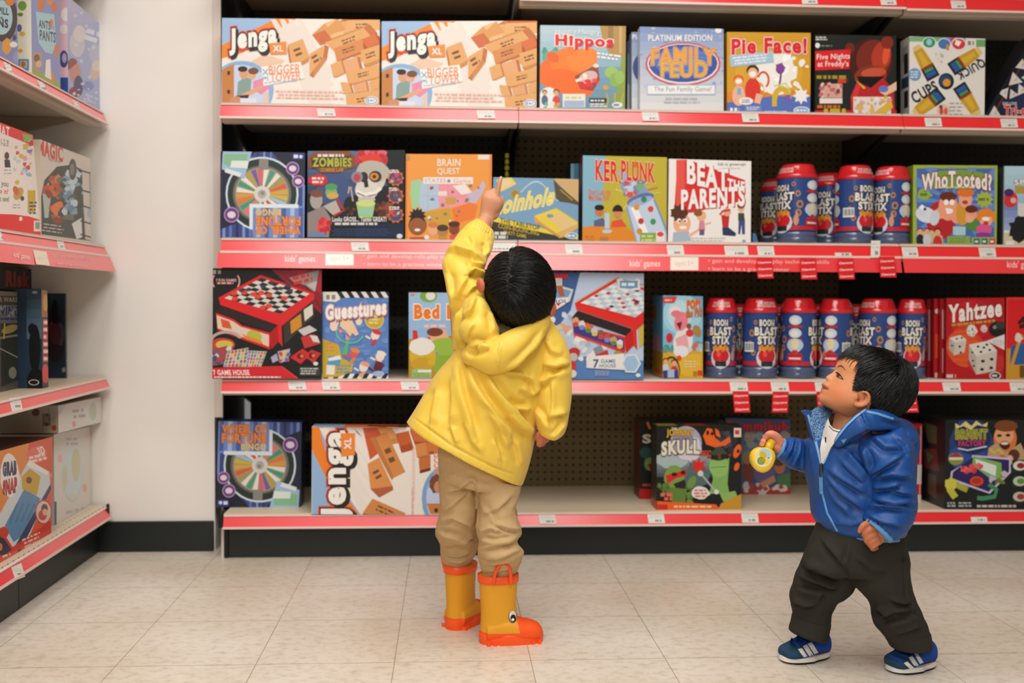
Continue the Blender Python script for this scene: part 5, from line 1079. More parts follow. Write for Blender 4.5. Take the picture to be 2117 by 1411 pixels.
# ---- base deck
Y4 = lambda x, y: at_z(x, y, TOPZ[4])[1]
q_ = [(452, 870), (624, 873), (622, 1049), (447, 1047)]
gbox('purple spinning-wheel bingo game standing upright on the base deck beside the wall', q_, Y4(530, 1048), 0.075, ('3a4a86', '262c50', '3c4888'), lambda A: wheel(A, warp(WQ, q_), True), 4,
     side=None)
JQ = [(459, 40), (786, 40), (786, 220), (459, 220)]
def jenga_up(A):
    A.R(640, 870, 1000, 1070, 'f0e8df'); X = lambda p: p
    A.P([(645, 882), (668, 882), (706, 1005), (745, 1062), (645, 1062)], '93b7de'); A.P([(643, 882), (660, 882), (672, 930), (720, 1032), (742, 1062), (712, 1062), (660, 960), (643, 925)], 'ee8424')
    for i in range(5): A.P([(660+i*16, 884), (668+i*16, 884), (770, 1062-i*30), (748, 1062-i*40)], 'ece2d8')
    Bk = lambda q, d, s=0, pr=True, c=('d98c4c', 'bb6a34', 'c87a40'): A.blk(q, d, c, pr, s)
    A.P([(750, 884), (800, 882), (790, 930), (765, 950)], 'cd5a30')
    Bk([(780, 884), (810, 884), (820, 905), (795, 910)], (6, 10), 1, False, ('e2a05c', 'd08a48', 'c87a40')); Bk([(818, 896), (845, 890), (852, 915), (826, 922)], (4, 14), 1, False, ('c8602c', 'b04a24', 'a84822')); Bk([(848, 884), (908, 890), (906, 915), (858, 912)], (0, 8), 2, False, ('cf6a34', 'a84824', 'b85028'))
    Bk([(776, 904), (800, 894), (838, 975), (812, 988)], (-4, 0), 3, True); A.P([(764, 905), (776, 902), (814, 986), (810, 992)], 'c07a40')
    Bk([(760, 958), (784, 945), (812, 1005), (766, 1010)], (0, 0), 4, True, ('dd9250', 'b86430', 'c87a40')); A.P([(766, 1010), (812, 1004), (813, 1012), (784, 1028)], 'b5603a')
    Bk([(864, 920), (904, 908), (910, 930), (866, 936)], (0, 6), 5, False, ('cf7a3c', 'a8502a', 'b8602f')); Bk([(866, 948), (890, 940), (890, 966), (868, 972)], (0, 6), 6, False, ('c8703a', '6a3418', 'a8552c')); Bk([(858, 918), (880, 914), (884, 940), (862, 944)], (4, 3), 6, False)
    Bk([(770, 1030), (838, 1060), (830, 1075), (750, 1060)], (0, 4), 7, True, ('d48a4c', 'b86a34', 'c87a40'))
    A.E(918, 1030, 46, 66, '7fa8d4'); A.E(922, 1030, 41, 60, 'c4d2ec'); A.E(902, 1000, 14, 20, '7a4a30', wob=.1, seed=3); A.E(906, 1006, 9, 12, 'c8906a'); A.P([(882, 1040), (925, 1040), (925, 1062), (890, 1062)], 'c98244'); A.R(898, 1050, 905, 1058, '3c2a18')
    A.T('Jenga', 604, 948, 790, 1016, 'f6f0e8', .05, '1f1c1a', .085, o2='e2522c', ow2=.16, rot=-90, sh=(6, 4, '1f1c1a'))
    A.P([(704, 895), (734, 895), (734, 940), (706, 944)], 'ee8a2c'); A.T('XL', 707, 909, 731, 924, 'f6efe6', .05, 'e0603c', .09, rot=-90)
    A.T('31 JUMBO HARD BLOCKS', 795, 977, 903, 985, 'f3d6ca', .01, 'e0a08a', .02, rot=-90) if False else A.D(800, 976, 910, 983, 1, 'f0cfc2', .8, 4, -90)
    A.D(818, 1030, 888, 1036, 1, 'e6b8a8', .7, 5, -90); A.T('BIGGER', 880, 946, 930, 962, 'ee8a5c', .015, rot=-90)
gbox('white and orange tumbling-block tower game turned on its side on the base deck', [(645, 881), (968, 884), (968, 1064), (644, 1062)], Y4(700, 1061), 0.07, ('f0e8df', '9fb4cc', 'b8602c'), jenga_up, 4,
     top=lambda A, P: (A.P([P(0, 0), P(.2, 0), P(.2, 1), P(0, 1)], '8fb0d8'), A.P([P(.2, 0), P(.55, 0), P(.55, 1), P(.2, 1)], 'd86a34'), A.P([P(.35, .2), P(.6, .2), P(.6, .7), P(.35, .7)], '4a2a1c')))

def skull(A):
    A.R(1355, 868, 1540, 1056, '151817'); A.G(1358, 940, 1470, 985, '8fa4a8', '3a4a4c', 6); A.E(1390, 950, 34, 18, 'a8b8b8', wob=.1, seed=3); A.E(1440, 985, 30, 26, '4f6a6c', wob=.2, seed=4); A.E(1418, 916, 33, 36, 'a9a4ba'); A.E(1424, 926, 26, 26, 'd2ccd8', wob=.08, seed=5); A.E(1412, 908, 22, 20, '8f8aa4')
    A.spots(1480, 895, 1520, 935, 18, 4, 9, ['3a3a44', '2a2c34', '44444e'], 3)
    A.P([(1453, 900), (1462, 884), (1472, 886), (1478, 904), (1490, 914), (1508, 902), (1511, 912), (1500, 920), (1478, 924), (1460, 918)], 'e86320'); A.E(1463, 894, 3, 5, '1a1614'); A.E(1472, 896, 3, 4, '1a1614'); A.P([(1478, 884), (1486, 890), (1490, 904), (1480, 900)], 'e86320'); A.E(1524, 932, 7, 15, 'e86320', 20); A.E(1526, 932, 3, 4, '1a1614'); A.E(1523, 964, 5, 9, 'e86320', 20)
    # green masked shapes
    A.P([(1466, 950), (1508, 946), (1504, 1000), (1508, 1020), (1466, 1020), (1474, 990)], '7fae5a'); A.E(1486, 964, 20, 22, '8dba64'); A.E(1486, 940, 18, 12, '3a4a38'); A.L([(1462, 944), (1512, 940)], 6, '8a2824'); A.R(1470, 940, 1484, 950, '1d1a18'); A.R(1490, 938, 1506, 948, '1d1a18'); A.L([(1470, 966), (1502, 964)], 1.5, '5a8040')
    A.P([(1488, 1020), (1520, 1014), (1532, 1048), (1510, 1050), (1494, 1034)], '8fb060')
    A.E(1394, 986, 22, 24, '7a9a48', wob=.06, seed=4); A.P([(1376, 982), (1418, 970), (1420, 982), (1398, 988), (1380, 1000)], 'd22a26'); A.E(1394, 980, 6, 4, '2a1a18'); A.E(1412, 976, 5, 4, '2a1a18'); A.P([(1392, 1000), (1416, 990), (1416, 1006), (1398, 1010)], '2a2018'); A.P([(1380, 1006), (1420, 1010), (1416, 1044), (1390, 1042)], '5f8038'); A.spots(1362, 1000, 1380, 1018, 9, 4, 8, ['5f7a34', '48602a'], 5); A.spots(1420, 1000, 1438, 1040, 9, 4, 8, ['6f8a3c', '54702e'], 6); A.E(1430, 996, 8, 14, '6f9048', 30)
    A.star(1444, 962, 20, 8, 7, 'd9281f', .3); A.L([(1450, 980), (1482, 1018)], 4, 'a8aab4'); A.E(1448, 978, 6, 6, 'd8d2c0'); A.E(1481, 1016, 5, 5, 'e0dcd0')
    A.E(1448, 1018, 19, 13, 'e4ded8', wob=.08, seed=2); A.D(1435, 1010, 1462, 1028, 3, 'd8686a', .6, 3); A.D(1365, 1018, 1395, 1026, 1, 'e0665a', .9, 3); A.D(1373, 1027, 1390, 1034, 1, 'e0665a', .9, 4)
    A.P([(1358, 1035), (1480, 1042), (1490, 1054), (1358, 1054)], 'e86420'); A.P([(1490, 1040), (1533, 1020), (1533, 1054), (1484, 1054)], 'c8902c'); A.D(1392, 1043, 1472, 1050, 1, 'f2c8a0', .6, 4); A.R(1359, 1042, 1380, 1053, 'cc2a24'); A.R(1517, 884, 1532, 903, 'e6ddd6'); A.D(1519, 888, 1530, 898, 1, 'd83a34', .9)
    A.T('JOHNNY', 1378, 887, 1434, 905, 'd8a42c', .05, '6a4a1c', .08, sl=-2); A.D(1392, 884, 1424, 889, 1, 'a8a83c', .8, 3); A.T('THE', 1388, 883, 1399, 888, 'e0dcd8', .03)
    A.T('SKULL', 1367, 908, 1446, 938, 'e2dac6', .07, '3a342c', .11, sl=4, arc=3); A.D(1449, 930, 1470, 944, 3, 'd8503c', .7, 4)
SK = Y4(1440, 1053)
sside = lambda A, P: (A.P([P(0, .9), P(1, .9), P(1, 1), P(0, 1)], 'c0421e'), A.P([P(.2, .4), P(.8, .4), P(.8, .6), P(.2, .6)], '3c3a32'), A.P([P(.3, .1), P(.7, .1), P(.7, .3), P(.3, .3)], '3a2e28'))
gbox('black and orange glowing spook game with green masked shapes, in front on the base deck', [(1358, 880), (1533, 880), (1532, 1054), (1357, 1054)], SK, 0.085, ('151817', '2a2622', '3a3630'), skull, 4, side=sside,
     top=lambda A, P: (A.P([P(.02, .1), P(.25, .1), P(.25, .8), P(.02, .8)], 'a89838'), A.P([P(.35, .2), P(.6, .2), P(.6, .8), P(.35, .8)], 'b83a20')))
def skull2(A):
    A.R(1300, 855, 1360, 1040, '1a1d1b'); A.T('S', 1328, 897, 1346, 916, 'cfc6b2', .05); A.E(1342, 958, 10, 14, '6f8a44'); A.P([(1338, 960), (1350, 955), (1350, 978)], '8a2028'); A.E(1336, 935, 14, 12, '2e4a4a'); A.R(1320, 1010, 1360, 1035, 'b8241e'); A.D(1328, 999, 1348, 1005, 1, 'c04038', .9); A.L([(1338, 872), (1344, 886)], 5, 'c87a2c')
gbox('second black spook game standing behind and beside the front one, mostly hidden', [(1322, 868), (1497, 868), (1497, 1033), (1322, 1033)], Y4(1340, 1031), 0.10, ('1a1d1b', '5a1c1a', '2a2826'), skull2, 4)
def rummi(A):
    A.G(1530, 860, 1640, 960, '2c4a7c', '6f8698', 5); A.spots(1540, 900, 1634, 945, 20, 6, 12, ['7f8a98', 'a8987c', '8fa0ac', '9a8a6a'], 4)
    A.P([(1598, 905), (1632, 895), (1634, 915), (1600, 925)], 'b89a6a')
    A.E(1546, 972, 12, 28, '7a3a34'); A.E(1545, 948, 9, 11, 'a8785c'); A.E(1580, 975, 22, 26, '6a5a8a'); A.E(1612, 965, 11, 14, 'b8704c'); A.E(1610, 955, 12, 8, '5a3420'); A.P([(1606, 984), (1634, 976), (1634, 1020), (1612, 1020)], '4a7a4c'); A.P([(1570, 998), (1600, 982), (1604, 994), (1576, 1010)], 'c08a66')
    A.R(1535, 1006, 1634, 1024, 'a83c34'); A.spots(1536, 1000, 1630, 1020, 26, 3, 7, ['c8c4cc', '4a5a8a', 'b0403a', 'd8d0c8'], 6)
    A.T('Rummikub', 1504, 870, 1629, 890, 'c82a3c', .06, '6a1c2c', .08); A.D(1540, 896, 1576, 905, 1, 'a8b0bc', .5, 3)
gbox('blue family tile game standing far back, behind the yellow toy bottle', [(1500, 864), (1634, 866), (1634, 1022), (1500, 1022)], Y4(1590, 1021), 0.08, ('3c5478', '1f2c44', '2c3c58'), rummi, 4)
gbox('narrow red and white game on the base deck just behind the blue jacket', [(1868, 875), (1907, 875), (1904, 1036), (1868, 1036)], Y4(1885, 1036), 0.12, ('c4202c', 'a81c24', '8a1c20'), lambda A: (A.R(1890, 880, 1904, 960, 'b8242c'), A.E(1899, 893, 5, 8, '5a3a2c'), A.R(1892, 906, 1904, 918, 'd8442c'), A.R(1880, 960, 1908, 1000, 'd8ccc8'), A.R(1880, 1000, 1908, 1022, 'c4202c'), A.R(1880, 1022, 1908, 1040, 'dcd0cc'), A.L([(1904, 880), (1901, 1034)], 2, 'e0b8b4')), 4)
def bright(A):
    A.R(1950, 860, 2200, 1060, '12181a'); A.E(2010, 925, 50, 60, '243c74', wob=.1, seed=2); A.E(2000, 945, 40, 26, '2c4a94'); A.E(2010, 905, 38, 34, '1a2a54')
    A.E(2078, 906, 24, 30, 'd8743c'); A.E(2076, 900, 20, 18, 'e0a070'); A.E(2080, 880, 24, 12, '7a4220'); A.E(2066, 900, 5, 3, '3a1c14'); A.E(2084, 899, 5, 3, '3a1c14'); A.E(2077, 920, 11, 9, '4a1414'); A.E(2077, 916, 8, 3, 'e8d8c8'); A.P([(2044, 925), (2060, 915), (2080, 935), (2110, 915), (2130, 960), (2040, 950)], 'b89a74'); A.L([(2046, 928), (2056, 936), (2064, 928), (2074, 938)], 4, 'd8b83c'); A.E(2072, 948, 8, 8, 'd8541f'); A.E(2096, 940, 12, 12, '5a2a1c'); A.E(2088, 950, 7, 10, 'e0b090')
    A.P([(2010, 940), (2088, 946), (2090, 976), (2046, 1020), (1964, 992), (1966, 974), (2008, 950)], 'c8c0dc'); A.P([(2012, 944), (2086, 950), (2086, 974), (2044, 1016), (1968, 988), (1970, 975)], '2c1f5c')
    A.P([(2012, 942), (2070, 956), (2072, 990), (2046, 988), (2010, 960)], '7fae5c'); A.P([(2016, 948), (2060, 962), (2058, 984), (2020, 966)], 'dce6e2'); A.spots(1990, 962, 2028, 976, 12, 4, 7, ['e0504c', 'c83c40', 'e8686a'], 4); A.E(2019, 994, 14, 10, 'e0421f'); A.E(2019, 993, 10, 6, 'b0301a')
    A.L([(1960, 996), (1964, 1012), (1975, 1028)], 14, 'c2bc44'); A.L([(1968, 996), (1986, 1006), (2000, 1012)], 12, 'aaa83c'); A.E(1965, 1000, 14, 12, 'cfc84c', wob=.2, seed=3)
    A.L([(2044, 1000), (2060, 1012), (2056, 1026), (2030, 1030), (2020, 1028)], 9, '3f8a5c'); A.spots(2048, 978, 2080, 1000, 10, 3, 6, ['8a8a3c', 'c0b8c4', '6a7a2c'], 5)
    A.E(1976, 948, 16, 13, '8a8e3c'); A.P([(1960, 944), (1976, 934), (1992, 944)], '9a3434'); A.R(1962, 945, 1990, 950, 'd8d4c8')
    for i, c in enumerate(('8a2a2c', '5f8a3c', 'a03a34')): A.R(2092, 950+i*32, 2190, 976+i*32, '20281f'); A.E(2108, 962+i*32, 14, 10, ['e0d8d0', 'b8c8b8', 'c8bcb0'][i]); A.E(2110, 962+i*32, 8, 6, c)
    A.P([(1974, 874), (1984, 880), (1996, 870), (2008, 880), (2018, 869), (2030, 878), (2042, 872), (2040, 882), (2020, 878), (2006, 888), (1992, 880), (1976, 886)], 'd9c87c')
    A.T('BRIGHT', 1975, 887, 2041, 907, '8a8a2c', .06, 'c8c05c', .09, sl=1, o2='2a3a1c', ow2=.12); A.T('FACTORY', 1981, 909, 2038, 922, 'b8406c', .06, '4a1c34', .09, sl=1); A.L([(1980, 926), (2000, 930), (2040, 922)], 3, 'c8d8ec')
    A.D(1957, 1036, 1978, 1048, 2, 'a8aca8', .7, 2); A.D(1981, 1036, 2010, 1048, 2, 'a8aca8', .6, 3); A.D(2018, 1042, 2110, 1049, 1, 'c8b8b8', .7, 3)
gbox('deep black creature-making kit with a shouting boy pictured, end of the base deck', [(1955, 868), (2185, 868), (2185, 1053), (1953, 1052)], Y4(1960, 1052), 0.20, ('12181a', '17191a', '15181a'), bright, 4,
     side=lambda A, P: (A.P([P(.3, .1), P(.8, .08), P(.6, .3), P(.3, .3)], '4a5038'), A.P([P(.3, .35), P(.8, .4), P(.7, .62), P(.2, .6)], '5a2a28'), A.P([P(.4, .45), P(.7, .4), P(.6, .55)], '4a5a3c'), A.P([P(.3, .66), P(.6, .66), P(.6, .9), P(.3, .92)], '4a3c30')))
# ------------------------------------------------------------------ the shelving on the left, facing along +X
LRX0, LRX1, LSX = -1.070, -1.058, -1.036
LROWS = [(1.369, 1.340), (0.957, 0.932), (0.547, 0.523), (0.143, 0.115)]
LY0, LY1 = 1.9, WALL_Y-0.016
lb = empty('shelving_bay', (LEFT_X, 2.7, 0)); tag(lb, 'grey metal shelving bay running towards the viewer, left of the beige wall', 'shelving')
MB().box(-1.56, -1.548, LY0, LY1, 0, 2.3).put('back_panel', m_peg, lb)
LTOP = []; LSH = []
for r, (zt, zb) in enumerate([(1.80, 1.772)]+LROWS[:3]):
    top = zt+0.008; LTOP.append(top)
    s = MB().prism([(LRX0-0.003, top), (-1.546, top), (-1.546, top-0.018), (LRX0-0.07, top-0.022), (LRX0-0.045, zb-0.012), (LRX0-0.010, zb-0.012)], LY0, LY1, 'y').put('shelf', m_steel if r < 3 else m_deck, lb)
    LSH.append(s); rail_px(s, 'y', LY0, LY1, zt, zb, LRX0, LRX1)
    MB().prism([(-1.546, top-0.024), (-1.546, top-0.125), (LRX0-0.07, top-0.030), (LRX0-0.07, top-0.024)], LY1-0.018, LY1-0.01, 'y').put('bracket', m_under, s)
zt, zb = LROWS[3]; top = zt+0.008; LTOP.append(top)
d = MB().prism([(LRX0-0.003, top), (-1.546, top), (-1.546, top-0.02), (LRX0-0.03, top-0.02), (LRX0-0.03, zb-0.004), (LRX0-0.010, zb-0.004)], LY0, LY1, 'y').put('base_deck', m_deckholes, lb)
LSH.append(d); rail_px(d, 'y', LY0, LY1, zt, zb, LRX0, LRX1)
MB().box(LRX0+0.001, LRX1-0.004, LY1-0.0135, LY1-0.001, zb-0.003, zt+0.013).put('end_cap', m_dark, lb, 0.002)
MB().box(LEFT_X-0.02, LEFT_X, LY0, 2.735, 0, zb-0.002).put('kick_plate', m_black, lb, 0.001)
MB().box(LEFT_X-0.02, LEFT_X, 2.738, LY1, 0, zb-0.002).put('kick_plate', m_black, lb, 0.001)
# the leaning red sign under its second shelf
zt, zb = LROWS[1][1]-0.001, 0.882
pn = np.array([zt-zb, 0, LSX-LRX1]); pn = pn/np.linalg.norm(pn)
q = [np.array([LRX1+0.002, LY0, zt]), np.array([LRX1+0.002, LY1, zt]), np.array([LSX, LY1, zb]), np.array([LSX, LY0, zb])]
A = Art(q[0], pn); A.STEP = 5e-6
A.T("kids' games", 28, 522, 62, 537, 'f0cfc0', .012, sl=-6); A.P([(68, 516), (96, 520), (103, 549), (75, 546)], 'e0d0b4'); A.T('ages 5+', 78, 529, 99, 538, 'e0a090', 0, sl=-2)
A.T('• gain and develop role-play', 108, 526, 190, 537, 'eab0a4', .004, sl=-8); A.T('• learn to be a gracious', 113, 543, 180, 551, 'eab0a4', .004, sl=-6)
A.build('sign_strip', m_printg, LSH[2], hexsolid(q, [c-np.array([0.002, 0, 0]) for c in q]), ['ee363c']*6)
def ltag(shelf, r, quad, sd):
    zt, zb = LROWS[r]; n = np.array([zt-zb, 0, LRX1-LRX0]); price_tag(shelf, quad, (LRX0, 2.5, zt), n, sd)
ltag(LSH[1], 0, [(8, 127), (21, 134), (30, 158), (16, 151)], 1); ltag(LSH[1], 0, [(76, 164), (90, 172), (99, 190), (86, 184)], 2); ltag(LSH[1], 0, [(150, 206), (160, 211), (166, 227), (157, 223)], 3)
ltag(LSH[2], 1, [(117, 494), (130, 496), (136, 515), (122, 513)], 4); ltag(LSH[2], 1, [(0, 474), (2, 474), (6, 497), (0, 496)], 5)
ltag(LSH[3], 2, [(19, 823), (41, 819), (47, 845), (26, 850)], 6); ltag(LSH[4], 3, [(24, 1172), (44, 1163), (52, 1191), (33, 1199)], 7)

def lbox(label, q, X, depth, cols, art=None, z=None, near=None, top=None, group=None, lean=False, sq=True, name='game_box', cat='board game'):
    """q: photo corners nearTop, farTop, farBottom, nearBottom of a front facing +X"""
    F = [at_x(x, y, X) for x, y in q]
    if lean:                      # the top leans back: keep each upright in its own Y plane
        for t, b in ((0, 3), (1, 2)):
            F[t] = at_y(q[t][0], q[t][1], F[b][1])
        F[0] = at_plane(q[0][0], q[0][1], (F[1][0], 0, 0), (1, 0, 0)); F[0][1] = F[3][1]
    elif sq:
        for t, b in ((0, 3), (1, 2)):
            ym = F[b][1]; F[t][1] = ym
    if z is not None:
        for i in (2, 3): F[i][2] = z+0.0006
    B = [p+np.array([-depth, 0, 0]) for p in F]
    n = np.cross(F[1]-F[0], F[3]-F[0]); n = n if n[0] > 0 else -n
    A = Art(F[0], n, [tuple(to_px(p)[0][0]) for p in F]); A.STEP = 5e-6; extra = []
    if art: art(A)
    if near:
        N = Art(F[3], (0, -1, 0), [tuple(to_px(p)[0][0]) for p in (B[0], F[0], F[3], B[3])]); near(N); extra.append(N)
    for e in extra:
        k = len(A.v); A.v += e.v; A.f += [tuple(i+k for i in f) for f in e.f]; A.c += e.c
    cf, cs, ct = cols
    o = A.build(name, m_print, None, hexsolid(F, B), [cf, cs, ct, cs, cs, cs]); tag(o, label, cat, group); return o
LX = -1.086
def beans(A):
    A.R(-80, -150, 60, 160, '7a84b8'); A.E(8, 35, 28, 52, '2f1a20'); A.E(4, 36, 22, 36, 'a6c8d4'); A.E(14, 96, 10, 16, 'd8982c', wob=.1); A.E(28, 92, 8, 6, 'e8e4d8'); A.E(30, 78, 4, 6, '2c3450'); A.E(20, 4, 10, 8, 'd07a2c'); A.E(34, 118, 7, 12, '8f96c8')
    A.T("Don't SPILL", -42, 12, 18, 28, '1d1a22', .04, sl=-8); A.T('the', -10, 32, 6, 40, '1d1a22', .02); A.T('BEANS', -36, 36, 17, 55, '1d1a22', .05, sl=-8)
lbox('periwinkle game with black lettering in a pale oval, cut off on the upper left shelf', [(-60, -130), (33, -62), (37, 140), (-60, 86)], LX, 0.06, ('7a84b8', 'c8ccd8', '9aa0c0'), beans, LTOP[1])
def ants(A):
    A.R(40, -90, 140, 200, '8a93c4'); A.P([(66, 155), (66, 140), (90, 150), (126, 172), (126, 190)], '9aa84c')
    A.P([(74, 24), (112, 30), (116, 90), (108, 112), (94, 108), (80, 88)], 'a9cdd6'); A.T('ANTS', 80, 42, 104, 60, '3a3c44', .03, sl=-5); A.E(106, 47, 4, 8, 'd8822c'); A.T('the', 104, 52, 112, 60, '6a6c74', .01); A.T('PANTS', 82, 64, 115, 86, '3a3c44', .03, sl=-6)
    A.E(85, 8, 7, 14, 'd8742c'); A.E(112, 14, 6, 10, 'd8742c'); A.E(103, 2, 6, 8, 'e08a3c'); A.E(117, 104, 5, 14, 'd87a4a'); A.E(107, 160, 5, 12, 'd88a3c'); A.P([(95, 124), (104, 122), (106, 165), (93, 158)], 'ece8dc'); A.R(68, 108, 87, 142, 'b89474'); A.E(76, 120, 6, 8, '7a5238'); A.E(80, 132, 6, 7, 'd8b494')
lbox('slate blue game with a pale bucket and orange insects, upper left shelf', [(66, -62), (122, -32), (125, 184), (66, 150)], LX, 0.07, ('8a93c4', 'e3ddcf', 'a4a8c4'), ants, LTOP[1],
     near=lambda N: (N.R(20, -80, 70, 160, 'e4ddcd'), N.E(46, 12, 9, 10, '7aa048'), N.E(42, 30, 6, 4, '6a9040'), N.E(40, 58, 5, 8, '5a6a9a'), N.E(46, 70, 6, 5, 'd8b03c'), N.E(42, 105, 5, 4, 'e0a040'), N.R(38, 122, 60, 146, '5f8ac0'), N.R(41, 126, 56, 140, 'c8b094'), N.E(48, 133, 5, 6, 'a4704a')))
def froz(A):
    A.R(120, -40, 230, 250, 'a3abcf'); A.G(140, -20, 230, 90, 'c4bcd8', 'a0a8d0', 5); A.E(160, 90, 16, 28, 'c9c4cc'); A.E(164, 70, 12, 18, 'd6d0d2'); A.E(196, 110, 12, 20, 'b8b8cc'); A.E(155, 150, 12, 22, 'c88a7a'); A.E(150, 138, 12, 18, '8a4434', a0=150, a1=330); A.E(162, 178, 10, 22, '4a3a6a'); A.E(196, 150, 10, 16, 'd0b4ac'); A.E(200, 136, 10, 12, 'd4c8c0'); A.E(152, 192, 10, 12, '7a2a4a'); A.E(182, 178, 12, 10, '7f8ac0'); A.spots(150, 20, 206, 210, 22, 2, 4, ['c8cce4', 'd8d4e6'], 4)
    A.D(176, 60, 206, 88, 2, 'dcdcea', .7, 4, 18); A.D(172, 196, 206, 214, 2, 'c4c8e0', .5, 5, 22)
lbox('lavender blue puzzle game with pale winter shapes, last on the upper left shelf', [(143, -6), (211, 53), (212, 233), (141, 191)], LX, 0.05, ('a3abcf', 'd8b8c4', 'b8b4cc'), froz, LTOP[1],
     near=lambda N: (N.R(100, -40, 150, 200, 'dcb8c6'), N.E(136, 30, 10, 14, 'ece4e4'), N.E(132, 60, 9, 10, 'e4d8de'), N.E(132, 122, 9, 18, '4a4c7a'), N.R(110, 160, 150, 200, '34509a'), N.E(133, 120, 5, 10, 'a8a4c4')))
def cat(A):
    A.R(-80, 200, 110, 500, 'efe4dc'); A.P([(-60, 228), (68, 279), (71, 302), (-60, 250)], 'e02a2c'); A.T('THE HAT', -36, 254, 20, 276, 'f2ddd4', .03, sl=-18); A.P([(46, 276), (66, 280), (68, 296), (50, 292)], '8aae50')
    A.P([(-60, 440), (30, 443), (60, 447), (85, 455), (88, 490), (-60, 470)], 'e8231f'); A.E(43, 452, 3.4, 4.4, 'f2e6e0'); A.R(70, 456, 84, 478, 'e8e2da'); A.R(73, 459, 82, 473, '9a948c')
    A.R(57, 393, 73, 440, 'd0ae22'); A.D(60, 415, 76, 444, 4, '3c4c7a', .5, 4); A.E(14, 322, 5, 8, '5a3a2c'); A.P([(9, 330), (20, 330), (22, 346), (10, 346)], '2c2e3a'); A.D(8, 348, 24, 362, 2, 'b8b0b4', .4, 3)
    A.spots(30, 292, 70, 378, 22, 2.5, 6, ['d84a4a', '7a94c4', 'c4d4dc', 'd8b84a', 'e8a8a0', '9ab8d0'], 5); A.E(38, 400, 9, 14, 'c8a03c', 30); A.E(33, 394, 6, 10, 'd06a3c', -20); A.E(46, 410, 4, 5, '4a4c3a'); A.D(26, 420, 44, 432, 2, 'b8a8a0', .4, 6)
    A.T('1-2-3!', 2, 288, 18, 302, '7a6a68', .01, sl=-3); A.T('can you', -14, 376, 17, 388, '6a7a7a', .02, sl=-4); A.T('do it?', -6, 390, 17, 400, 'd0584c', .02, sl=-2); A.T("let's see!", -12, 404, 19, 416, '5f9a5a', .02, sl=-2)
lbox('white game with red top and bottom bands leaning back on the second left shelf', [(-60, 230), (68, 279), (85, 482), (-60, 462)], LX+0.004, 0.05, ('efe4dc', 'd8ccc4', 'c8302c'), cat, LTOP[2], lean=True)
def magic(A):
    A.R(60, 270, 200, 510, 'd3c8ba'); A.P([(82, 420), (92, 372), (118, 344), (150, 340), (186, 360), (189, 498), (84, 484)], '3d4238')
    A.P([(88, 400), (100, 376), (106, 400), (100, 450), (92, 450)], 'b4bcb4'); A.spots(98, 360, 126, 455, 26, 4, 11, ['d8602c', 'c84a1f', 'e07a3c', '8a3a20', 'a85a3c'], 5, .3); A.spots(122, 360, 150, 450, 18, 5, 12, ['565c50', '6a7064', '3a4038'], 6, .3); A.spots(132, 350, 176, 450, 30, 4, 9, ['9ab4c8', 'c4d4dc', '6a8aa4', '4a5a6a', '8aa4b8'], 7, .3); A.E(150, 350, 8, 22, '4a4c48'); A.E(149, 350, 5, 12, '8a7a68'); A.P([(148, 462), (168, 450), (170, 490), (158, 494)], 'dcdcd8')
    A.P([(168, 336), (184, 342), (188, 497), (176, 494)], 'd0c4ba')
    for y in (352, 392, 424, 456, 484): A.L([(166, y), (190, y+7)], 3, '2a2a26')
    A.E(184, 440, 4, 10, '9ab4cc'); A.D(87, 462, 132, 482, 3, 'c8c0b8', .35, 5, 8)
    A.T('MAGIC', 80, 294, 130, 328, 'd0402c', .045, sl=-16); A.D(100, 328, 128, 336, 1, 'b0a498', .5, 3, 14)
lbox('pale grey fantasy card game with flame and ice artwork, second left shelf', [(73, 284), (185, 327), (188, 497), (86, 484)], LX+0.006, 0.06, ('d3c8ba', 'c0b4a4', 'a89c8c'), magic, LTOP[2])
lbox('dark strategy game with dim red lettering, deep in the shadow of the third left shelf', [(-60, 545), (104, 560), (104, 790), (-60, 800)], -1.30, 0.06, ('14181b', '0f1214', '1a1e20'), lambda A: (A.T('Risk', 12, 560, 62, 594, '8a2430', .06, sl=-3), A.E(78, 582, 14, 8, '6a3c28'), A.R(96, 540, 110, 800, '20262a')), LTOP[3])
def wing(A):
    A.R(-80, 595, 60, 830, '57554c'); A.P([(-60, 600), (56, 604), (56, 612), (-60, 610)], '8a877a'); A.P([(2, 640), (50, 640), (50, 780), (2, 800)], '34362f'); A.E(20, 680, 18, 8, 'a89458', -20); A.L([(-10, 700), (50, 690)], 4, '8a8878'); A.L([(0, 720), (40, 740)], 2, 'a8a494'); A.E(26, 770, 10, 14, '8a887c'); A.ring(26, 770, 10, 14, 2, '3a3c36'); A.L([(54, 604), (54, 800)], 3, '8f8c80'); A.L([(8, 700), (10, 660)], 3, 'c8b050')
    A.T('STAR WARS', -20, 614, 36, 624, 'b8b4a8', .03); A.R(-60, 630, 43, 668, '6f7478'); A.T('X-WING', -26, 632, 41, 654, '3c4c6a', .05, 'aab4bc', .08); A.D(0, 656, 40, 662, 1, '3a4c66', .7, 3)
lbox('smoky grey miniatures game in a clear cover, cut off on the third left shelf', [(-60, 598), (56, 604), (55, 799), (-60, 813)], at_z(55, 799, LTOP[3])[0], 0.10, ('57554c', '3c3c36', '6a675c'), wing, LTOP[3])
HX = at_z(100, 800, LTOP[3])[0]
def hcover(N):
    N.R(40, 590, 100, 810, '2c3e54'); N.G(55, 598, 90, 700, '34465c', '5f7c94', 5); N.E(72, 720, 12, 50, '15181c'); N.E(66, 680, 8, 12, '181a1e'); N.E(74, 790, 18, 30, '14171a'); N.E(70, 790, 11, 6, 'd8d4cc'); N.E(70, 790, 9, 4.5, '1a1a1c'); N.E(72, 604, 6, 3, 'a8a8a4')
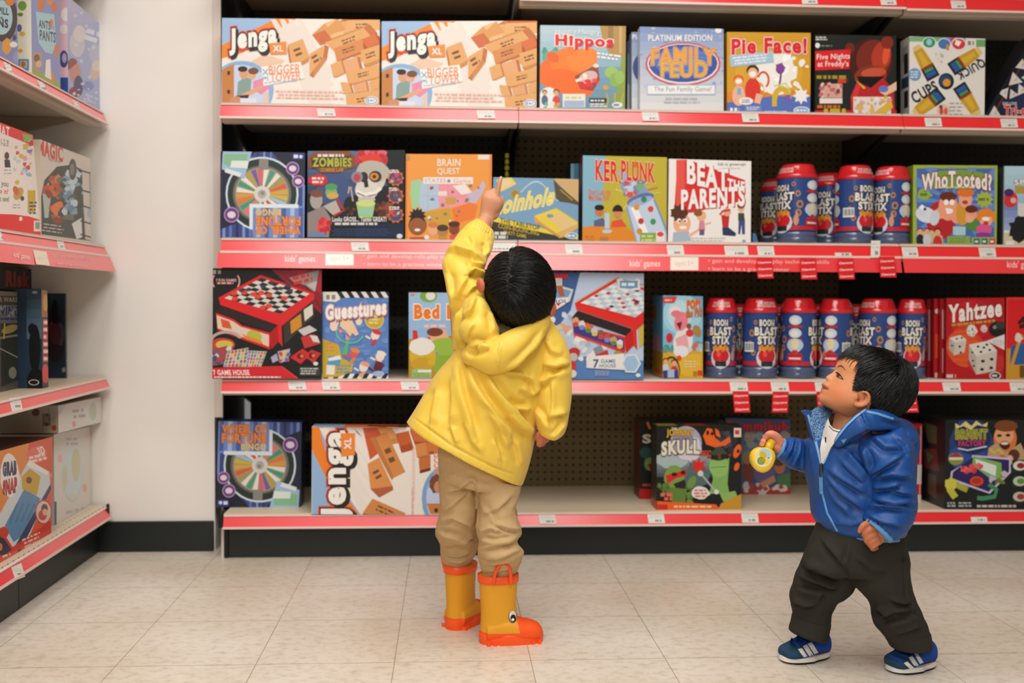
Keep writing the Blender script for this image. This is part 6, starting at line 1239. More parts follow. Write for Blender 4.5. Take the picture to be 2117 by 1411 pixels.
def hspine(A):
    A.R(84, 590, 104, 810, '262a30'); A.R(86, 600, 100, 655, 'a0662c'); A.E(94, 625, 5, 18, 'd0a04a'); A.E(94, 772, 7, 20, 'd83c34')
    for i in range(6): A.R(89, 660+i*15, 100, 672+i*15, 'd8483c'); A.D(90, 662+i*15, 99, 670+i*15, 1, 'f0dcd6', .8, i)
lbox('dark adventure game with a red-lettered spine facing the aisle, third left shelf', [(87, 597), (101, 600), (100, 799), (88, 803)], HX, 0.26, ('262a30', '2c3e54', '3a4048'), hspine, LTOP[3], near=hcover)
def icover(N):
    N.R(60, 600, 150, 790, '253242'); N.E(112, 640, 8, 22, '15181c'); N.E(112, 625, 5, 7, '6a4a3c'); N.E(115, 700, 20, 50, '2a2226'); N.E(110, 680, 10, 16, '6a3438'); N.E(125, 690, 8, 24, '44404a'); N.G(104, 604, 140, 650, '30445a', '20303e', 4); N.E(113, 645, 7, 26, '1a1416'); N.E(114, 690, 13, 22, '4a2a30'); N.E(132, 764, 4, 5, '8a8a8a')
lbox('dark game with a shadowy standing figure on its cover, behind the red-lettered spine', [(137, 606), (140, 607), (139, 780), (136, 782)], at_z(139, 781, LTOP[3])[0], 0.24, ('20262c', '253242', '2a3038'), None, LTOP[3], near=icover)
def snap_(A):
    A.R(-80, 880, 130, 1180, 'e0522a'); A.P([(-60, 940), (109, 902), (108, 985), (40, 1010), (0, 1080), (-60, 1100)], 'e08a3a'); A.P([(60, 912), (109, 901), (109, 980), (80, 965), (56, 950)], 'd9542c'); A.E(75, 940, 22, 17, 'e2705c', -25); A.T('3D', 78, 922, 92, 940, 'f0e0da', .05, rot=-20); A.D(60, 938, 98, 954, 2, 'f0d8d0', .7, 3, -14)
    A.P([(-10, 1080), (60, 950), (102, 975), (104, 1000), (60, 1110), (30, 1136), (0, 1110)], 'd0d6da'); A.P([(10, 1086), (50, 1010), (84, 1030), (48, 1106), (28, 1120)], '5a8ab4'); A.P([(44, 985), (62, 968), (84, 984), (76, 1024), (46, 1010)], 'c8a22c'); A.E(60, 992, 6, 7, '7a3a30')
    for i in range(4): A.L([(20+i*12, 1082-i*2), (36+i*12, 1040)], 4, '4a78a4')
    A.P([(60, 950), (100, 974), (98, 982), (56, 962)], 'eceae6'); A.P([(30, 1130), (104, 1000), (106, 1010), (40, 1142)], '2c3c64')
    A.E(90, 1058, 17, 26, 'cc2a26'); A.E(90, 1058, 15, 23, 'd8c8bc'); A.E(92, 1050, 7, 9, '6a4430'); A.E(88, 1064, 9, 11, 'c8452c'); A.E(93, 1058, 5, 7, 'e8b090')
    A.P([(-60, 1120), (0, 1090), (26, 1130), (108, 1074), (108, 1104), (-60, 1180)], 'd0251f'); A.P([(0, 1100), (24, 1136), (6, 1150), (-20, 1130)], '24283c'); A.E(8, 1100, 10, 12, 'c8402c'); A.E(0, 1130, 5, 8, 'd8704a'); A.D(46, 1104, 88, 1126, 3, 'ecc4b8', .5, 4, -24); A.D(4, 1142, 24, 1152, 1, 'ecc4b8', .5, 3, -20)
    A.E(20, 982, 20, 44, 'ece4e0', wob=.06, seed=2); A.T('GRAB', 6, 954, 34, 982, '4a4c86', .06, '2a2430', .09, sl=4); A.T('SNAP', 6, 990, 35, 1020, 'c8302c', .06, '2a2430', .09, sl=8)
JX_ = at_z(106, 1101, LTOP[4])[0]
lbox('red and orange action game picturing a toy catapult tray, base deck of the left shelving', [(-60, 948), (109, 902), (106, 1101), (-60, 1190)], JX_, 0.14, ('e0522a', 'b83a24', '4a2a24'), snap_, LTOP[4], lean=True)
def globe(A):
    A.R(100, 860, 200, 1100, 'dcd6cf'); A.E(149, 980, 22, 58, 'c4d0d4'); A.E(149, 976, 21, 54, 'cfdade'); A.E(157, 960, 9, 34, 'd0c9a8'); A.E(134, 985, 5, 26, 'd2cbae'); A.E(150, 1026, 9, 6, 'd8d4bc'); A.D(136, 902, 162, 922, 2, 'b8b4ba', .5, 3); A.E(124, 948, 5, 8, 'e4b4ac'); A.E(175, 1008, 5, 9, 'e4b0a8'); A.E(180, 900, 4, 7, 'e6c4bc'); A.R(112, 1036, 117, 1086, '3a4c7c'); A.L([(188, 880), (189, 1040)], 2, 'c4bcb4'); A.D(135, 1048, 182, 1060, 1, 'b8b8c4', .5, 4, -14)
lbox('tall white globe puzzle box standing on the base deck, left shelving', [(113, 897), (187, 880), (188, 1042), (113, 1085)], at_z(150, 1064, LTOP[4])[0], 0.16, ('dcd6cf', 'c8c0b6', 'd0c8be'), globe, LTOP[4], name='puzzle_box', cat='puzzle')
G_top = at_x(150, 889, at_z(150, 1064, LTOP[4])[0])[2]
GX = at_z(150, 1064, LTOP[4])[0]+0.035
lbox('white globe puzzle box lying across the top of the tall one', [(121, 838), (212, 819), (210, 872), (121, 895)], GX, 0.20, ('dad4cd', 'a39a8a', 'c4bcb2'), lambda A: (A.E(192, 850, 8, 19, 'b8c4c4'), A.E(193, 848, 4, 12, 'c4bf9c'), A.D(150, 842, 176, 866, 2, 'a8a4a4', .5, 3, -8), A.E(153, 876, 4, 6, 'd89a94'), A.P([(121, 838), (138, 834), (121, 862)], 'b4bcd0')), None,
     near=lambda N: (N.R(60, 836, 125, 900, 'a89f8e'), N.T('puzzle', 88, 842, 104, 892, '4a4640', .03, rot=0), N.E(112, 884, 5, 6, 'b04038'), N.E(74, 852, 8, 8, '7a4440')), name='puzzle_box', cat='puzzle')
# ------------------------------------------------------------------ red clearance tags hanging from the rails
def clearance(label, x, y0, y1, w, lean, group, Y=SG1-0.004):
    """paper strip hanging from y0 to y1 at photo x, its foot shifted by lean pixels"""
    q = [(x-w/2, y0), (x+w/2, y0), (x+w/2+lean, y1), (x-w/2+lean, y1)]
    p = at_y(x, y0, Y); n = np.array([0, -1, 0.12])
    A = Art(p, n)
    def bar(v, c):
        h = (y1-y0); a = y0+h*(v-.065); b = y0+h*(v+.065); sx = lambda y: lean*(y-y0)/h; tl = -0.06*w
        A.P([(x-w*.42+sx(a), a+1), (x+w*.4+sx(a), a+tl*.3), (x+w*.4+sx(b), b+tl*.3), (x-w*.42+sx(b), b+1)], 'e8a8a4') if c == 0 else A.T('Clearance', x-w*.42+sx((a+b)/2), a+1, x+w*.42+sx((a+b)/2), b, 'f4dedb', .03, sl=w*.05)
    for v in (.2, .52, .84): bar(v, 1)
    F = [at_plane(u, v, p, n) for u, v in q]
    nn = n/np.linalg.norm(n)
    o = A.build('clearance_tag', m_print, None, hexsolid(F, [f-nn*0.0006 for f in F]), ['dc2028']*6)
    return tag(o, label, 'sale tag', group)
CG2, CG3 = 'red clearance tags on the second shelf', 'red clearance tags under the third shelf'
for x, y0, y1, ln, lb_ in ((1580, 533, 575, 3, 'red clearance tag on the second shelf sign, first of four, past the quiz game'), (1670, 533, 577, 3, 'red clearance tag second of four on the sign, below the end canister of the trio'),
                      (1748, 534, 577, 3, 'red clearance tag third of four on the sign, below the middle canister'), (1833, 530, 573, 4, 'red clearance tag last of four, by the end of the second shelf sign')):
    clearance(lb_, x, y0, y1, 33, ln, CG2)
for x, y0, y1, w, ln, lb_ in ((1531, 808, 852, 33, 4, 'red clearance tag hanging crooked under the first canisters of the third shelf'), (1614, 809, 852, 33, -2, 'red clearance tag hanging straight above the toddler’s raised hand'),
                         (1704, 809, 852, 33, 4, 'red clearance tag partly hidden by the toddler’s face'), (1876, 811, 852, 35, 6, 'red clearance tag peeking out behind the toddler’s hair')):
    clearance(lb_, x, y0, y1, w, ln, CG3, RY1-0.006)
# ------------------------------------------------------------------ tools for figures
from mathutils.bvhtree import BVHTree
def px3(p, Y): return at_y(p[0], p[1], Y)
def ring(pa, pb, Y, dep, Yb=None, ex=2.0, front=None):
    """cross-section between two outline points; dep: half depth (front: half depth towards the viewer if it differs)"""
    a = px3(pa, Y); b = px3(pb, Y if Yb is None else Yb)
    return dict(c=(a+b)/2, a=(b-a)/2, d=dep, f=dep if front is None else front, ex=ex)
def loft(rings, n=28, axis=(0, 1, 0), capr=0.35):
    V = []; F = []
    ax = np.array(axis, float)
    for r in rings:
        a = r['a']; la = np.linalg.norm(a); bd = ax-a*np.dot(ax, a)/la**2; bd = bd/np.linalg.norm(bd)
        for i in range(n):
            t = 2*math.pi*i/n; c, s = math.cos(t), math.sin(t); e = 2.0/r['ex']
            c2 = math.copysign(abs(c)**e, c); s2 = math.copysign(abs(s)**e, s)
            V.append(r['c']+a*c2+bd*s2*(r['d'] if s2 > 0 else r['f']))
    m = len(rings)
    for k in range(m-1):
        for i in range(n): F.append((k*n+i, k*n+(i+1) % n, (k+1)*n+(i+1) % n, (k+1)*n+i))
    V.append(rings[0]['c']); V.append(rings[-1]['c'])
    for i in range(n):
        F.append((m*n, (i+1) % n, i)); F.append((m*n+1, (m-1)*n+i, (m-1)*n+(i+1) % n))
    return V, F
def refine(rings, k=3):
    """smooth in-between cross-sections (Catmull-Rom)"""
    out = []; m = len(rings)
    for i in range(m-1):
        p = [rings[max(0, min(m-1, j))] for j in (i-1, i, i+1, i+2)]
        for s in range(k):
            t = s/k
            def cr(f):
                a, b, c, d = [q[f] for q in p]
                return 0.5*((2*b)+(-a+c)*t+(2*a-5*b+4*c-d)*t*t+(-a+3*b-3*c+d)*t**3)
            out.append({f: cr(f) for f in ('c', 'a', 'd', 'f', 'ex')})
    out.append(rings[-1]); return out
def tube(path, radii, n=14, sub=3):
    """round limb along 3-D points"""
    P_ = [np.asarray(p, float) for p in path]; pts = []; rr = []
    m = len(P_)
    for i in range(m-1):
        a, b, c, d = P_[max(0, i-1)], P_[i], P_[i+1], P_[min(m-1, i+2)]
        for s in range(sub):
            t = s/sub; pts.append(0.5*((2*b)+(-a+c)*t+(2*a-5*b+4*c-d)*t*t+(-a+3*b-3*c+d)*t**3)); rr.append(radii[i]*(1-t)+radii[i+1]*t)
    pts.append(P_[-1]); rr.append(radii[-1])
    # rounded ends
    d0 = (pts[0]-pts[1])/np.linalg.norm(pts[0]-pts[1]); d1 = (pts[-1]-pts[-2])/np.linalg.norm(pts[-1]-pts[-2])
    r0, r1 = rr[0], rr[-1]
    pts = [pts[0]+d0*r0*k for k in (.95, .7)]+pts+[pts[-1]+d1*r1*k for k in (.7, .95)]
    rr = [r0*.3, r0*.72]+rr+[r1*.72, r1*.3]
    V = []; F = []; up = np.array([0.31, 0.22, 0.93])
    for i, p in enumerate(pts):
        t = pts[min(i+1, len(pts)-1)]-pts[max(0, i-1)]; t = t/np.linalg.norm(t)
        if abs(np.dot(t, up)) > .95: up = np.array([0.9, 0.3, 0.1])
        u = np.cross(up, t); u /= np.linalg.norm(u); w = np.cross(t, u); up = w
        for k in range(n): V.append(p+rr[i]*(u*math.cos(2*math.pi*k/n)+w*math.sin(2*math.pi*k/n)))
    m = len(pts)
    for k in range(m-1):
        for i in range(n): F.append((k*n+i, k*n+(i+1) % n, (k+1)*n+(i+1) % n, (k+1)*n+i))
    V.append(pts[0]); V.append(pts[-1])
    for i in range(n): F.append((m*n, (i+1) % n, i)); F.append((m*n+1, (m-1)*n+i, (m-1)*n+(i+1) % n))
    return V, F
def ellips(c, ax, n=18):
    """ellipsoid; ax: three half-axis vectors"""
    V = []; F = []; c = np.asarray(c, float); ax = [np.asarray(a, float) for a in ax]; m = n//2
    for j in range(1, m):
        ph = math.pi*j/m
        for i in range(n):
            t = 2*math.pi*i/n; V.append(c+ax[0]*math.sin(ph)*math.cos(t)+ax[1]*math.sin(ph)*math.sin(t)+ax[2]*math.cos(ph))
    for j in range(m-2):
        for i in range(n): F.append((j*n+i, j*n+(i+1) % n, (j+1)*n+(i+1) % n, (j+1)*n+i))
    k = len(V); V += [c+ax[2], c-ax[2]]
    for i in range(n): F.append((k, (i+1) % n, i)); F.append((k+1, (m-2)*n+i, (m-2)*n+(i+1) % n))
    return V, F
def ball(c, r, sx=1, sy=1, sz=1): return ellips(c, [(r*sx, 0, 0), (0, r*sy, 0), (0, 0, r*sz)])

FOLD_A, FOLD_S = 1.35, 0.85
class Skin:
    """one closed surface grown round several overlapping solids"""
    def __init__(self, parts, vox, smooth=6):
        V = []; F = []
        for v, f in parts:
            k = len(V); V += [tuple(map(float, p)) for p in v]; F += [tuple(i+k for i in g) for g in f]
        me = mesh_of('solid', V, F)
        bm = bmesh.new(); bm.from_mesh(me); bmesh.ops.recalc_face_normals(bm, faces=bm.faces); bm.to_mesh(me); bm.free()
        ob = bpy.data.objects.new('solid', me); COL.objects.link(ob)
        md = ob.modifiers.new('r', 'REMESH'); md.mode = 'VOXEL'; md.voxel_size = vox; md.adaptivity = 0
        bpy.context.view_layer.update()
        dg = bpy.context.evaluated_depsgraph_get(); ev = ob.evaluated_get(dg)
        self.me = bpy.data.meshes.new_from_object(ev, depsgraph=dg)
        bpy.data.objects.remove(ob); bpy.data.meshes.remove(me)
        n = len(self.me.vertices); self.V = np.empty(n*3); self.me.vertices.foreach_get('co', self.V); self.V = self.V.reshape(-1, 3)
        e = np.empty(len(self.me.edges)*2, int); self.me.edges.foreach_get('vertices', e); self.E = e.reshape(-1, 2)
        self.smooth(smooth)
    def smooth(self, it, lam=0.55, mu=-0.57, mask=None):
        n = len(self.V); deg = np.bincount(self.E.ravel(), minlength=n).astype(float)[:, None]
        for k in range(it*2):
            S_ = np.zeros_like(self.V); np.add.at(S_, self.E[:, 0], self.V[self.E[:, 1]]); np.add.at(S_, self.E[:, 1], self.V[self.E[:, 0]])
            d = (S_/np.maximum(deg, 1)-self.V)*(lam if k % 2 == 0 else mu)
            self.V = self.V+(d if mask is None else d*mask[:, None])
        self.sync()
    def relax(self, it, lam=0.5, mask=None): self.smooth(it, lam, lam, mask)
    def sync(self):
        self.me.vertices.foreach_set('co', self.V.ravel()); self.me.update()
        self.N = np.empty(len(self.V)*3); self.me.vertex_normals.foreach_get('vector', self.N); self.N = self.N.reshape(-1, 3)
        self.px, self.z = to_px(self.V)
        view = self.V-EYE; view /= np.linalg.norm(view, axis=1)[:, None]
        self.face = np.clip(-(self.N*view).sum(1), 0, 1)
    def noise(self, amp, scale, stretch=(1, 1, 1), seed=0, ridged=False):
        off = Vector((seed*13.1, seed*7.7, seed*3.3)); st = np.array(stretch)*scale
        d = np.array([noise.noise(Vector(p)+off) for p in self.V*st])
        if ridged: d = 0.5-np.abs(d)*2
        self.V = self.V+self.N*(d*amp)[:, None]; self.sync()
    def fold(self, pts, amp, sig, side=1, trough=0.75, defer=False):
        """a crease along photo pixels pts: raised amp metres, sunk again on one side"""
        amp *= FOLD_A; sig *= FOLD_S
        pts = [np.asarray(p, float) for p in pts]; best = np.full(len(self.V), 1e9); sd = np.zeros(len(self.V)); tt = np.zeros(len(self.V))
        L_ = [np.linalg.norm(b-a) for a, b in zip(pts, pts[1:])]; tot = sum(L_); acc = 0
        for a, b, l in zip(pts, pts[1:], L_):
            e = (b-a)/l; r = self.px-a; t = np.clip(r@e, 0, l); q = r-t[:, None]*e; d = np.hypot(q[:, 0], q[:, 1])
            s = e[0]*r[:, 1]-e[1]*r[:, 0]; m = d < best
            best[m] = d[m]; sd[m] = (np.sign(s)*d)[m]; tt[m] = ((acc+t)/tot)[m]; acc += l
        tp = np.clip(np.minimum(tt, 1-tt)*4, 0, 1); tp = tp*tp*(3-2*tp); tp = 0.12+0.88*tp
        w = np.exp(-(best/sig)**2)
        q_ = np.sign(sd*side)*best/sig; st = np.clip(q_, 0, 1); st = st*st*(3-2*st)
        if trough > 0: w = np.where(q_ < 0, np.exp(-(q_/1.9)**2), np.where(q_ < 1, 1-(1+trough)*st, -trough*np.exp(-((q_-1)/1.7)**2)))
        f = np.clip(self.face*2.2, 0, 1)
        d = amp*w*tp*f
        if defer: return d
        self.V = self.V+self.N*d[:, None]; self.sync()
    def folds(self, L_):
        D = sum(self.fold(*q, defer=True) for q in L_)
        D = np.sign(D)*0.016*np.tanh(np.abs(D)/0.016); self.V = self.V+self.N*D[:, None]; self.sync()
    def bvh(self): return BVHTree.FromPolygons([tuple(v) for v in self.V], [tuple(p.vertices) for p in self.me.polygons])
    def paint(self, cols):
        at = self.me.color_attributes.new('Col', 'FLOAT_COLOR', 'POINT'); at.data.foreach_set('color', np.asarray(cols, np.float32).ravel())
    def put(self, name, m, parent=None):
        self.me.name = name; return put(name, self.me, m, parent, True)

def inpoly(P_, poly):
    x, y = P_[:, 0], P_[:, 1]; ins = np.zeros(len(P_), bool); n = len(poly)
    for i in range(n):
        (x0, y0), (x1, y1) = poly[i], poly[(i+1) % n]
        c = ((y0 > y) != (y1 > y)) & (x < (x1-x0)*(y-y0)/((y1-y0) or 1e-9)+x0); ins ^= c
    return ins
def hit(bvh, x, y):
    d = ray(x, y); d = d/np.linalg.norm(d); h = bvh.ray_cast(Vector(EYE), Vector(d))
    return (np.array(h[0]), np.array(h[1]), d) if h[0] is not None else None
def strip_on(bvh, pts, width, off=0.001, sub=6, thick=0.0015, cross=2):
    """a band lying on a surface along photo pixels (width in pixels)"""
    pts = [np.asarray(p, float) for p in pts]; c = []
    for a, b in zip(pts, pts[1:]): c += [a+(b-a)*k/sub for k in range(sub)]
    c.append(pts[-1]); V = []; F = []; lastd = None; w_ = width
    for i, p in enumerate(c):
        t = c[min(i+1, len(c)-1)]-c[max(0, i-1)]; t /= np.linalg.norm(t)+1e-9; nn = np.array([-t[1], t[0]])
        ww = w_ if np.isscalar(w_) else np.interp(i/(len(c)-1), np.linspace(0, 1, len(w_)), w_)
        for k in range(cross+1):
            q = p+nn*ww*(k/cross-0.5); h = hit(bvh, *q)
            if h is None: h = hit(bvh, *p)
            if h is not None: z = (h[0]-EYE)@FF; lastd = z
            d = ray(*q); o = EYE+d*((lastd or 2.2)/(d@FF)); u = d/np.linalg.norm(d)
            bul = math.sin(math.pi*k/cross)*thick
            V += [o-u*(off+bul)]
    m = cross+1
    for i in range(len(c)-1):
        for k in range(cross): F.append((i*m+k, i*m+k+1, (i+1)*m+k+1, (i+1)*m+k))
    # back side, so that the band has thickness
    n = len(V); V += [v+ (v-EYE)/np.linalg.norm(v-EYE)*(off+thick) for v in V]
    F += [tuple(n+i for i in reversed(f)) for f in F]
    for i in range(len(c)-1): F += [(i*m, (i+1)*m, n+(i+1)*m, n+i*m), (i*m+cross, n+i*m+cross, n+(i+1)*m+cross, (i+1)*m+cross)]
    F += [tuple(range(m))+tuple(n+k for k in reversed(range(m))), tuple((len(c)-1)*m+k for k in reversed(range(m)))+tuple(n+(len(c)-1)*m+k for k in range(m))]
    return V, F
def patch_on(bvh, poly, off=0.001, step=3.0):
    """a sheet lying on a surface inside a photo-pixel outline"""
    poly = [np.asarray(p, float) for p in poly]; b = []
    for p, q in zip(poly, poly[1:]+poly[:1]):
        n = max(1, int(np.linalg.norm(q-p)/step)); b += [p+(q-p)*k/n for k in range(n)]
    pts = list(b); P_ = np.array(b); x0, y0 = P_.min(0); x1, y1 = P_.max(0)
    gx, gy = np.meshgrid(np.arange(x0+step/2, x1, step), np.arange(y0+step/2, y1, step)); g = np.stack([gx.ravel(), gy.ravel()], 1)
    if len(g):
        g = g[inpoly(g, [tuple(p) for p in b])]
        g = [q for q in g if np.min(np.hypot(*(P_-q).T)) > step*0.5]; pts += g
    from mathutils.geometry import delaunay_2d_cdt
    n = len(b)
    v2, e2, f2, *_ = delaunay_2d_cdt([Vector(p) for p in pts], [(i, (i+1) % n) for i in range(n)], [], 1, 1e-6)
    V = []; last = 2.2
    for p in v2:
        h = hit(bvh, p[0], p[1])
        if h is not None: last = (h[0]-EYE)@FF
        d = ray(p[0], p[1]); V.append(EYE+d*(last/(d@FF))-d/np.linalg.norm(d)*off)
    return V, [tuple(f) for f in f2]
def join(*ms):
    V = []; F = []
    for v, f in ms:
        k = len(V); V += list(v); F += [tuple(i+k for i in g) for g in f]
    return V, F
def put_vf(name, vf, m, parent, smooth=True): return put(name, mesh_of(name, *vf), m, parent, smooth)

def strands(bvh, roots, flow, length, h0=0.002, h1=0.006, rad=0.0009, steps=7, seed=1, jit=0.25, lift=0.0, hs=None, xmin=0):
    """hair lying along a surface: roots are (point, normal); flow(point, normal) gives the combing direction"""
    r = random.Random(seed); V = []; F = []
    for p, n in roots:
        p = Vector(p); n = Vector(n); L_ = length(p)*r.uniform(0.75, 1.15); st = L_/steps; path = []; hh = r.uniform(0.6, 1.3)*(hs(p) if hs else 1)
        jv = Vector((r.gauss(0, 1), r.gauss(0, 1), r.gauss(0, 1)))*jit; q = p.copy()
        for k in range(steps+1):
            u = k/steps; loc, nr, i_, d_ = bvh.find_nearest(q)
            if nr.dot(n) < 0: nr = -nr
            n = nr
            h = (h0+(h1-h0)*math.sin(min(1, u*1.4)*math.pi/2)+lift*u*u)*hh
            path.append(loc+nr*h)
            f = Vector(flow(loc, nr))+jv; f = f-nr*f.dot(nr)
            if f.length < 1e-6: break
            q = loc+f.normalized()*st
        if len(path) < 3 or (xmin and to_px([tuple(o) for o in path])[0][:, 0].min() < xmin): continue
        rr = rad*r.uniform(0.7, 1.3); base = len(V); m = len(path)
        for k, o in enumerate(path):
            t = (path[min(k+1, m-1)]-path[max(0, k-1)]); t.normalize(); a = t.cross(Vector((0.3, 0.2, 0.93)));
            if a.length < 1e-4: a = t.orthogonal()
            a.normalize(); b = t.cross(a); w = rr*(1.0 if k == 0 else (1-k/(m-1))**0.6+0.06)
            for j in range(3):
                an = 2.094*j; V.append(o+a*(w*math.cos(an))+b*(w*math.sin(an)))
        for k in range(m-1):
            for j in range(3): F.append((base+k*3+j, base+k*3+(j+1) % 3, base+(k+1)*3+(j+1) % 3, base+(k+1)*3+j))
    return V, F
# ------------------------------------------------------------------ the child in yellow
m_yellow = mat('yellow_raincoat_nylon', 'ecc648', 0.46, 0.4, Sheen_Weight=0.15)
add_bump(m_yellow, 900, 0.08, 0.0004)
m_khaki = mat('khaki_cotton', 'c6a679', 0.85, 0.15); add_bump(m_khaki, 1400, 0.25, 0.0005)
m_skin = mat('skin', 'd39a78', 0.5, 0.35, Subsurface_Weight=0.12, Subsurface_Scale=0.004); m_skin.node_tree.nodes['Principled BSDF'].inputs['Subsurface Radius'].default_value = (1, .35, .2)
color_attr(m_skin)
m_hair = mat('black_hair', '14110f', 0.36, 0.5)
m_orange = mat('orange_rubber', 'ff5a1c', 0.4, 0.45); m_bootyellow = mat('mustard_rubber', 'd98f1e', 0.5, 0.4); add_bump(m_bootyellow, 500, 0.1, 0.0005)
m_white = mat('white_rubber', 'efe9dc', 0.4, 0.4); m_inkblack = mat('black_rubber', '141414', 0.4, 0.4)

def body_paint(s, base, hairmask=None, hair='1a1512', extra=()):
    c = np.tile(np.array(rgb(base)), (len(s.V), 1))
    for mask, col in extra:
        m = np.clip(mask, 0, 1)[:, None]; c = c*(1-m)+np.array(rgb(col))*m
    if hairmask is not None: c[hairmask] = rgb(hair)
    s.paint(c)
def P3(x, y, Y): return at_y(x, y, Y)
def pr(px_, Y): return px_*Y/FPX        # pixels to metres at depth Y

def build_boy():
    YB = 2.44
    BOOTS = []
    for hx, hy, deg in ((993, 1327, 6), (933, 1302, 58)):
        h = at_z(hx, hy, 0); a = math.radians(deg); BOOTS.append(h+np.array([math.cos(a), math.sin(a), 0])*.042)
    (c1, c2) = BOOTS; up = lambda c, z: c+np.array([0, 0, z])
    HC = P3(1075, 594, 2.385)                   # head centre
    ha = P3(1140, 585, 2.385)-HC; hb = np.array([0, 0.090, 0.02]); hcax = P3(1064, 520, 2.385)-HC
    head = ellips(HC, [ha*1.0, hb, hcax*1.02], 36)
    jaw = ellips(P3(1078, 632, 2.41), [(0.058, 0, 0), (0, 0.07, 0.02), (0, 0, 0.05)], 24)
    def ear(x, y, s, Y=2.365):
        c = P3(x, y, Y); return [ellips(c, [(0.010, 0.006*s, 0), (0, 0.011, 0), (0.002*s, 0, 0.017)], 14)]
    parts = [head, jaw]+ear(994, 590, -1)+ear(1142, 640, 1)
    neck = tube([P3(1070, 650, 2.42), P3(1064, 700, 2.44), P3(1040, 760, 2.45)], [.042, .045, .06])
    torso = loft(refine([ring((960, 700), (1130, 690), 2.45, .05), ring((930, 780), (1110, 800), 2.45, .07), ring((905, 870), (1076, 930), 2.45, .075), ring((928, 940), (1062, 980), 2.45, .055)]))
    parts += [neck, torso]
    # raised arm and hand
    parts.append(tube([P3(965, 700, 2.45), P3(958, 620, 2.46), P3(960, 555, 2.49), P3(983, 500, 2.54), P3(1001, 458, 2.58)], [.036, .033, .030, .024, .0175]))
    YH = 2.60
    palm = loft(refine([ring((987, 463), (1017, 471), YH-.01, .013), ring((992, 440), (1024, 447), YH, .0125), ring((994, 420), (1035, 432), YH, .0135), ring((997, 405), (1039, 418), YH, .0135), ring((1003, 394), (1033, 402), YH+.006, .010)]), 24)
    parts.append(palm)
    # three fingers folded forward over the palm, index straight up, thumb at the side
    for i, (x, y) in enumerate(((1003, 406), (1011, 399), (1020, 396))):
        r = (.0058, .0063, .0066)[i]
        parts.append(tube([P3(x+1, y+12, YH+.001), P3(x, y-1, YH+.004), P3(x+1, y+1, YH+.022), P3(x+4, y+14, YH+.026), P3(x+6, y+20, YH+.016)], [r*1.05, r*1.1, r, r*.95, r*.8], 10))
    parts.append(tube([P3(1025, 412, YH), P3(1028.5, 397, YH-.001), P3(1032, 381, YH-.002), P3(1035.5, 367.5, YH-.001)], [.0073, .0064, .0058, .0047], 12))
    parts.append(tube([P3(1022, 447, YH+.004), P3(1031, 432, YH+.008), P3(1037, 419, YH+.010), P3(1037.5, 408, YH+.012)], [.009, .0078, .0068, .0052], 10))
    # hanging arm and hand
    parts.append(tube([P3(1125, 705, 2.43), P3(1143, 770, 2.42), P3(1142, 830, 2.41), P3(1132, 885, 2.40)], [.036, .032, .028, .018]))
    Y2 = 2.395
    parts.append(loft(refine([ring((1119, 882), (1146, 890), Y2, .011), ring((1113, 897), (1140, 902), Y2, .0125), ring((1110, 908), (1134, 914), Y2, .0115)]), 20))
    for i in range(4):
        y = 899+i*5; parts.append(tube([P3(1132-i*3, y+2, Y2+.004), P3(1121-i*2, y+5, Y2-.008), P3(1111+i, y+1, Y2-.006), P3(1113+i*1.5, y-3, Y2+.004)], [.0066, .0064, .0058, .005], 10))
    parts.append(tube([P3(1120, 890, Y2-.008), P3(1112, 899, Y2-.011), P3(1109, 906, Y2-.008)], [.0075, .0065, .0052], 10))
    # legs
    parts.append(tube([P3(952, 950, 2.45), P3(950, 1050, 2.48), up(c2, .21), up(c2, .12), up(c2, .05)], [.042, .034, .023, .022, .022]))
    parts.append(tube([P3(1032, 980, 2.43), P3(1029, 1060, 2.42), up(c1, .21), up(c1, .12), up(c1, .05)], [.042, .034, .023, .022, .022]))
    s = Skin(parts, .0024, 5)
    # hair region: the whole skull seen from behind
    part = [np.array(P3(x, y, 2.30)) for x, y in ((1072, 508), (1058, 530), (1050, 560), (1049, 588), (1052, 606))]
    rel = s.V-HC; A_ = np.array([ha, hb, hcax]).T; u = np.linalg.solve(A_, rel.T).T
    isear = ((np.abs(s.px[:, 0]-993) < 9) & (np.abs(s.px[:, 1]-590) < 20)) | ((np.abs(s.px[:, 0]-1147) < 9) & (np.abs(s.px[:, 1]-640) < 19))
    # bare neck below the hair line, bare face at the front
    hm = (np.linalg.norm(u, axis=1) < 1.16) & (u[:, 1] < .55+.0*u[:, 2]) & (s.px[:, 1] < 668) & ~isear
    arm_red = np.exp(-((s.px[:, 0]-1036)**2+(s.px[:, 1]-365)**2)/60.0)
    earred = isear*.7
    wristshadow = np.zeros(len(s.V))
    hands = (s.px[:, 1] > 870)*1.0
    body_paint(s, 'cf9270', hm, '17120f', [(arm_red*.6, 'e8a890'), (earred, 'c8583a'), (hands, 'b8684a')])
    body = s.put('person', m_skin)
    tag(body, 'child in a yellow raincoat and rubber boots seen from behind, pointing up at the shelf', 'person')
    # hair
    bv = BVHTree.FromPolygons([tuple(v) for v in head[0]], head[1]); hm &= ~((s.px[:, 0] > 1134) & (np.abs(s.px[:, 1]-640) < 21)); rng = random.Random(5); idx = [i for i in np.nonzero(hm)[0]]
    roots = [(s.V[i], s.N[i]) for i in rng.sample(idx, min(6500, len(idx)))]
    pp = [Vector(p) for p in part]; right = Vector(RR)
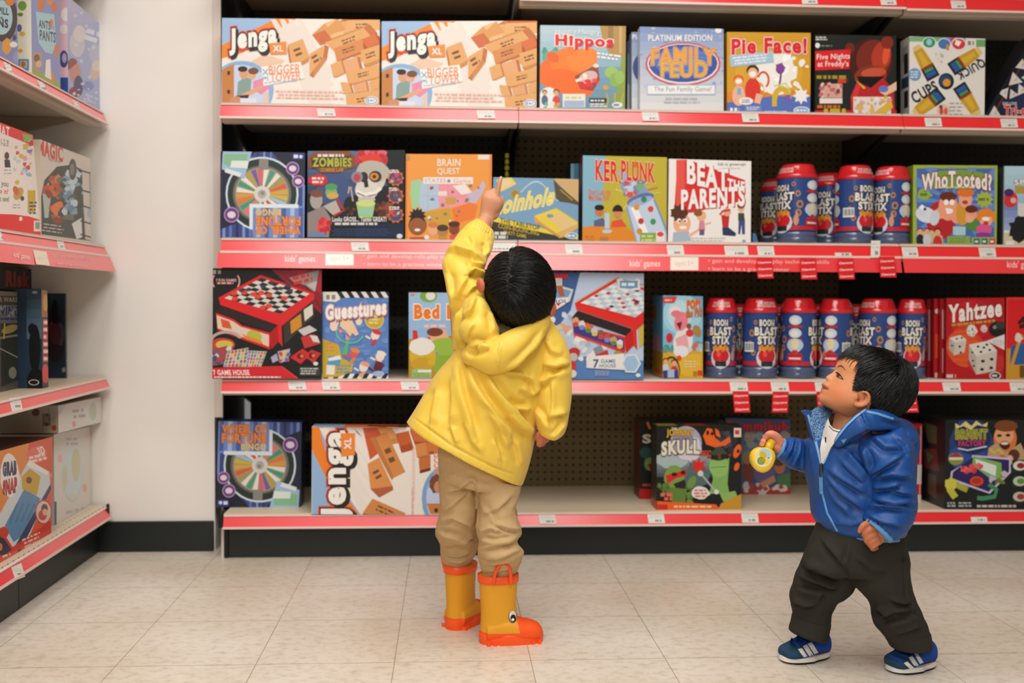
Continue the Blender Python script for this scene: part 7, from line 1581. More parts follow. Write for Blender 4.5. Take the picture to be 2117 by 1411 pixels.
    def flow(p, n):
        b = min(pp, key=lambda q: (q-p).length); d = p-b; d = d-n*d.dot(n)
        if d.length > 1e-5: d.normalize()
        q, _ = to_px(np.array(p)); x = q[0][0]
        side = 1 if x > 1052 else -1
        return d*0.8+right*(0.55*side if b is not pp[-1] else 0.15*side)+Vector((0, 0, -0.55))
    V, F = strands(bv, roots, flow, lambda p: 0.052, .0015, .0068, .0008, 7, 3, .16, .002)
    put_vf('hair', (V, F), m_hair, body, True)

    # raincoat
    r0 = [ring((990, 705), (1118, 668), YB, .055), ring((948, 712), (1150, 690), YB, .085), ring((932, 735), (1152, 735), YB, .10), ring((902, 770), (1138, 805), YB, .112), ring((880, 808), (1116, 865), YB, .118), ring((858, 845), (1103, 925), YB, .122), ring((847, 862), (1093, 962), YB, .124), ring((840, 873), (1079, 1001), YB, .124)]
    global FOLD_A, FOLD_S
    FOLD_A = 2.2; FOLD_S = 1.05
    J = Skin([loft(refine(r0, 4), 40)], .0027, 5)
    J.noise(.0035, 14, (1, 1, .5), 2)
    J.folds([([(944, 745), (957, 815), (972, 866), (984, 910)], .0065, 6, -1), ([(966, 762), (984, 796), (1010, 838), (1050, 898)], .009, 7, -1), ([(1005, 774), (1025, 805), (1057, 842), (1102, 893)], .009, 7, -1),
             ([(1049, 832), (1067, 843), (1098, 842)], .008, 5, -1), ([(1050, 855), (1075, 881), (1103, 893)], .007, 6, 1), ([(993, 820), (1031, 860), (1060, 912)], .005, 6, 1), ([(936, 780), (937, 830), (932, 880)], .004, 9, 1),
             ([(905, 800), (898, 840), (890, 880)], .003, 8, 1), ([(1047, 769), (1072, 774), (1098, 782)], .0035, 3, 1), ([(1010, 850), (1035, 890), (1050, 935)], .004, 6, 1), ([(960, 870), (975, 910), (1000, 940)], .0035, 5, 1), ([(1075, 800), (1100, 815), (1112, 800)], .004, 6, 1), ([(1090, 775), (1103, 790), (1106, 815)], .005, 5, 1),
             ([(932, 880), (940, 905), (945, 920)], .003, 4, 1), ([(1020, 905), (1030, 930), (1036, 955)], .0025, 4, -1), ([(1064, 905), (1072, 935), (1076, 965)], .003, 5, 1)])
    hem = [(847, 858), (887, 887), (931, 919), (983, 946), (1021, 965), (1082, 987)]
    J.fold(hem, -.0022, 2.2, 1, 0.0)
    coat = J.put('raincoat', m_yellow, body)
    jb = J.bvh()
    # raised sleeve
    FOLD_A = 1.8; FOLD_S = .95
    L_ = Skin([loft(refine([ring((936, 725), (1016, 712), YB, .055), ring((935, 672), (1012, 655), YB, .062), ring((927, 612), (1004, 606), YB+.01, .058), ring((916, 560), (1001, 572), YB+.03, .056), ring((917, 530), (1003, 548), YB+.05, .054), ring((940, 494), (1016, 517), YB+.08, .047), ring((964, 466), (1022, 492), YB+.105, .036), ring((981, 454), (1020, 479), YB+.122, .0265), ring((985, 451), (1017, 473), YB+.126, .023)], 4), 32)], .0030, 3)
    L_.noise(.003, 22, (1, 1, 1), 5)
    L_.folds([([(920, 522), (942, 513), (975, 523), (1000, 545)], .0085, 6, 1, 1.0), ([(972, 526), (980, 541), (1002, 552)], .007, 5, 1), ([(966, 566), (980, 559), (1002, 570)], .009, 5, 1, 1.0), ([(967, 570), (953, 600), (943, 620), (934, 655)], .008, 6, -1), ([(958, 617), (975, 596), (990, 590)], .005, 5, 1),
              ([(950, 632), (944, 678), (950, 716)], .007, 5, 1), ([(962, 640), (957, 680), (962, 712)], .006, 5, -1), ([(925, 560), (932, 600), (940, 620)], .004, 6, -1), ([(970, 486), (978, 500), (975, 515)], .003, 5, 1), ([(1006, 498), (1008, 515), (1003, 530)], .004, 5, 1)])
    for k in range(7): L_.fold([(985+k*5, 458+k*2.6), (982+k*5.2, 470+k*2.8)], .0012, 1.8, 1)
    L_.fold([(972, 466), (995, 473), (1019, 487)], -.0025, 2.5, 1, 0)
    L_.put('sleeve', m_yellow, coat)
    # hanging sleeve
    R_ = Skin([loft(refine([ring((1088, 705), (1140, 660), YB-.01, .05), ring((1098, 745), (1168, 706), YB-.02, .06), ring((1101, 786), (1181, 752), YB-.025, .060), ring((1098, 838), (1180, 815), YB-.03, .056), ring((1104, 868), (1175, 868), YB-.035, .050), ring((1111, 890), (1165, 896), YB-.04, .041), ring((1114, 896), (1146, 908), YB-.04, .030)], 4), 32)], .0030, 3)
    R_.noise(.003, 20, (1, 1, 1), 8)
    R_.folds([([(1118, 751), (1148, 757), (1180, 750)], .007, 6, 1), ([(1100, 788), (1115, 791), (1130, 786), (1150, 770)], .008, 6, 1), ([(1178, 757), (1150, 775), (1128, 800)], .005, 6, 1), ([(1128, 862), (1148, 858), (1172, 852)], .006, 5, 1), ([(1105, 840), (1125, 868), (1140, 890)], .005, 6, -1), ([(1125, 700), (1140, 725), (1165, 735)], .004, 7, 1), ([(1140, 790), (1142, 830), (1138, 862)], .003, 4, 1), ([(1170, 870), (1150, 895), (1135, 905)], .004, 4, 1)])
    R_.put('sleeve', m_yellow, coat)
    # hood lying on the back
    YQ = 2.335
    H_ = Skin([loft(refine([ring((1000, 706), (970, 752), YQ+.015, .030), ring((1012, 704), (995, 769), YQ, .034), ring((1034, 692), (1022, 774), YQ-.006, .036), ring((1062, 678), (1062, 761), YQ-.006, .035), ring((1092, 664), (1096, 731), YQ+.004, .032), ring((1118, 648), (1128, 692), YQ+.025, .028), ring((1132, 640), (1139, 668), YQ+.05, .022)], 4), 30),
               ellips(P3(988, 682, YQ+.015), [pr(39, 2.35)*np.array([1, 0, .1]), (0, .038, 0), pr(34, 2.35)*np.array([-.15, 0, 1])], 26),
               tube([P3(1000, 690, YQ+.02), P3(984, 640, YQ+.03), P3(986, 622, YQ+.055)], [.038, .032, .018], 20),
               ellips(P3(975, 735, YQ+.02), [(pr(22, 2.35), 0, 0), (0, .03, 0), (0, 0, pr(20, 2.35))], 18)], .0030, 5)
    H_.noise(.0025, 24, (1, 1, 1), 3)
    H_.folds([([(964, 712), (985, 706), (1008, 709)], .006, 4, -1), ([(960, 722), (990, 722), (1012, 714)], .006, 5, 1), ([(962, 705), (968, 690), (978, 668)], .004, 3.5, 1), ([(1034, 705), (1030, 735), (1026, 765)], .0018, 2.2, 1), ([(1125, 680), (1105, 712), (1075, 742), (1045, 766)], .0045, 5, 1), ([(955, 660), (975, 640), (985, 610)], .005, 5, 1), ([(1012, 640), (1018, 665), (1020, 690)], .003, 5, 1)])
    H_.put('hood', m_yellow, coat)
    put_vf('collar_lining', ellips(P3(1052, 690, YB-.045), [(pr(44, 2.4), 0, 0), (0, .045, 0), (0, 0, pr(30, 2.4))], 20), mat('shaded_coat_lining', '6a5f3c', .8, .1), coat)  # inside of the collar, its dark tone standing in for neck shadow

    # trousers
    FOLD_A = 1.3; FOLD_S = .85
    T = Skin([loft(refine([ring((908, 915), (1080, 955), 2.45, .078), ring((907, 945), (1079, 1000), 2.445, .082), ring((908, 975), (1076, 1010), 2.44, .080), ring((912, 990), (1070, 1018), 2.44, .07)], 3), 36),
              loft(refine([ring((908, 960), (996, 985), 2.455, .066), ring((908, 1000), (992, 1005), 2.46, .060), ring((910, 1055), (990, 1060), 2.465, .055), ring((899, 1095), (989, 1098), 2.49, .055), ring((909, 1122), (991, 1126), c2[1]-.015, .050), ring((911, 1145), (982, 1148), c2[1]-.005, .044), ring((918, 1166), (972, 1168), c2[1], .036), ring((923, 1187), (968, 1189), c2[1], .031), ring((926, 1200), (965, 1202), c2[1], .026)], 4), 30),
              loft(refine([ring((985, 975), (1078, 1000), 2.43, .066), ring((986, 1010), (1075, 1018), 2.425, .060), ring((988, 1058), (1066, 1060), 2.415, .055), ring((984, 1094), (1079, 1098), 2.405, .055), ring((990, 1116), (1070, 1118), 2.402, .050), ring((987, 1138), (1083, 1140), 2.40, .050), ring((991, 1162), (1077, 1165), c1[1], .044), ring((997, 1188), (1065, 1190), c1[1], .026), ring((1001, 1207), (1060, 1209), c1[1], .022), ring((1004, 1220), (1056, 1222), c1[1], .018)], 4), 30)], .0032, 3)
    T.noise(.003, 18, (1, 1, 1), 11); T.noise(.0018, 45, (1, 1, 1.6), 12)
    T.folds([([(903, 1080), (935, 1070), (985, 1092)], .006, 5, 1), ([(901, 1100), (935, 1108), (985, 1122)], .007, 5, -1), ([(912, 1130), (945, 1120), (988, 1110)], .006, 4, 1), ([(917, 1146), (948, 1150), (978, 1138)], .005, 4, 1), ([(925, 1160), (950, 1163), (970, 1155)], .003, 3, 1),
             ([(912, 1062), (940, 1040), (970, 1010)], .005, 6, 1), ([(915, 1020), (950, 1008), (985, 985)], .005, 5, 1), ([(965, 985), (984, 1000), (988, 1030)], .004, 4, 1),
             ([(988, 1102), (1012, 1092), (1042, 1100)], .006, 4, 1), ([(1020, 1082), (1050, 1092), (1078, 1096)], .007, 4, 1), ([(988, 1112), (1020, 1119), (1068, 1112)], .007, 4, -1), ([(990, 1136), (1020, 1128), (1062, 1118)], .005, 4, 1), ([(990, 1152), (1030, 1152), (1080, 1136)], .006, 5, 1), ([(1000, 1168), (1040, 1163), (1076, 1150)], .004, 4, 1),
             ([(990, 1065), (1030, 1050), (1060, 1020)], .004, 6, 1), ([(995, 1040), (1020, 1070), (1030, 1090)], .004, 5, -1), ([(1003, 1180), (1030, 1178), (1062, 1172)], .004, 4, 1)])
    T.fold([(909, 978), (930, 984), (958, 976), (963, 940)], .0016, 1.8, 1); T.fold([(990, 980), (1015, 1000), (1070, 1004)], .0016, 1.8, 1); T.fold([(987, 975), (988, 1040), (989, 1085)], -.004, 3, 1, 0)
    T.put('trousers', m_khaki, body)

    # boots, built in their own frame: x to the toe, z up
    def boot(hx, hy, deg, top_px, hs=-1, tilt=0.0):
        h = at_z(hx, hy, 0); H = top_px
        a = math.radians(deg); fx = np.array([math.cos(a), math.sin(a), 0]); fy = np.array([-math.sin(a), math.cos(a), 0])
        W = lambda p: [h+fx*q[0]+fy*q[1]+np.array([tilt*max(0, q[2]-.05), 0, q[2]]) for q in p]
        def rg(z, x0, x1, hw, ex=2.2): return dict(c=np.array([(x0+x1)/2, 0, z]), a=np.array([(x1-x0)/2, 0, 0]), d=hw, f=hw, ex=ex)
        def rx(x, z0, z1, hw, ex=2.6): return dict(c=np.array([x, 0, (z0+z1)/2]), a=np.array([0, 0, (z1-z0)/2]), d=hw, f=hw, ex=ex)
        shaft = loft(refine([rg(.006, .000, .085, .030), rg(.03, -.001, .086, .030), rg(.06, .001, .088, .031), rg(.09, .000, .084, .032), rg(.125, -.002, .086, .0335), rg(H, -.004, .087, .0345)], 4), 36)
        foot = loft(refine([rx(.012, .004, .05, .030), rx(.04, .004, .062, .034), rx(.075, .004, .062, .037), rx(.10, .004, .052, .0385), rx(.125, .004, .046, .035), rx(.14, .005, .038, .026), rx(.146, .008, .030, .014)], 4), 28)
        k = [(np.array(v), f) for v, f in (shaft, foot)]
        s = Skin(k, .0026, 5)
        loc = s.V.copy(); s.V = np.array(W(s.V)); s.sync()
        me = s.me; at = me.attributes.new('loc', 'FLOAT_VECTOR', 'POINT'); at.data.foreach_set('vector', loc.astype(np.float32).ravel())
        b = s.put('rubber_boot', m_boot, body)
        # sole
        out = []; n = 40
        for i in range(n):
            t = 2*math.pi*i/n; c, q = math.cos(t), math.sin(t); out.append((.073+.0765*math.copysign(abs(c)**.8, c), .0365*math.copysign(abs(q)**.75, q)*(1 if c > -.2 else .9)))
        V = []; F = []
        for z, g in ((0.0, .985), (.005, .99), (.012, 1.0), (.022, .99), (.024, .95)): V += [((x-.073)*g+.073, y*g, z) for x, y in out]
        for r in range(4):
            for i in range(n): F.append((r*n+i, r*n+(i+1) % n, (r+1)*n+(i+1) % n, (r+1)*n+i))
        F += [tuple(range(n-1, -1, -1)), tuple(range(4*n, 5*n))]
        mb = MB(); mb.add(W(V), F)
        for i in range(9):
            x = .012+i*.015
            if 3 <= i <= 4: continue
            mb.add(W([(x+dx, y, z) for z in (-.0, .008) for dx in (0, .007) for y in (-.0352, .0352)]), [(0, 1, 3, 2), (4, 6, 7, 5), (0, 4, 5, 1), (2, 3, 7, 6), (0, 2, 6, 4), (1, 5, 7, 3)])
        put('sole', mb.mesh('sole'), m_orange, b)
        band = loft([rg(H-.0165, -.006, .089, .0365), rg(H-.016, -.0068, .0898, .0372), rg(H+.001, -.007, .090, .0374), rg(H+.002, -.005, .088, .0355), rg(H-.004, .002, .081, .030), rg(H-.02, .004, .079, .028)], 36)
        put_vf('boot_trim', (W(band[0]), band[1]), m_orange, b)
        for sgn in (hs,):
            pts = [(.026, sgn*.0365, H-.012), (.027, sgn*.042, H+.008), (.034, sgn*.049, H+.030), (.046, sgn*.050, H+.037), (.058, sgn*.049, H+.030), (.064, sgn*.042, H+.008), (.065, sgn*.0365, H-.012)]
            put_vf('boot_handle', tube(W(pts), [.0042]*7, 10), m_orange, b)
        bb = BVHTree.FromPolygons([tuple(v) for v in s.V], [tuple(p.vertices) for p in me.polygons])
        return b, bb, W
    m_boot = mat('boot_rubber', 'd98f1e', .5, .35)
    n, l, bs = nodes(m_boot)
    at = n.new('ShaderNodeAttribute'); at.attribute_name = 'loc'; sp_ = n.new('ShaderNodeSeparateXYZ'); l.new(at.outputs['Vector'], sp_.inputs[0])
    def thr(sock, v, op):
        t = n.new('ShaderNodeMath'); t.operation = op; t.inputs[1].default_value = v; l.new(sock, t.inputs[0]); return t
    sl = n.new('ShaderNodeMath'); sl.operation = 'MULTIPLY_ADD'; sl.inputs[1].default_value = 0.22; l.new(sp_.outputs['Z'], sl.inputs[0]); l.new(sp_.outputs['X'], sl.inputs[2])
    g1 = thr(sl.outputs[0], .094, 'GREATER_THAN'); g1b = thr(sp_.outputs['Z'], .068, 'LESS_THAN'); g2 = thr(sp_.outputs['Z'], .029, 'LESS_THAN')
    mm = n.new('ShaderNodeMath'); mm.operation = 'MULTIPLY'; l.new(g1.outputs[0], mm.inputs[0]); l.new(g1b.outputs[0], mm.inputs[1])
    mx = n.new('ShaderNodeMath'); mx.operation = 'MAXIMUM'; l.new(mm.outputs[0], mx.inputs[0]); l.new(g2.outputs[0], mx.inputs[1])
    mc = n.new('ShaderNodeMixRGB'); mc.inputs[1].default_value = rgb('e6a024'); mc.inputs[2].default_value = rgb('ff5a1c'); l.new(mx.outputs[0], mc.inputs['Fac']); l.new(mc.outputs[0], bs.inputs['Base Color'])
    b1, bb1, W1 = boot(993, 1327, 6, .160)
    b2, bb2, W2 = boot(933, 1302, 58, .154, 1)
    # the eye patch on the near boot
    def disc(bv, cx, cy, rx, ry, off, rot=0): return patch_on(bv, Art.rot([(cx+rx*math.cos(t*math.pi/10), cy+ry*math.sin(t*math.pi/10)) for t in range(20)], cx, cy, rot), off, 3)
    for nm, cx, cy, rx, ry, off, m_ in (('eye_patch', 1060, 1274, 9.5, 14, .0012, mat('cream_rubber', 'd8b05a', .5)), ('eye_patch', 1060, 1274, 8.6, 13, .0016, m_inkblack), ('eye_patch', 1060, 1273, 7.4, 11.5, .002, m_white), ('eye_patch', 1061, 1277, 5.6, 7.6, .0024, m_inkblack), ('eye_patch', 1060.5, 1280, 3, 3, .0028, m_white)):
        put_vf(nm, disc(bb1, cx, cy, rx, ry, off), m_, b1)
    return body
boy = build_boy()
# ------------------------------------------------------------------ the toddler in blue
m_blue = mat('blue_quilted_nylon', '12468a', 0.48, 0.4); add_bump(m_blue, 700, 0.1, 0.0004)
m_trim = mat('light_blue_binding', '5f97cc', 0.6, 0.3); m_fleece = mat('blue_fleece', '3f74b4', 0.95, 0.1); add_bump(m_fleece, 420, 1.0, 0.004, 5)
add_noise_color(m_fleece, '1c3f78', '8ab4dc', 380, 3, .38, .62)
m_shirt = mat('grey_marl_jersey', 'cfc8c2', 0.9, 0.1); add_bump(m_shirt, 900, 0.2, 0.0004)
m_olive = mat('dark_olive_denim', '302d27', 0.85, 0.2); add_bump(m_olive, 1500, 0.3, 0.0005)
m_shoe = mat('blue_suede', '1f4a9c', 0.85, 0.2); m_toe = mat('teal_suede', '2a4a66', 0.85, 0.2); m_sole = mat('white_foam_sole', 'e0dbd2', 0.6, 0.3); m_out = mat('black_outsole', '141414', 0.6, 0.3); m_maroon = mat('maroon_mesh', '6a1a2c', 0.8, 0.2)
m_metal = mat('zip_metal', '55504a', 0.3, 0.5, 0.9)
def build_toddler():
    global FOLD_A
    FOLD_A = 1.7
    YT = 2.20; YN = 2.115
    SHOES = ((1711, 1354, 199), (1928, 1373, 201))
    S_ = lambda p: p*YT/FPX
    fr = [((1771, 722), (1828, 731), .035), ((1752, 732), (1862, 747), .057), ((1739, 745), (1878, 772), .067), ((1732, 757), (1881, 795), .070), ((1729.5, 766), (1878, 812), .0705), ((1723, 776), (1868, 832), .070), ((1713, 789), (1848, 850), .069), ((1704, 799), (1828, 860), .067), ((1701, 811), (1800, 864), .062), ((1696, 823), (1775, 866), .047), ((1700, 834), (1758, 868), .034)]
    head = loft(refine([ring(a, b, YT, d, None, 2.25) for a, b, d in fr], 3), 40)
    b3 = lambda x, y, Y, r, sy=1.0, sx=1.0, sz=1.0: ellips(P3(x, y, Y), [(S_(r)*sx, 0, 0), (0, S_(r)*sy, 0), (0, 0, S_(r)*sz)], 18)
    parts = [head, tube([P3(1731, 767, YT), P3(1722, 774, YT), P3(1714, 779.5, YT)], [S_(5.0), S_(5.2), S_(6.0)], 14), b3(1712, 781.3, YT, 6.4, 1.15), b3(1716, 785, YT-.0075, 4.8), b3(1716, 785, YT+.0075, 4.8),
             b3(1705.5, 794, YT, 7.0, 2.2, 1.05, .62), b3(1704.5, 809, YT, 7.6, 2.1, 1.05, .62), b3(1704, 823, YT, 12, 1.5)]
    # ears
    YE = YT-.0715
    for sg in (1, -1):
        ye = lambda d: YT+sg*(YE+d-YT)
        rim = [(1770, 818, .003), (1777, 811, -.003), (1786, 809.5, -.008), (1794, 813, -.0105), (1797, 822, -.0105), (1794, 831.5, -.009), (1786, 837, -.006), (1776, 838.5, -.002), (1768, 836, .001)]
        parts.append(tube([P3(x, y, ye(d)) for x, y, d in rim], [.0026, .0030, .0032, .0033, .0033, .0034, .0040, .0050, .0048], 10))
        parts.append(tube([P3(1789, 815, ye(-.003)), P3(1789.5, 824, ye(-.005)), P3(1784, 831, ye(-.004)), P3(1777, 834, ye(-.001))], [.0018, .0024, .0026, .0024], 8))
        parts.append(ellips(P3(1783, 824, ye(.006)), [(S_(14), 0, 0), (0, .005, 0), (0, 0, S_(13))], 14)); parts.append(b3(1769.5, 825, ye(.000), 4.2, 1.0)); parts.append(b3(1771, 833, ye(.001), 5, 1.0))
    parts.append(tube([P3(1778, 838, YT), P3(1765, 868, YT), P3(1768, 905, YT)], [.046, .041, .055], 20))
    # trunk and limbs
    parts.append(loft(refine([ring((1695, 905), (1860, 900), YT, .06), ring((1688, 980), (1870, 990), YT, .075), ring((1698, 1070), (1860, 1085), YT, .072), ring((1690, 1130), (1858, 1140), YT, .06)]), 24))
    YA = 2.27
    parts.append(tube([P3(1715, 935, 2.25), P3(1668, 945, YA), P3(1625, 930, YA-.005), P3(1611, 922, YA-.01)], [.03, .026, .021, .0165], 16))
    # far hand closed round the bottle's neck
    YB_ = 2.255
    parts.append(loft(refine([ring((1618, 908), (1611, 940), YB_+.008, .014), ring((1609, 901), (1601, 938), YB_+.010, .0145), ring((1601, 898), (1596, 932), YB_+.013, .012)], 3), 18))
    parts.append(tube([P3(1615, 915, YB_-.004), P3(1606, 902, YB_-.009), P3(1595, 896, YB_-.011), P3(1586.5, 897.5, YB_-.007)], [.0095, .0085, .0078, .0064], 12))
    for x, y, r, rx_, ry_ in ((1581, 902.5, .0060, 1601, 903), (1576.5, 911.5, .0058, 1600, 912), (1573.5, 918.5, .0050, 1599, 920)):
        parts.append(tube([P3(rx_, ry_+3, YB_+.016), P3((x+rx_)/2+3, (y+ry_)/2-2, YB_+.022), P3(x+4, y-1, YB_+.014), P3(x+.5, y, YB_+.002), P3(x+3.5, y+1.5, YB_-.0055)], [r*1.1, r*1.1, r*1.05, r, r*.85], 10))
    parts.append(tube([P3(1600, 928, YB_+.014), P3(1588, 926, YB_+.018), P3(1577, 924, YB_+.010)], [.0055, .005, .0042], 10))
    # near arm and fist
    YH = 2.095
    parts.append(tube([P3(1825, 920, YN+.02), P3(1845, 985, YN), P3(1846, 1040, YN-.005), P3(1822, 1092, YH)], [.035, .031, .027, .019], 16))
    parts.append(ellips(P3(1815, 1103, YH+.002), [np.array([S_(17), 0, -S_(6)]), (0, .015, 0), np.array([S_(7), 0, S_(23)])], 22))
    for (x0, y0), (x1, y1), (x2, y2), r in (((1808, 1088), (1796, 1095), (1787.5, 1103), .0066), ((1811, 1101), (1799, 1108), (1791.5, 1115), .0063), ((1814, 1112), (1804, 1118), (1798, 1123), .0058), ((1817, 1121), (1808, 1127), (1803, 1131), .0050)):
        parts.append(tube([P3(x0, y0, YH-.011), P3(x1, y1, YH-.0125), P3(x2, y2, YH-.008), P3(x2+1.5, y2+3.5, YH+.003), P3(x2+10, y2+1, YH+.010)], [r, r*1.08, r*1.02, r*.95, r*.8], 10))
    parts.append(tube([P3(1804, 1085, YH-.004), P3(1793, 1081.5, YH-.010), P3(1783, 1087, YH-.013), P3(1776.5, 1098, YH-.011)], [.0078, .0066, .0060, .0044], 12))
    # legs
    A1, A2 = [at_z(hx, hy, 0)+np.array([math.cos(math.radians(dg)), math.sin(math.radians(dg)), 0])*.036 for hx, hy, dg in SHOES]
    parts.append(tube([P3(1722, 1120, 2.225), P3(1700, 1200, 2.24), P3(1690, 1260, 2.255), A1+np.array([0, 0, .072]), A1+np.array([0, 0, .042])], [.045, .036, .03, .021, .018], 16))
    parts.append(tube([P3(1815, 1130, 2.18), P3(1835, 1210, 2.175), P3(1856, 1285, 2.18), A2+np.array([-.008, 0, .07]), A2+np.array([0, 0, .042])], [.045, .036, .03, .021, .018], 16))
    s = Skin(parts, .0022, 4)
    ck = np.exp(-((s.px[:, 0]-1738)**2+(s.px[:, 1]-808)**2)/900.0)*(s.px[:, 1] < 850); s.relax(30, .6, np.clip(ck*1.4, 0, 1))
    s.fold([(1696, 801), (1703, 801.8), (1713, 805)], -.0030, 2.6, 1, 0)
    # which part of the head carries hair, judged on the near half and mirrored
    Vm = s.V.copy(); Vm[:, 1] = YT-np.abs(Vm[:, 1]-YT); pm, _ = to_px(Vm)
    skin_face = [(1600, 700), (1734, 746), (1749, 735), (1769, 734.5), (1788, 741), (1783, 751), (1773, 766), (1767, 782), (1764.5, 795), (1761, 804), (1768, 806), (1784, 807), (1795, 809), (1801, 819), (1801, 833), (1797, 843), (1799, 868), (1799, 1500), (1600, 1500)]
    onhead = (s.px[:, 1] < 866) & (s.px[:, 0] > 1720) & (s.px[:, 0] < 1900)
    hm = onhead & ~inpoly(pm, skin_face) & (pm[:, 1] < 862)
    g = lambda x, y, r: np.exp(-((pm[:, 0]-x)**2+(pm[:, 1]-y)**2)/(r*r))
    cheek = g(1735, 812, 26)*.45; nose = g(1707, 783, 7)*.5; lip1 = g(1699.5, 794.5, 4.0)*1.0; lip2 = g(1697.5, 808, 4.2)*1.0; mouth = np.exp(-((pm[:, 0]-1702)**2/30+(pm[:, 1]-801.5)**2/6.5)); concha = g(1774, 826, 5.2)*.85+g(1786, 816, 3.6)*.6; earr = g(1783, 826, 16)*.45
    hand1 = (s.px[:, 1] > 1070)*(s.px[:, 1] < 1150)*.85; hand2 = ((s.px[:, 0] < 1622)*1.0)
    under = g(1745, 840, 16)*.0
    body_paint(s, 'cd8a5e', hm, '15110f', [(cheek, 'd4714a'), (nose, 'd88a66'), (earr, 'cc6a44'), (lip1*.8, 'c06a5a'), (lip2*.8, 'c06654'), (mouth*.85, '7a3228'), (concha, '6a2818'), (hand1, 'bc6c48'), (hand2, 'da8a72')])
    body = s.put('person', m_skin)
    tag(body, 'toddler in a blue hooded jacket walking past the shelves, holding a yellow toy bottle', 'person')
    bv = s.bvh(); hbv = BVHTree.FromPolygons([tuple(v) for v in head[0]], head[1])
    # eye, brow
    m_eye = mat('eye_white', '9a8474', .25, .5); m_iris = mat('dark_iris', '1a0f0b', .15, .6); m_lash = mat('dark_lash', '1c120e', .7, .2); m_brow = mat('brow_hair', '6a3f28', .8, .2); m_lid = mat('eyelid_skin', 'c07a54', .5, .3)
    for side in (0,):
        put_vf('eye', patch_on(bv, [(1728.6, 771.5), (1731, 771.5), (1735, 774.5), (1741, 781.5), (1737, 781), (1733, 779), (1729.5, 777)], .0010, 2), m_eye, body)
        put_vf('iris', patch_on(bv, Art.rot([(1732.6+3.5*math.cos(t*math.pi/8), 775+3.8*math.sin(t*math.pi/8)) for t in range(16)], 1732.6, 775, 0), .0016, 2), m_iris, body)
        put_vf('eyelash', strip_on(bv, [(1727.8, 769), (1731, 770.2), (1735, 773), (1739, 777.5), (1743.5, 784)], [1.6, 2.6, 2.4, 1.9, .8], .0016, 4, .001), m_lash, body)
        put_vf('eyelash', strip_on(bv, [(1729, 777.5), (1733, 779.4), (1738, 781.6), (1742, 783.3)], [.5, .9, 1.0, .6], .0013, 4, .0004), m_lash, body)
        put_vf('eyelid', strip_on(bv, [(1730.5, 764.5), (1735, 767.5), (1740, 772.5), (1744, 778)], [.5, 1.1, 1.1, .4], .0004, 4, .0006), m_lid, body)
        put_vf('eyebrow', strip_on(bv, [(1731.5, 758.5), (1735, 756), (1739, 755.6), (1743, 758.5), (1748, 765)], [.8, 2.6, 3.2, 2.2, .6], .0006, 4, .0008), m_brow, body)
    # hair
    rng = random.Random(9); idx = list(np.nonzero(hm)[0]); roots = [(s.V[i], s.N[i]) for i in rng.sample(idx, min(6800, len(idx)))]
    crown = Vector(P3(1858, 752, YT)); fwd = Vector(P3(1735, 745, YT))-crown
    def flow(p, n):
        d = p-crown; d = d-n*d.dot(n)
        if d.length > 1e-5: d.normalize()
        q, _ = to_px(np.array(p)); x, y = q[0]
        f = Vector((-1, 0, -.25)) if y < 770 else Vector((-.45, 0, -.8))
        if x > 1855: f = Vector((.0, 0, -1))
        if x < 1800 and y < 752: f = Vector((-1, 0, -.45))
        return d*.7+f*.75
    hedge = []
    for a, b in zip(skin_face[1:17], skin_face[2:18]): hedge += [(a[0]+(b[0]-a[0])*k/4, a[1]+(b[1]-a[1])*k/4) for k in range(4)]
    def ln(p):
        q, _ = to_px(np.array(p)); x, y = q[0]
        d = .05 if y < 800 else .034
        e = min(math.hypot(x-a, y-b) for a, b in hedge)*.00101; 
        return min(d, e*1.0+(.016 if y < 752 else .005))
        # keep the hair line clear of the face and ear
        if x < 1790 and y > 760: d = .014
        elif x < 1800 and y > 745: d = .022
        elif x < 1775: d = .026
        return d
    def hsc(p):
        q, _ = to_px(np.array(p)); x, y = q[0]; return min(1, .22+min(math.hypot(x-a, y-b) for a, b in hedge)/26)
    V, F = strands(hbv, roots, flow, ln, .0015, .0082, .0008, 7, 4, .11, .001, hsc, 1731)
    # a few loose fringe strands on the forehead
    r2 = random.Random(3)
    for (a, b, c) in (((1775, 741), (1762, 748), (1756, 758)), ((1770, 739), (1758, 743), (1752, 751)), ((1786, 745), (1774, 754), (1767, 768)), ((1790, 748), (1777, 757), (1770, 772)), ((1783, 744), (1771, 753), (1764, 766)), ((1762, 738), (1754, 741), (1748, 747))):
        pt = []
        for p in (a, b, c):
            h = hit(bv, *p)
            if h is not None: pt.append(h[0]-h[2]*.0015)
        if len(pt) == 3:
            v, f = tube(pt, [.0009, .0008, .0004], 5); k = len(V); V += v; F += [tuple(i+k for i in q) for q in f]
    put_vf('hair', (V, F), m_hair, body, True)

    # jacket body
    J = Skin([loft(refine([ring((1708, 897), (1850, 874), YT+.01, .05), ring((1681, 904), (1878, 884), YT, .075), ring((1669, 915), (1886, 908), YT, .088), ring((1666, 945), (1890, 950), YT, .096), ring((1668, 980), (1888, 995), YT, .10), ring((1679, 1022), (1882, 1040), YT, .10), ring((1682, 1062), (1872, 1078), YT, .098), ring((1692, 1084), (1866, 1098), YT, .092), ring((1700, 1093), (1860, 1103), YT, .083)], 4), 40)], .0032, 4)
    J.noise(.003, 16, (1, 1, 1), 21)
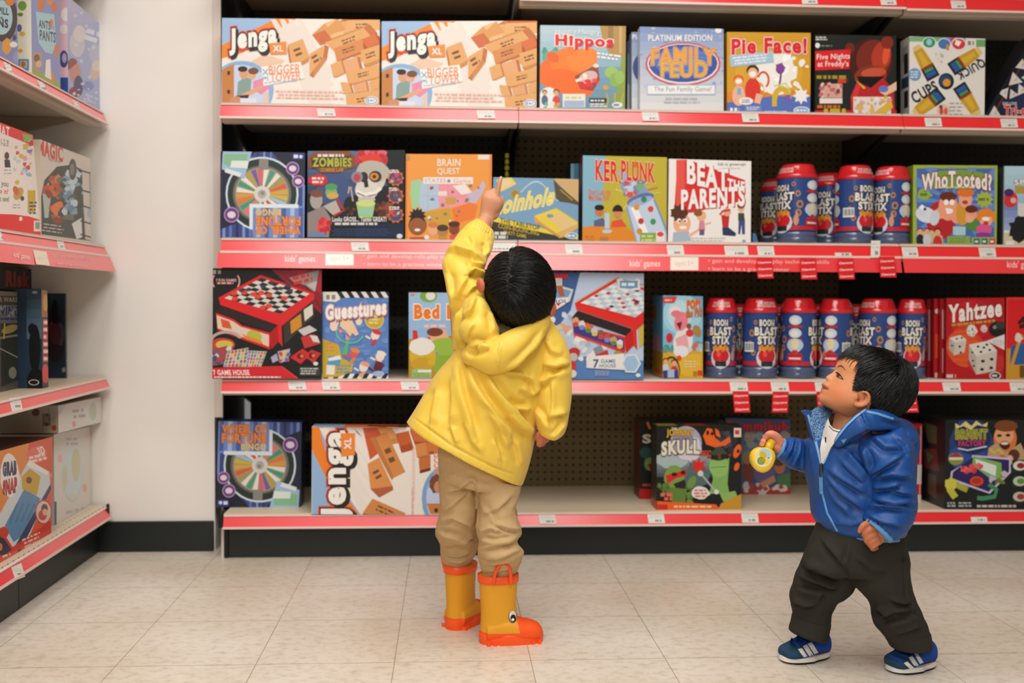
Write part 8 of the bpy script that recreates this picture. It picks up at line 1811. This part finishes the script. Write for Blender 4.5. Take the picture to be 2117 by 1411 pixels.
    J.folds([([(1706, 966), (1742, 990), (1795, 1022)], .0055, 7, 1), ([(1704, 980), (1745, 1022), (1792, 1056)], .006, 8, 1), ([(1750, 930), (1775, 958), (1798, 985)], .006, 7, -1), ([(1705, 1000), (1728, 1036), (1762, 1066)], .004, 8, 1), ([(1720, 1080), (1760, 1085), (1800, 1078)], .003, 6, 1), ([(1675, 920), (1682, 960), (1688, 1000)], .003, 7, 1), ([(1686, 1040), (1692, 1070), (1702, 1085)], .003, 6, 1), ([(1735, 950), (1760, 975), (1790, 1000)], .004, 6, 1)])
    coat = J.put('jacket', m_blue, body); jb = J.bvh()
    # near sleeve
    N_ = Skin([loft(refine([ring((1780, 905), (1862, 880), YN+.015, .042), ring((1772, 925), (1886, 918), YN+.005, .052), ring((1786, 955), (1888, 950), YN-.003, .054), ring((1797, 985), (1889, 985), YN-.006, .052), ring((1801, 1012), (1892, 1015), YN-.008, .051), ring((1799, 1036), (1893, 1045), YN-.01, .050), ring((1787, 1058), (1884, 1074), YN-.014, .048), ring((1785, 1072), (1868, 1098), YN-.018, .042), ring((1790, 1076), (1848, 1114), YN-.02, .033), ring((1793, 1079), (1840, 1117), YN-.02, .028)], 4), 34)], .0029, 3)
    N_.noise(.003, 22, (1, 1, 1), 31)
    N_.folds([([(1792, 985), (1830, 962), (1870, 938)], .0065, 6, 1), ([(1808, 986), (1842, 980), (1888, 985)], .006, 5, 1), ([(1802, 1010), (1838, 1006), (1866, 998)], .007, 5, 1), ([(1804, 1030), (1850, 1040), (1891, 1034)], .007, 6, 1), ([(1790, 1050), (1830, 1045), (1886, 1052)], .007, 5, 1), ([(1790, 1062), (1822, 1078), (1872, 1086)], .006, 5, 1), ([(1800, 900), (1830, 925), (1870, 925)], .005, 7, 1), ([(1785, 925), (1795, 950), (1800, 975)], .005, 6, -1), ([(1850, 900), (1872, 920), (1884, 945)], .004, 6, 1), ([(1840, 1010), (1865, 1018), (1890, 1020)], .005, 5, 1)])
    for k in range(6): N_.fold([(1797+k*8, 1070+k*5.5), (1793+k*9, 1080+k*6)], .002, 2, 1)
    sl = N_.put('sleeve', m_blue, coat)
    nb = N_.bvh()
    cuff = [ring((1790, 1075), (1836, 1118), YN-.02, .0275), ring((1794, 1071.5), (1841, 1114), YN-.02, .030), ring((1796, 1070), (1844, 1112), YN-.02, .0285)]
    put_vf('cuff', loft(refine([ring((1792, 1077), (1834, 1120), YN-.022, .024), ring((1788, 1074), (1838, 1121), YN-.022, .031), ring((1791, 1069.5), (1843, 1117), YN-.022, .0335), ring((1796, 1068), (1845, 1112), YN-.022, .029)], 3), 28), m_trim, sl)
    # far sleeve
    YA = 2.27
    A_ = Skin([loft(refine([ring((1702, 905), (1706, 990), YA-.02, .045), ring((1684, 902), (1684, 985), YA, .045), ring((1664, 907), (1662, 978), YA, .042), ring((1648, 903), (1648, 974), YA, .039), ring((1634, 902), (1630, 966), YA-.004, .036), ring((1623, 905), (1611, 950), YA-.008, .027), ring((1620, 908), (1606, 943), YA-.01, .022)], 4), 30)], .0028, 3)
    A_.noise(.0028, 24, (1, 1, 1), 41)
    A_.folds([([(1652, 905), (1648, 935), (1634, 965)], .0065, 5, 1), ([(1664, 912), (1662, 940), (1665, 970)], .005, 5, -1), ([(1640, 905), (1636, 925), (1622, 945)], .005, 4, 1), ([(1668, 905), (1674, 935), (1672, 965)], .005, 5, 1), ([(1625, 955), (1650, 960), (1672, 972)], .003, 5, 1)])
    fs = A_.put('sleeve', m_blue, coat)
    put_vf('cuff', loft(refine([ring((1618, 909), (1604, 943), YA-.01, .0185), ring((1617.5, 906), (1602, 943), YA-.01, .0215), ring((1622, 905.5), (1607.5, 946), YA-.009, .0235), ring((1624, 908), (1611, 945), YA-.008, .021)], 3), 24), m_trim, fs)
    # hood: rolled collar with the bag hanging behind
    H_ = Skin([tube([P3(1733, 916, YN+.012), P3(1756, 892, YN-.002), P3(1795, 868, YN-.006), P3(1838, 877, YN+.03), P3(1868, 893, YN+.09), P3(1862, 890, YT+.06)], [.010, .016, .0225, .0235, .026, .024], 22, 4),
               ellips(P3(1866, 925, YT+.02), [np.array([S_(30), 0, -.004]), (0, .056, 0), np.array([.010, 0, S_(55)])], 28),
               ellips(P3(1850, 893, YT+.0), [np.array([S_(40), 0, -.012]), (0, .07, 0), np.array([.006, 0, S_(24)])], 28)], .0029, 5)
    H_.noise(.0025, 22, (1, 1, 1), 51)
    H_.folds([([(1758, 905), (1790, 884), (1835, 884), (1880, 912)], .004, 6, 1), ([(1780, 850), (1788, 870), (1795, 885)], .0022, 3, 1), ([(1820, 858), (1840, 868), (1870, 872)], .003, 5, 1), ([(1878, 900), (1888, 930), (1890, 965)], .004, 6, 1)])
    hd = H_.put('hood', m_blue, coat); hb = H_.bvh()
    put_vf('hood_binding', strip_on(hb, [(1791, 850), (1815, 855), (1847, 866)], 5.5, .0012, 6, .0016), m_trim, hd)
    put_vf('label_patch', patch_on(hb, [(1739, 909), (1751, 906), (1744, 917)], .001, 3), m_trim, hd)
    # shirt, fleece lining and zip lying over the open front
    class Both:
        def __init__(s, *b): s.b = b
        def ray_cast(s, o, d):
            best = None
            for q in s.b:
                h = q.ray_cast(o, d)
                if h[0] is not None and (best is None or (h[0]-o).length < (best[0]-o).length): best = h
            return best or (None, None, None, None)
    sh = Skin([loft(refine([ring((1712, 858), (1775, 858), YT-.012, .036), ring((1706, 874), (1772, 888), YT-.02, .045), ring((1700, 900), (1770, 905), YT-.025, .058), ring((1695, 930), (1765, 935), YT-.028, .070), ring((1697, 962), (1750, 962), YT-.03, .072)], 3), 28)], .003, 3)
    neckcut = sh.bvh()
    put_vf('shirt', (lambda vf: vf)(patch_on(Both(neckcut, jb), [(1712, 864), (1716, 877), (1722, 884), (1732, 887.5), (1745, 887), (1733, 905), (1718, 924), (1702, 959), (1698, 955), (1695, 928), (1702, 890)], .0022, 4)), m_shirt, body)
    bpy.data.meshes.remove(sh.me)
    shb = Both(neckcut, jb)
    put_vf('shirt_print', join(patch_on(shb, [(1705, 903), (1708, 903), (1708, 914), (1706, 914)], .0035, 3), strip_on(shb, [(1714, 880), (1722, 888.5), (1733, 892), (1744, 890)], 1.3, .0032, 4, .0004)), m_inkblack, body)
    # far collar flap with fleece inside
    fl = [(1661, 851), (1668, 849.5), (1677, 852), (1690, 843), (1706, 838), (1722, 850), (1714, 864), (1704, 888), (1697, 932), (1692, 936), (1684, 900), (1672, 862)]
    Yf = [2.205, 2.205, 2.21, 2.235, 2.245, 2.235, 2.215, 2.195, 2.175, 2.172, 2.185, 2.20]
    q = [P3(x, y, Y-.012) for (x, y), Y in zip(fl, Yf)]; r = [p+np.array([0, .010, 0]) for p in q]; n = len(q)
    t3 = tessellate_polygon([[Vector((x, -y, 0)) for x, y in fl]])
    mb = MB(); mb.add(q+r, [tuple(t) for t in t3]+[tuple(n+i for i in reversed(t)) for t in t3]+[(i, n+i, n+(i+1) % n, (i+1) % n) for i in range(n)])
    put('collar_lining', mb.mesh('collar_lining'), m_fleece, coat)
    ex = [(1659, 850.5), (1668, 848), (1679, 850), (1676, 856), (1686, 895), (1697, 940), (1699, 957), (1694, 957), (1680, 908), (1668, 862), (1664, 856)]
    q = [P3(x, y, 2.192-.018*min(1, max(0, (y-850)/100))) for x, y in ex]; r = [p+np.array([0.002, .02, 0]) for p in q]; n = len(q); t3 = tessellate_polygon([[Vector((x, -y, 0)) for x, y in ex]])
    mb = MB(); mb.add(q+r, [tuple(t) for t in t3]+[tuple(n+i for i in reversed(t)) for t in t3]+[(i, n+i, n+(i+1) % n, (i+1) % n) for i in range(n)])
    put('collar_flap', mb.mesh('collar_flap'), m_blue, coat)
    cfb = BVHTree.FromPolygons([tuple(p) for p in q+r], [tuple(t) for t in t3])
    allb = Both(cfb, jb, hb)
    z1 = [(1671, 858), (1683, 900), (1692, 936), (1697, 958)]; z2 = [(1790, 846), (1770, 860), (1749, 880), (1731, 903), (1716, 927), (1703, 956)]; z3 = [(1698, 962), (1700, 1020), (1710, 1060), (1731, 1098)]
    m_zipw = mat('zip_teeth', 'a9c4dc', .45, .4)
    put_vf('zipper', join(strip_on(allb, z1, 5.5, .0012, 8, .0012), strip_on(allb, z2, 5.0, .0014, 8, .0014), strip_on(allb, z3, 4.5, .0008, 8, .001)), m_trim, coat)
    tt = []
    for zl, off in ((z1, .0026), (z2, .003)):
        pts = [np.array(p, float) for p in zl]; L = [np.linalg.norm(b-a) for a, b in zip(pts, pts[1:])]; tot = sum(L); d = 0
        while d < tot:
            k = 0; e = d
            while k < len(L)-1 and e > L[k]: e -= L[k]; k += 1
            p = pts[k]+(pts[k+1]-pts[k])*e/L[k]; t = (pts[k+1]-pts[k])/L[k]; nn = np.array([-t[1], t[0]])
            tt.append(strip_on(allb, [p-nn*1.9, p+nn*1.9], 1.1, off, 1, .0006, 1)); d += 2.5
    put_vf('zip_teeth', join(*tt), m_zipw, coat, False)
    put_vf('zip_pull', join(strip_on(jb, [(1697, 958), (1697.5, 972), (1697, 986)], [6, 7, 5], .003, 4, .003)), m_metal, coat)
    put_vf('pull_tab', strip_on(jb, [(1696.5, 985), (1697, 1002), (1698, 1020)], 7.5, .0035, 4, .0015), m_trim, coat)
    put_vf('hem_binding', loft(refine([ring((1698, 1089), (1862, 1100), YT, .086), ring((1697, 1092), (1863, 1104), YT, .0875), ring((1698, 1095), (1862, 1107), YT, .0865), ring((1702, 1095), (1858, 1106), YT, .08)], 2), 40), m_trim, coat)

    # trousers
    T = Skin([loft(refine([ring((1694, 1072), (1862, 1082), YT, .078), ring((1685, 1098), (1868, 1105), YT, .085), ring((1673, 1130), (1873, 1138), YT, .088), ring((1664, 1158), (1877, 1165), YT, .085), ring((1672, 1178), (1868, 1184), YT, .07)], 3), 36),
              loft(refine([ring((1668, 1135), (1768, 1165), 2.22, .06), ring((1650, 1186), (1762, 1214), 2.235, .062), ring((1640, 1215), (1745, 1232), 2.245, .058), ring((1634, 1236), (1731, 1242), 2.252, .054), ring((1641, 1266), (1718, 1264), 2.258, .048), ring((1640, 1285), (1715, 1290), 2.26, .044), ring((1635, 1302), (1708, 1314), 2.26, .041)], 4), 30),
              loft(refine([ring((1758, 1145), (1876, 1148), 2.185, .065), ring((1764, 1200), (1880, 1196), 2.18, .062), ring((1782, 1226), (1884, 1220), 2.18, .058), ring((1799, 1248), (1891, 1240), 2.18, .055), ring((1806, 1285), (1912, 1278), 2.182, .052), ring((1822, 1308), (1918, 1298), 2.185, .048), ring((1838, 1326), (1922, 1318), 2.188, .044)], 4), 30)], .0032, 3)
    T.noise(.003, 18, (1, 1, 1), 61); T.noise(.0015, 50, (1, 1, 1), 62)
    T.folds([([(1655, 1165), (1690, 1175), (1740, 1195)], .006, 6, 1), ([(1650, 1190), (1680, 1200), (1730, 1215)], .006, 5, 1), ([(1646, 1218), (1680, 1222), (1720, 1222)], .007, 5, -1), ([(1638, 1240), (1665, 1250), (1690, 1248)], .006, 5, 1), ([(1690, 1245), (1700, 1220), (1740, 1208)], .005, 5, 1), ([(1700, 1115), (1730, 1150), (1752, 1180)], .005, 6, 1), ([(1755, 1120), (1748, 1160), (1760, 1200)], .003, 4, 1), ([(1770, 1150), (1800, 1175), (1840, 1180)], .003, 7, 1),
             ([(1840, 1238), (1865, 1245), (1885, 1243)], .006, 5, 1), ([(1812, 1280), (1850, 1262), (1885, 1262)], .006, 6, 1), ([(1825, 1292), (1860, 1285), (1905, 1270)], .005, 6, -1), ([(1808, 1250), (1830, 1265), (1842, 1275)], .005, 6, 1), ([(1845, 1310), (1880, 1300), (1910, 1290)], .004, 5, 1), ([(1868, 1120), (1872, 1180), (1875, 1235), (1888, 1260), (1893, 1310)], .0022, 2.2, 1)])
    tr = T.put('trousers', m_olive, body)
    def tcuff(rs, cut):
        put_vf('trouser_cuff', loft(refine(rs, 3), 30), m_olive, tr)
    tcuff([ring((1646, 1272), (1711, 1282), 2.258, .036), ring((1640, 1271), (1715.5, 1286), 2.259, .046), ring((1637, 1285), (1713, 1300), 2.26, .047), ring((1632.5, 1302), (1709, 1320), 2.26, .0475), ring((1638, 1304), (1704, 1321), 2.26, .036)], 0)
    tcuff([ring((1838, 1314), (1908, 1303), 2.186, .036), ring((1832, 1318), (1919, 1303), 2.187, .048), ring((1837, 1327), (1922, 1315), 2.188, .0485), ring((1843, 1337), (1925, 1332), 2.19, .048), ring((1852, 1338), (1918, 1334), 2.19, .036)], 0)
    # shoes
    def shoe(hx, hy, deg, stripes, straps):
        h = at_z(hx, hy, 0); a = math.radians(deg); fx = np.array([math.cos(a), math.sin(a), 0]); fy = np.array([-math.sin(a), math.cos(a), 0])
        W = lambda p: [h+fx*q[0]*1.08+fy*q[1]*1.04+np.array([0, 0, q[2]*1.04]) for q in p]
        rx = lambda x, z0, z1, hw, ex=2.5: dict(c=np.array([x, 0, (z0+z1)/2]), a=np.array([0, 0, (z1-z0)/2]), d=hw, f=hw, ex=ex)
        up = loft(refine([rx(.001, .012, .044, .014), rx(.010, .009, .056, .022), rx(.028, .008, .062, .0265), rx(.048, .008, .058, .029), rx(.066, .008, .046, .031), rx(.086, .008, .037, .0325), rx(.103, .009, .031, .030), rx(.114, .011, .025, .018)], 4), 28)
        s = Skin([(np.array(W(up[0])), up[1])], .0026, 3); loc = s.V-h; lx = loc@fx; lz = loc[:, 2]
        c = np.tile(np.array(rgb('1f489a')), (len(s.V), 1)); c[lx+.35*lz > .098] = rgb('28445e'); c[(lx < .05) & (lz < .019+.0*lx)] = rgb('64182a')
        c[(lx < .062) & (lx > .028) & (lz > .047) & (lz < .056)] = rgb('5a1626')
        s.paint(c); m = m_shoeup; b = s.put('shoe', m, body); bb = s.bvh()
        out = []; n = 36
        for i in range(n):
            t = 2*math.pi*i/n; cc, q = math.cos(t), math.sin(t); out.append((.058+.0595*math.copysign(abs(cc)**.85, cc), .032*math.copysign(abs(q)**.8, q)*(1.03 if cc > -.1 else .88)))
        def slab(z0, z1, g0, g1, m_, nm, lift=0.0):
            V = [((x-.058)*g0+.058, y*g0, z0+(lift if x > .1 else 0)) for x, y in out]+[((x-.058)*g1+.058, y*g1, z1) for x, y in out]
            put(nm, MB().add(W(V), [(i, (i+1) % n, n+(i+1) % n, n+i) for i in range(n)]+[tuple(range(n-1, -1, -1)), tuple(range(n, 2*n))]).mesh(nm), m_, b)
        slab(0, .005, .95, .985, m_out, 'outsole', .003); slab(.0048, .0135, 1.0, .985, m_sole, 'midsole')
        for q in stripes: put_vf('stripe', patch_on(bb, q, .0010, 3), m_sole, b)
        for p, w in straps: put_vf('strap', strip_on(bb, p, w, .0010, 5, .0014), m_shoe, b)
        return b
    m_shoeup = mat('shoe_upper', '1f489a', .85, .2); color_attr(m_shoeup)
    shoe(*SHOES[0], [[(1649.6, 1341), (1658, 1338.6), (1669.5, 1356), (1662, 1358.5)], [(1659.5, 1335), (1668, 1331), (1682, 1353.5), (1673, 1356)], [(1669.5, 1330), (1678, 1325.7), (1692, 1348.6), (1684, 1352)]], [([(1634, 1321), (1643, 1326), (1656, 1334)], 9), ([(1647, 1314), (1655, 1318), (1668, 1324)], 8)])
    shoe(*SHOES[1], [[(1868.5, 1369.7), (1876, 1366.5), (1889.6, 1379.6), (1882, 1383)], [(1878.4, 1358.5), (1886, 1354.8), (1899.6, 1374.7), (1892, 1378.4)], [(1889.6, 1349.8), (1894.6, 1346), (1909.5, 1368.5), (1902, 1372)]], [([(1848, 1344), (1861, 1349), (1878, 1355)], 9), ([(1838, 1352), (1850, 1358), (1866, 1366)], 8)])
    return body
toddler = build_toddler()

# ---- the toy bottle in the toddler's hand
def bottle():
    Y = 2.255; c = P3(1576, 948, Y); e = empty('toy_bottle', c); tag(e, 'round yellow toy bottle held up by the toddler, picture panel on its flat side', 'toy bottle')
    sc = Y/FPX
    ax = np.array([13.5, 0, 27.0]); ax = ax/np.linalg.norm(ax)          # neck direction (right and up)
    sd = np.array([ax[2], 0, -ax[0]])
    m = mat('yellow_toy_plastic', 'ecc41c', .3, .5, Coat_Weight=.3, Coat_Roughness=.1)
    # rounded pear outline swept into a flat body
    n = 40; out = []
    for i in range(n):
        t = 2*math.pi*i/n; r = 26.5*(1+.05*math.cos(3*t+math.pi)); out.append((r*math.cos(t)*.98, r*math.sin(t)*1.04))
    V = []; F = []; lay = ((-.0135, .80), (-.0125, .90), (-.009, .98), (0, 1.0), (.009, .98), (.0125, .9), (.0135, .8))
    for dy, g in lay: V += [c+sd*(u*g*sc)+ax*(v*g*sc)+np.array([0, dy, 0]) for u, v in out]
    for k in range(len(lay)-1): F += [(k*n+i, k*n+(i+1) % n, (k+1)*n+(i+1) % n, (k+1)*n+i) for i in range(n)]
    F += [tuple(range(n)), tuple(range((len(lay)-1)*n, len(lay)*n))]
    put('bottle_body', MB().add(V, F).mesh('bottle_body'), m, e, True)
    prof = [(22, 9.6), (27, 9.4), (28, 10.2), (33, 10.2), (34, 9.6), (40, 9.6), (41, 10), (45, 9.8), (46.5, 8.6)]; V = []; F = []; q = 24
    for v, r in prof: V += [c+ax*(v*sc)+sd*(r*sc*math.cos(2*math.pi*i/q))+np.array([0, r*sc*math.sin(2*math.pi*i/q), 0]) for i in range(q)]
    for k in range(len(prof)-1): F += [(k*q+i, k*q+(i+1) % q, (k+1)*q+(i+1) % q, (k+1)*q+i) for i in range(q)]
    F += [tuple(range(q)), tuple(range((len(prof)-1)*q, len(prof)*q))]
    put('bottle_cap', MB().add(V, F).mesh('bottle_cap'), m, e, True)
    A = Art(c+np.array([0, -.0137, 0]), (0, -1, 0)); A.E(1578, 945, 18, 20.5, 'e9dfc4', 20); A.E(1578, 945, 16.5, 19, 'f0dcA0', 20)
    A.E(1582, 937, 13, 10, 'a9d3dc', 35); A.E(1577, 940, 7, 8, 'd9b528', -20); A.E(1587, 947, 4, 2.5, 'd8d0c0', 20); A.E(1589, 946, 2, 1.5, 'c86a3a'); A.E(1583, 953, 7, 6, 'ecd05c'); A.E(1573.5, 952, 8, 8, '4f7a34'); A.E(1573.5, 952, 7, 7, '86a444'); A.E(1579, 950.5, 3, 4, 'd8862c', -30)
    A.build('picture_panel', m_print, e)
bottle()
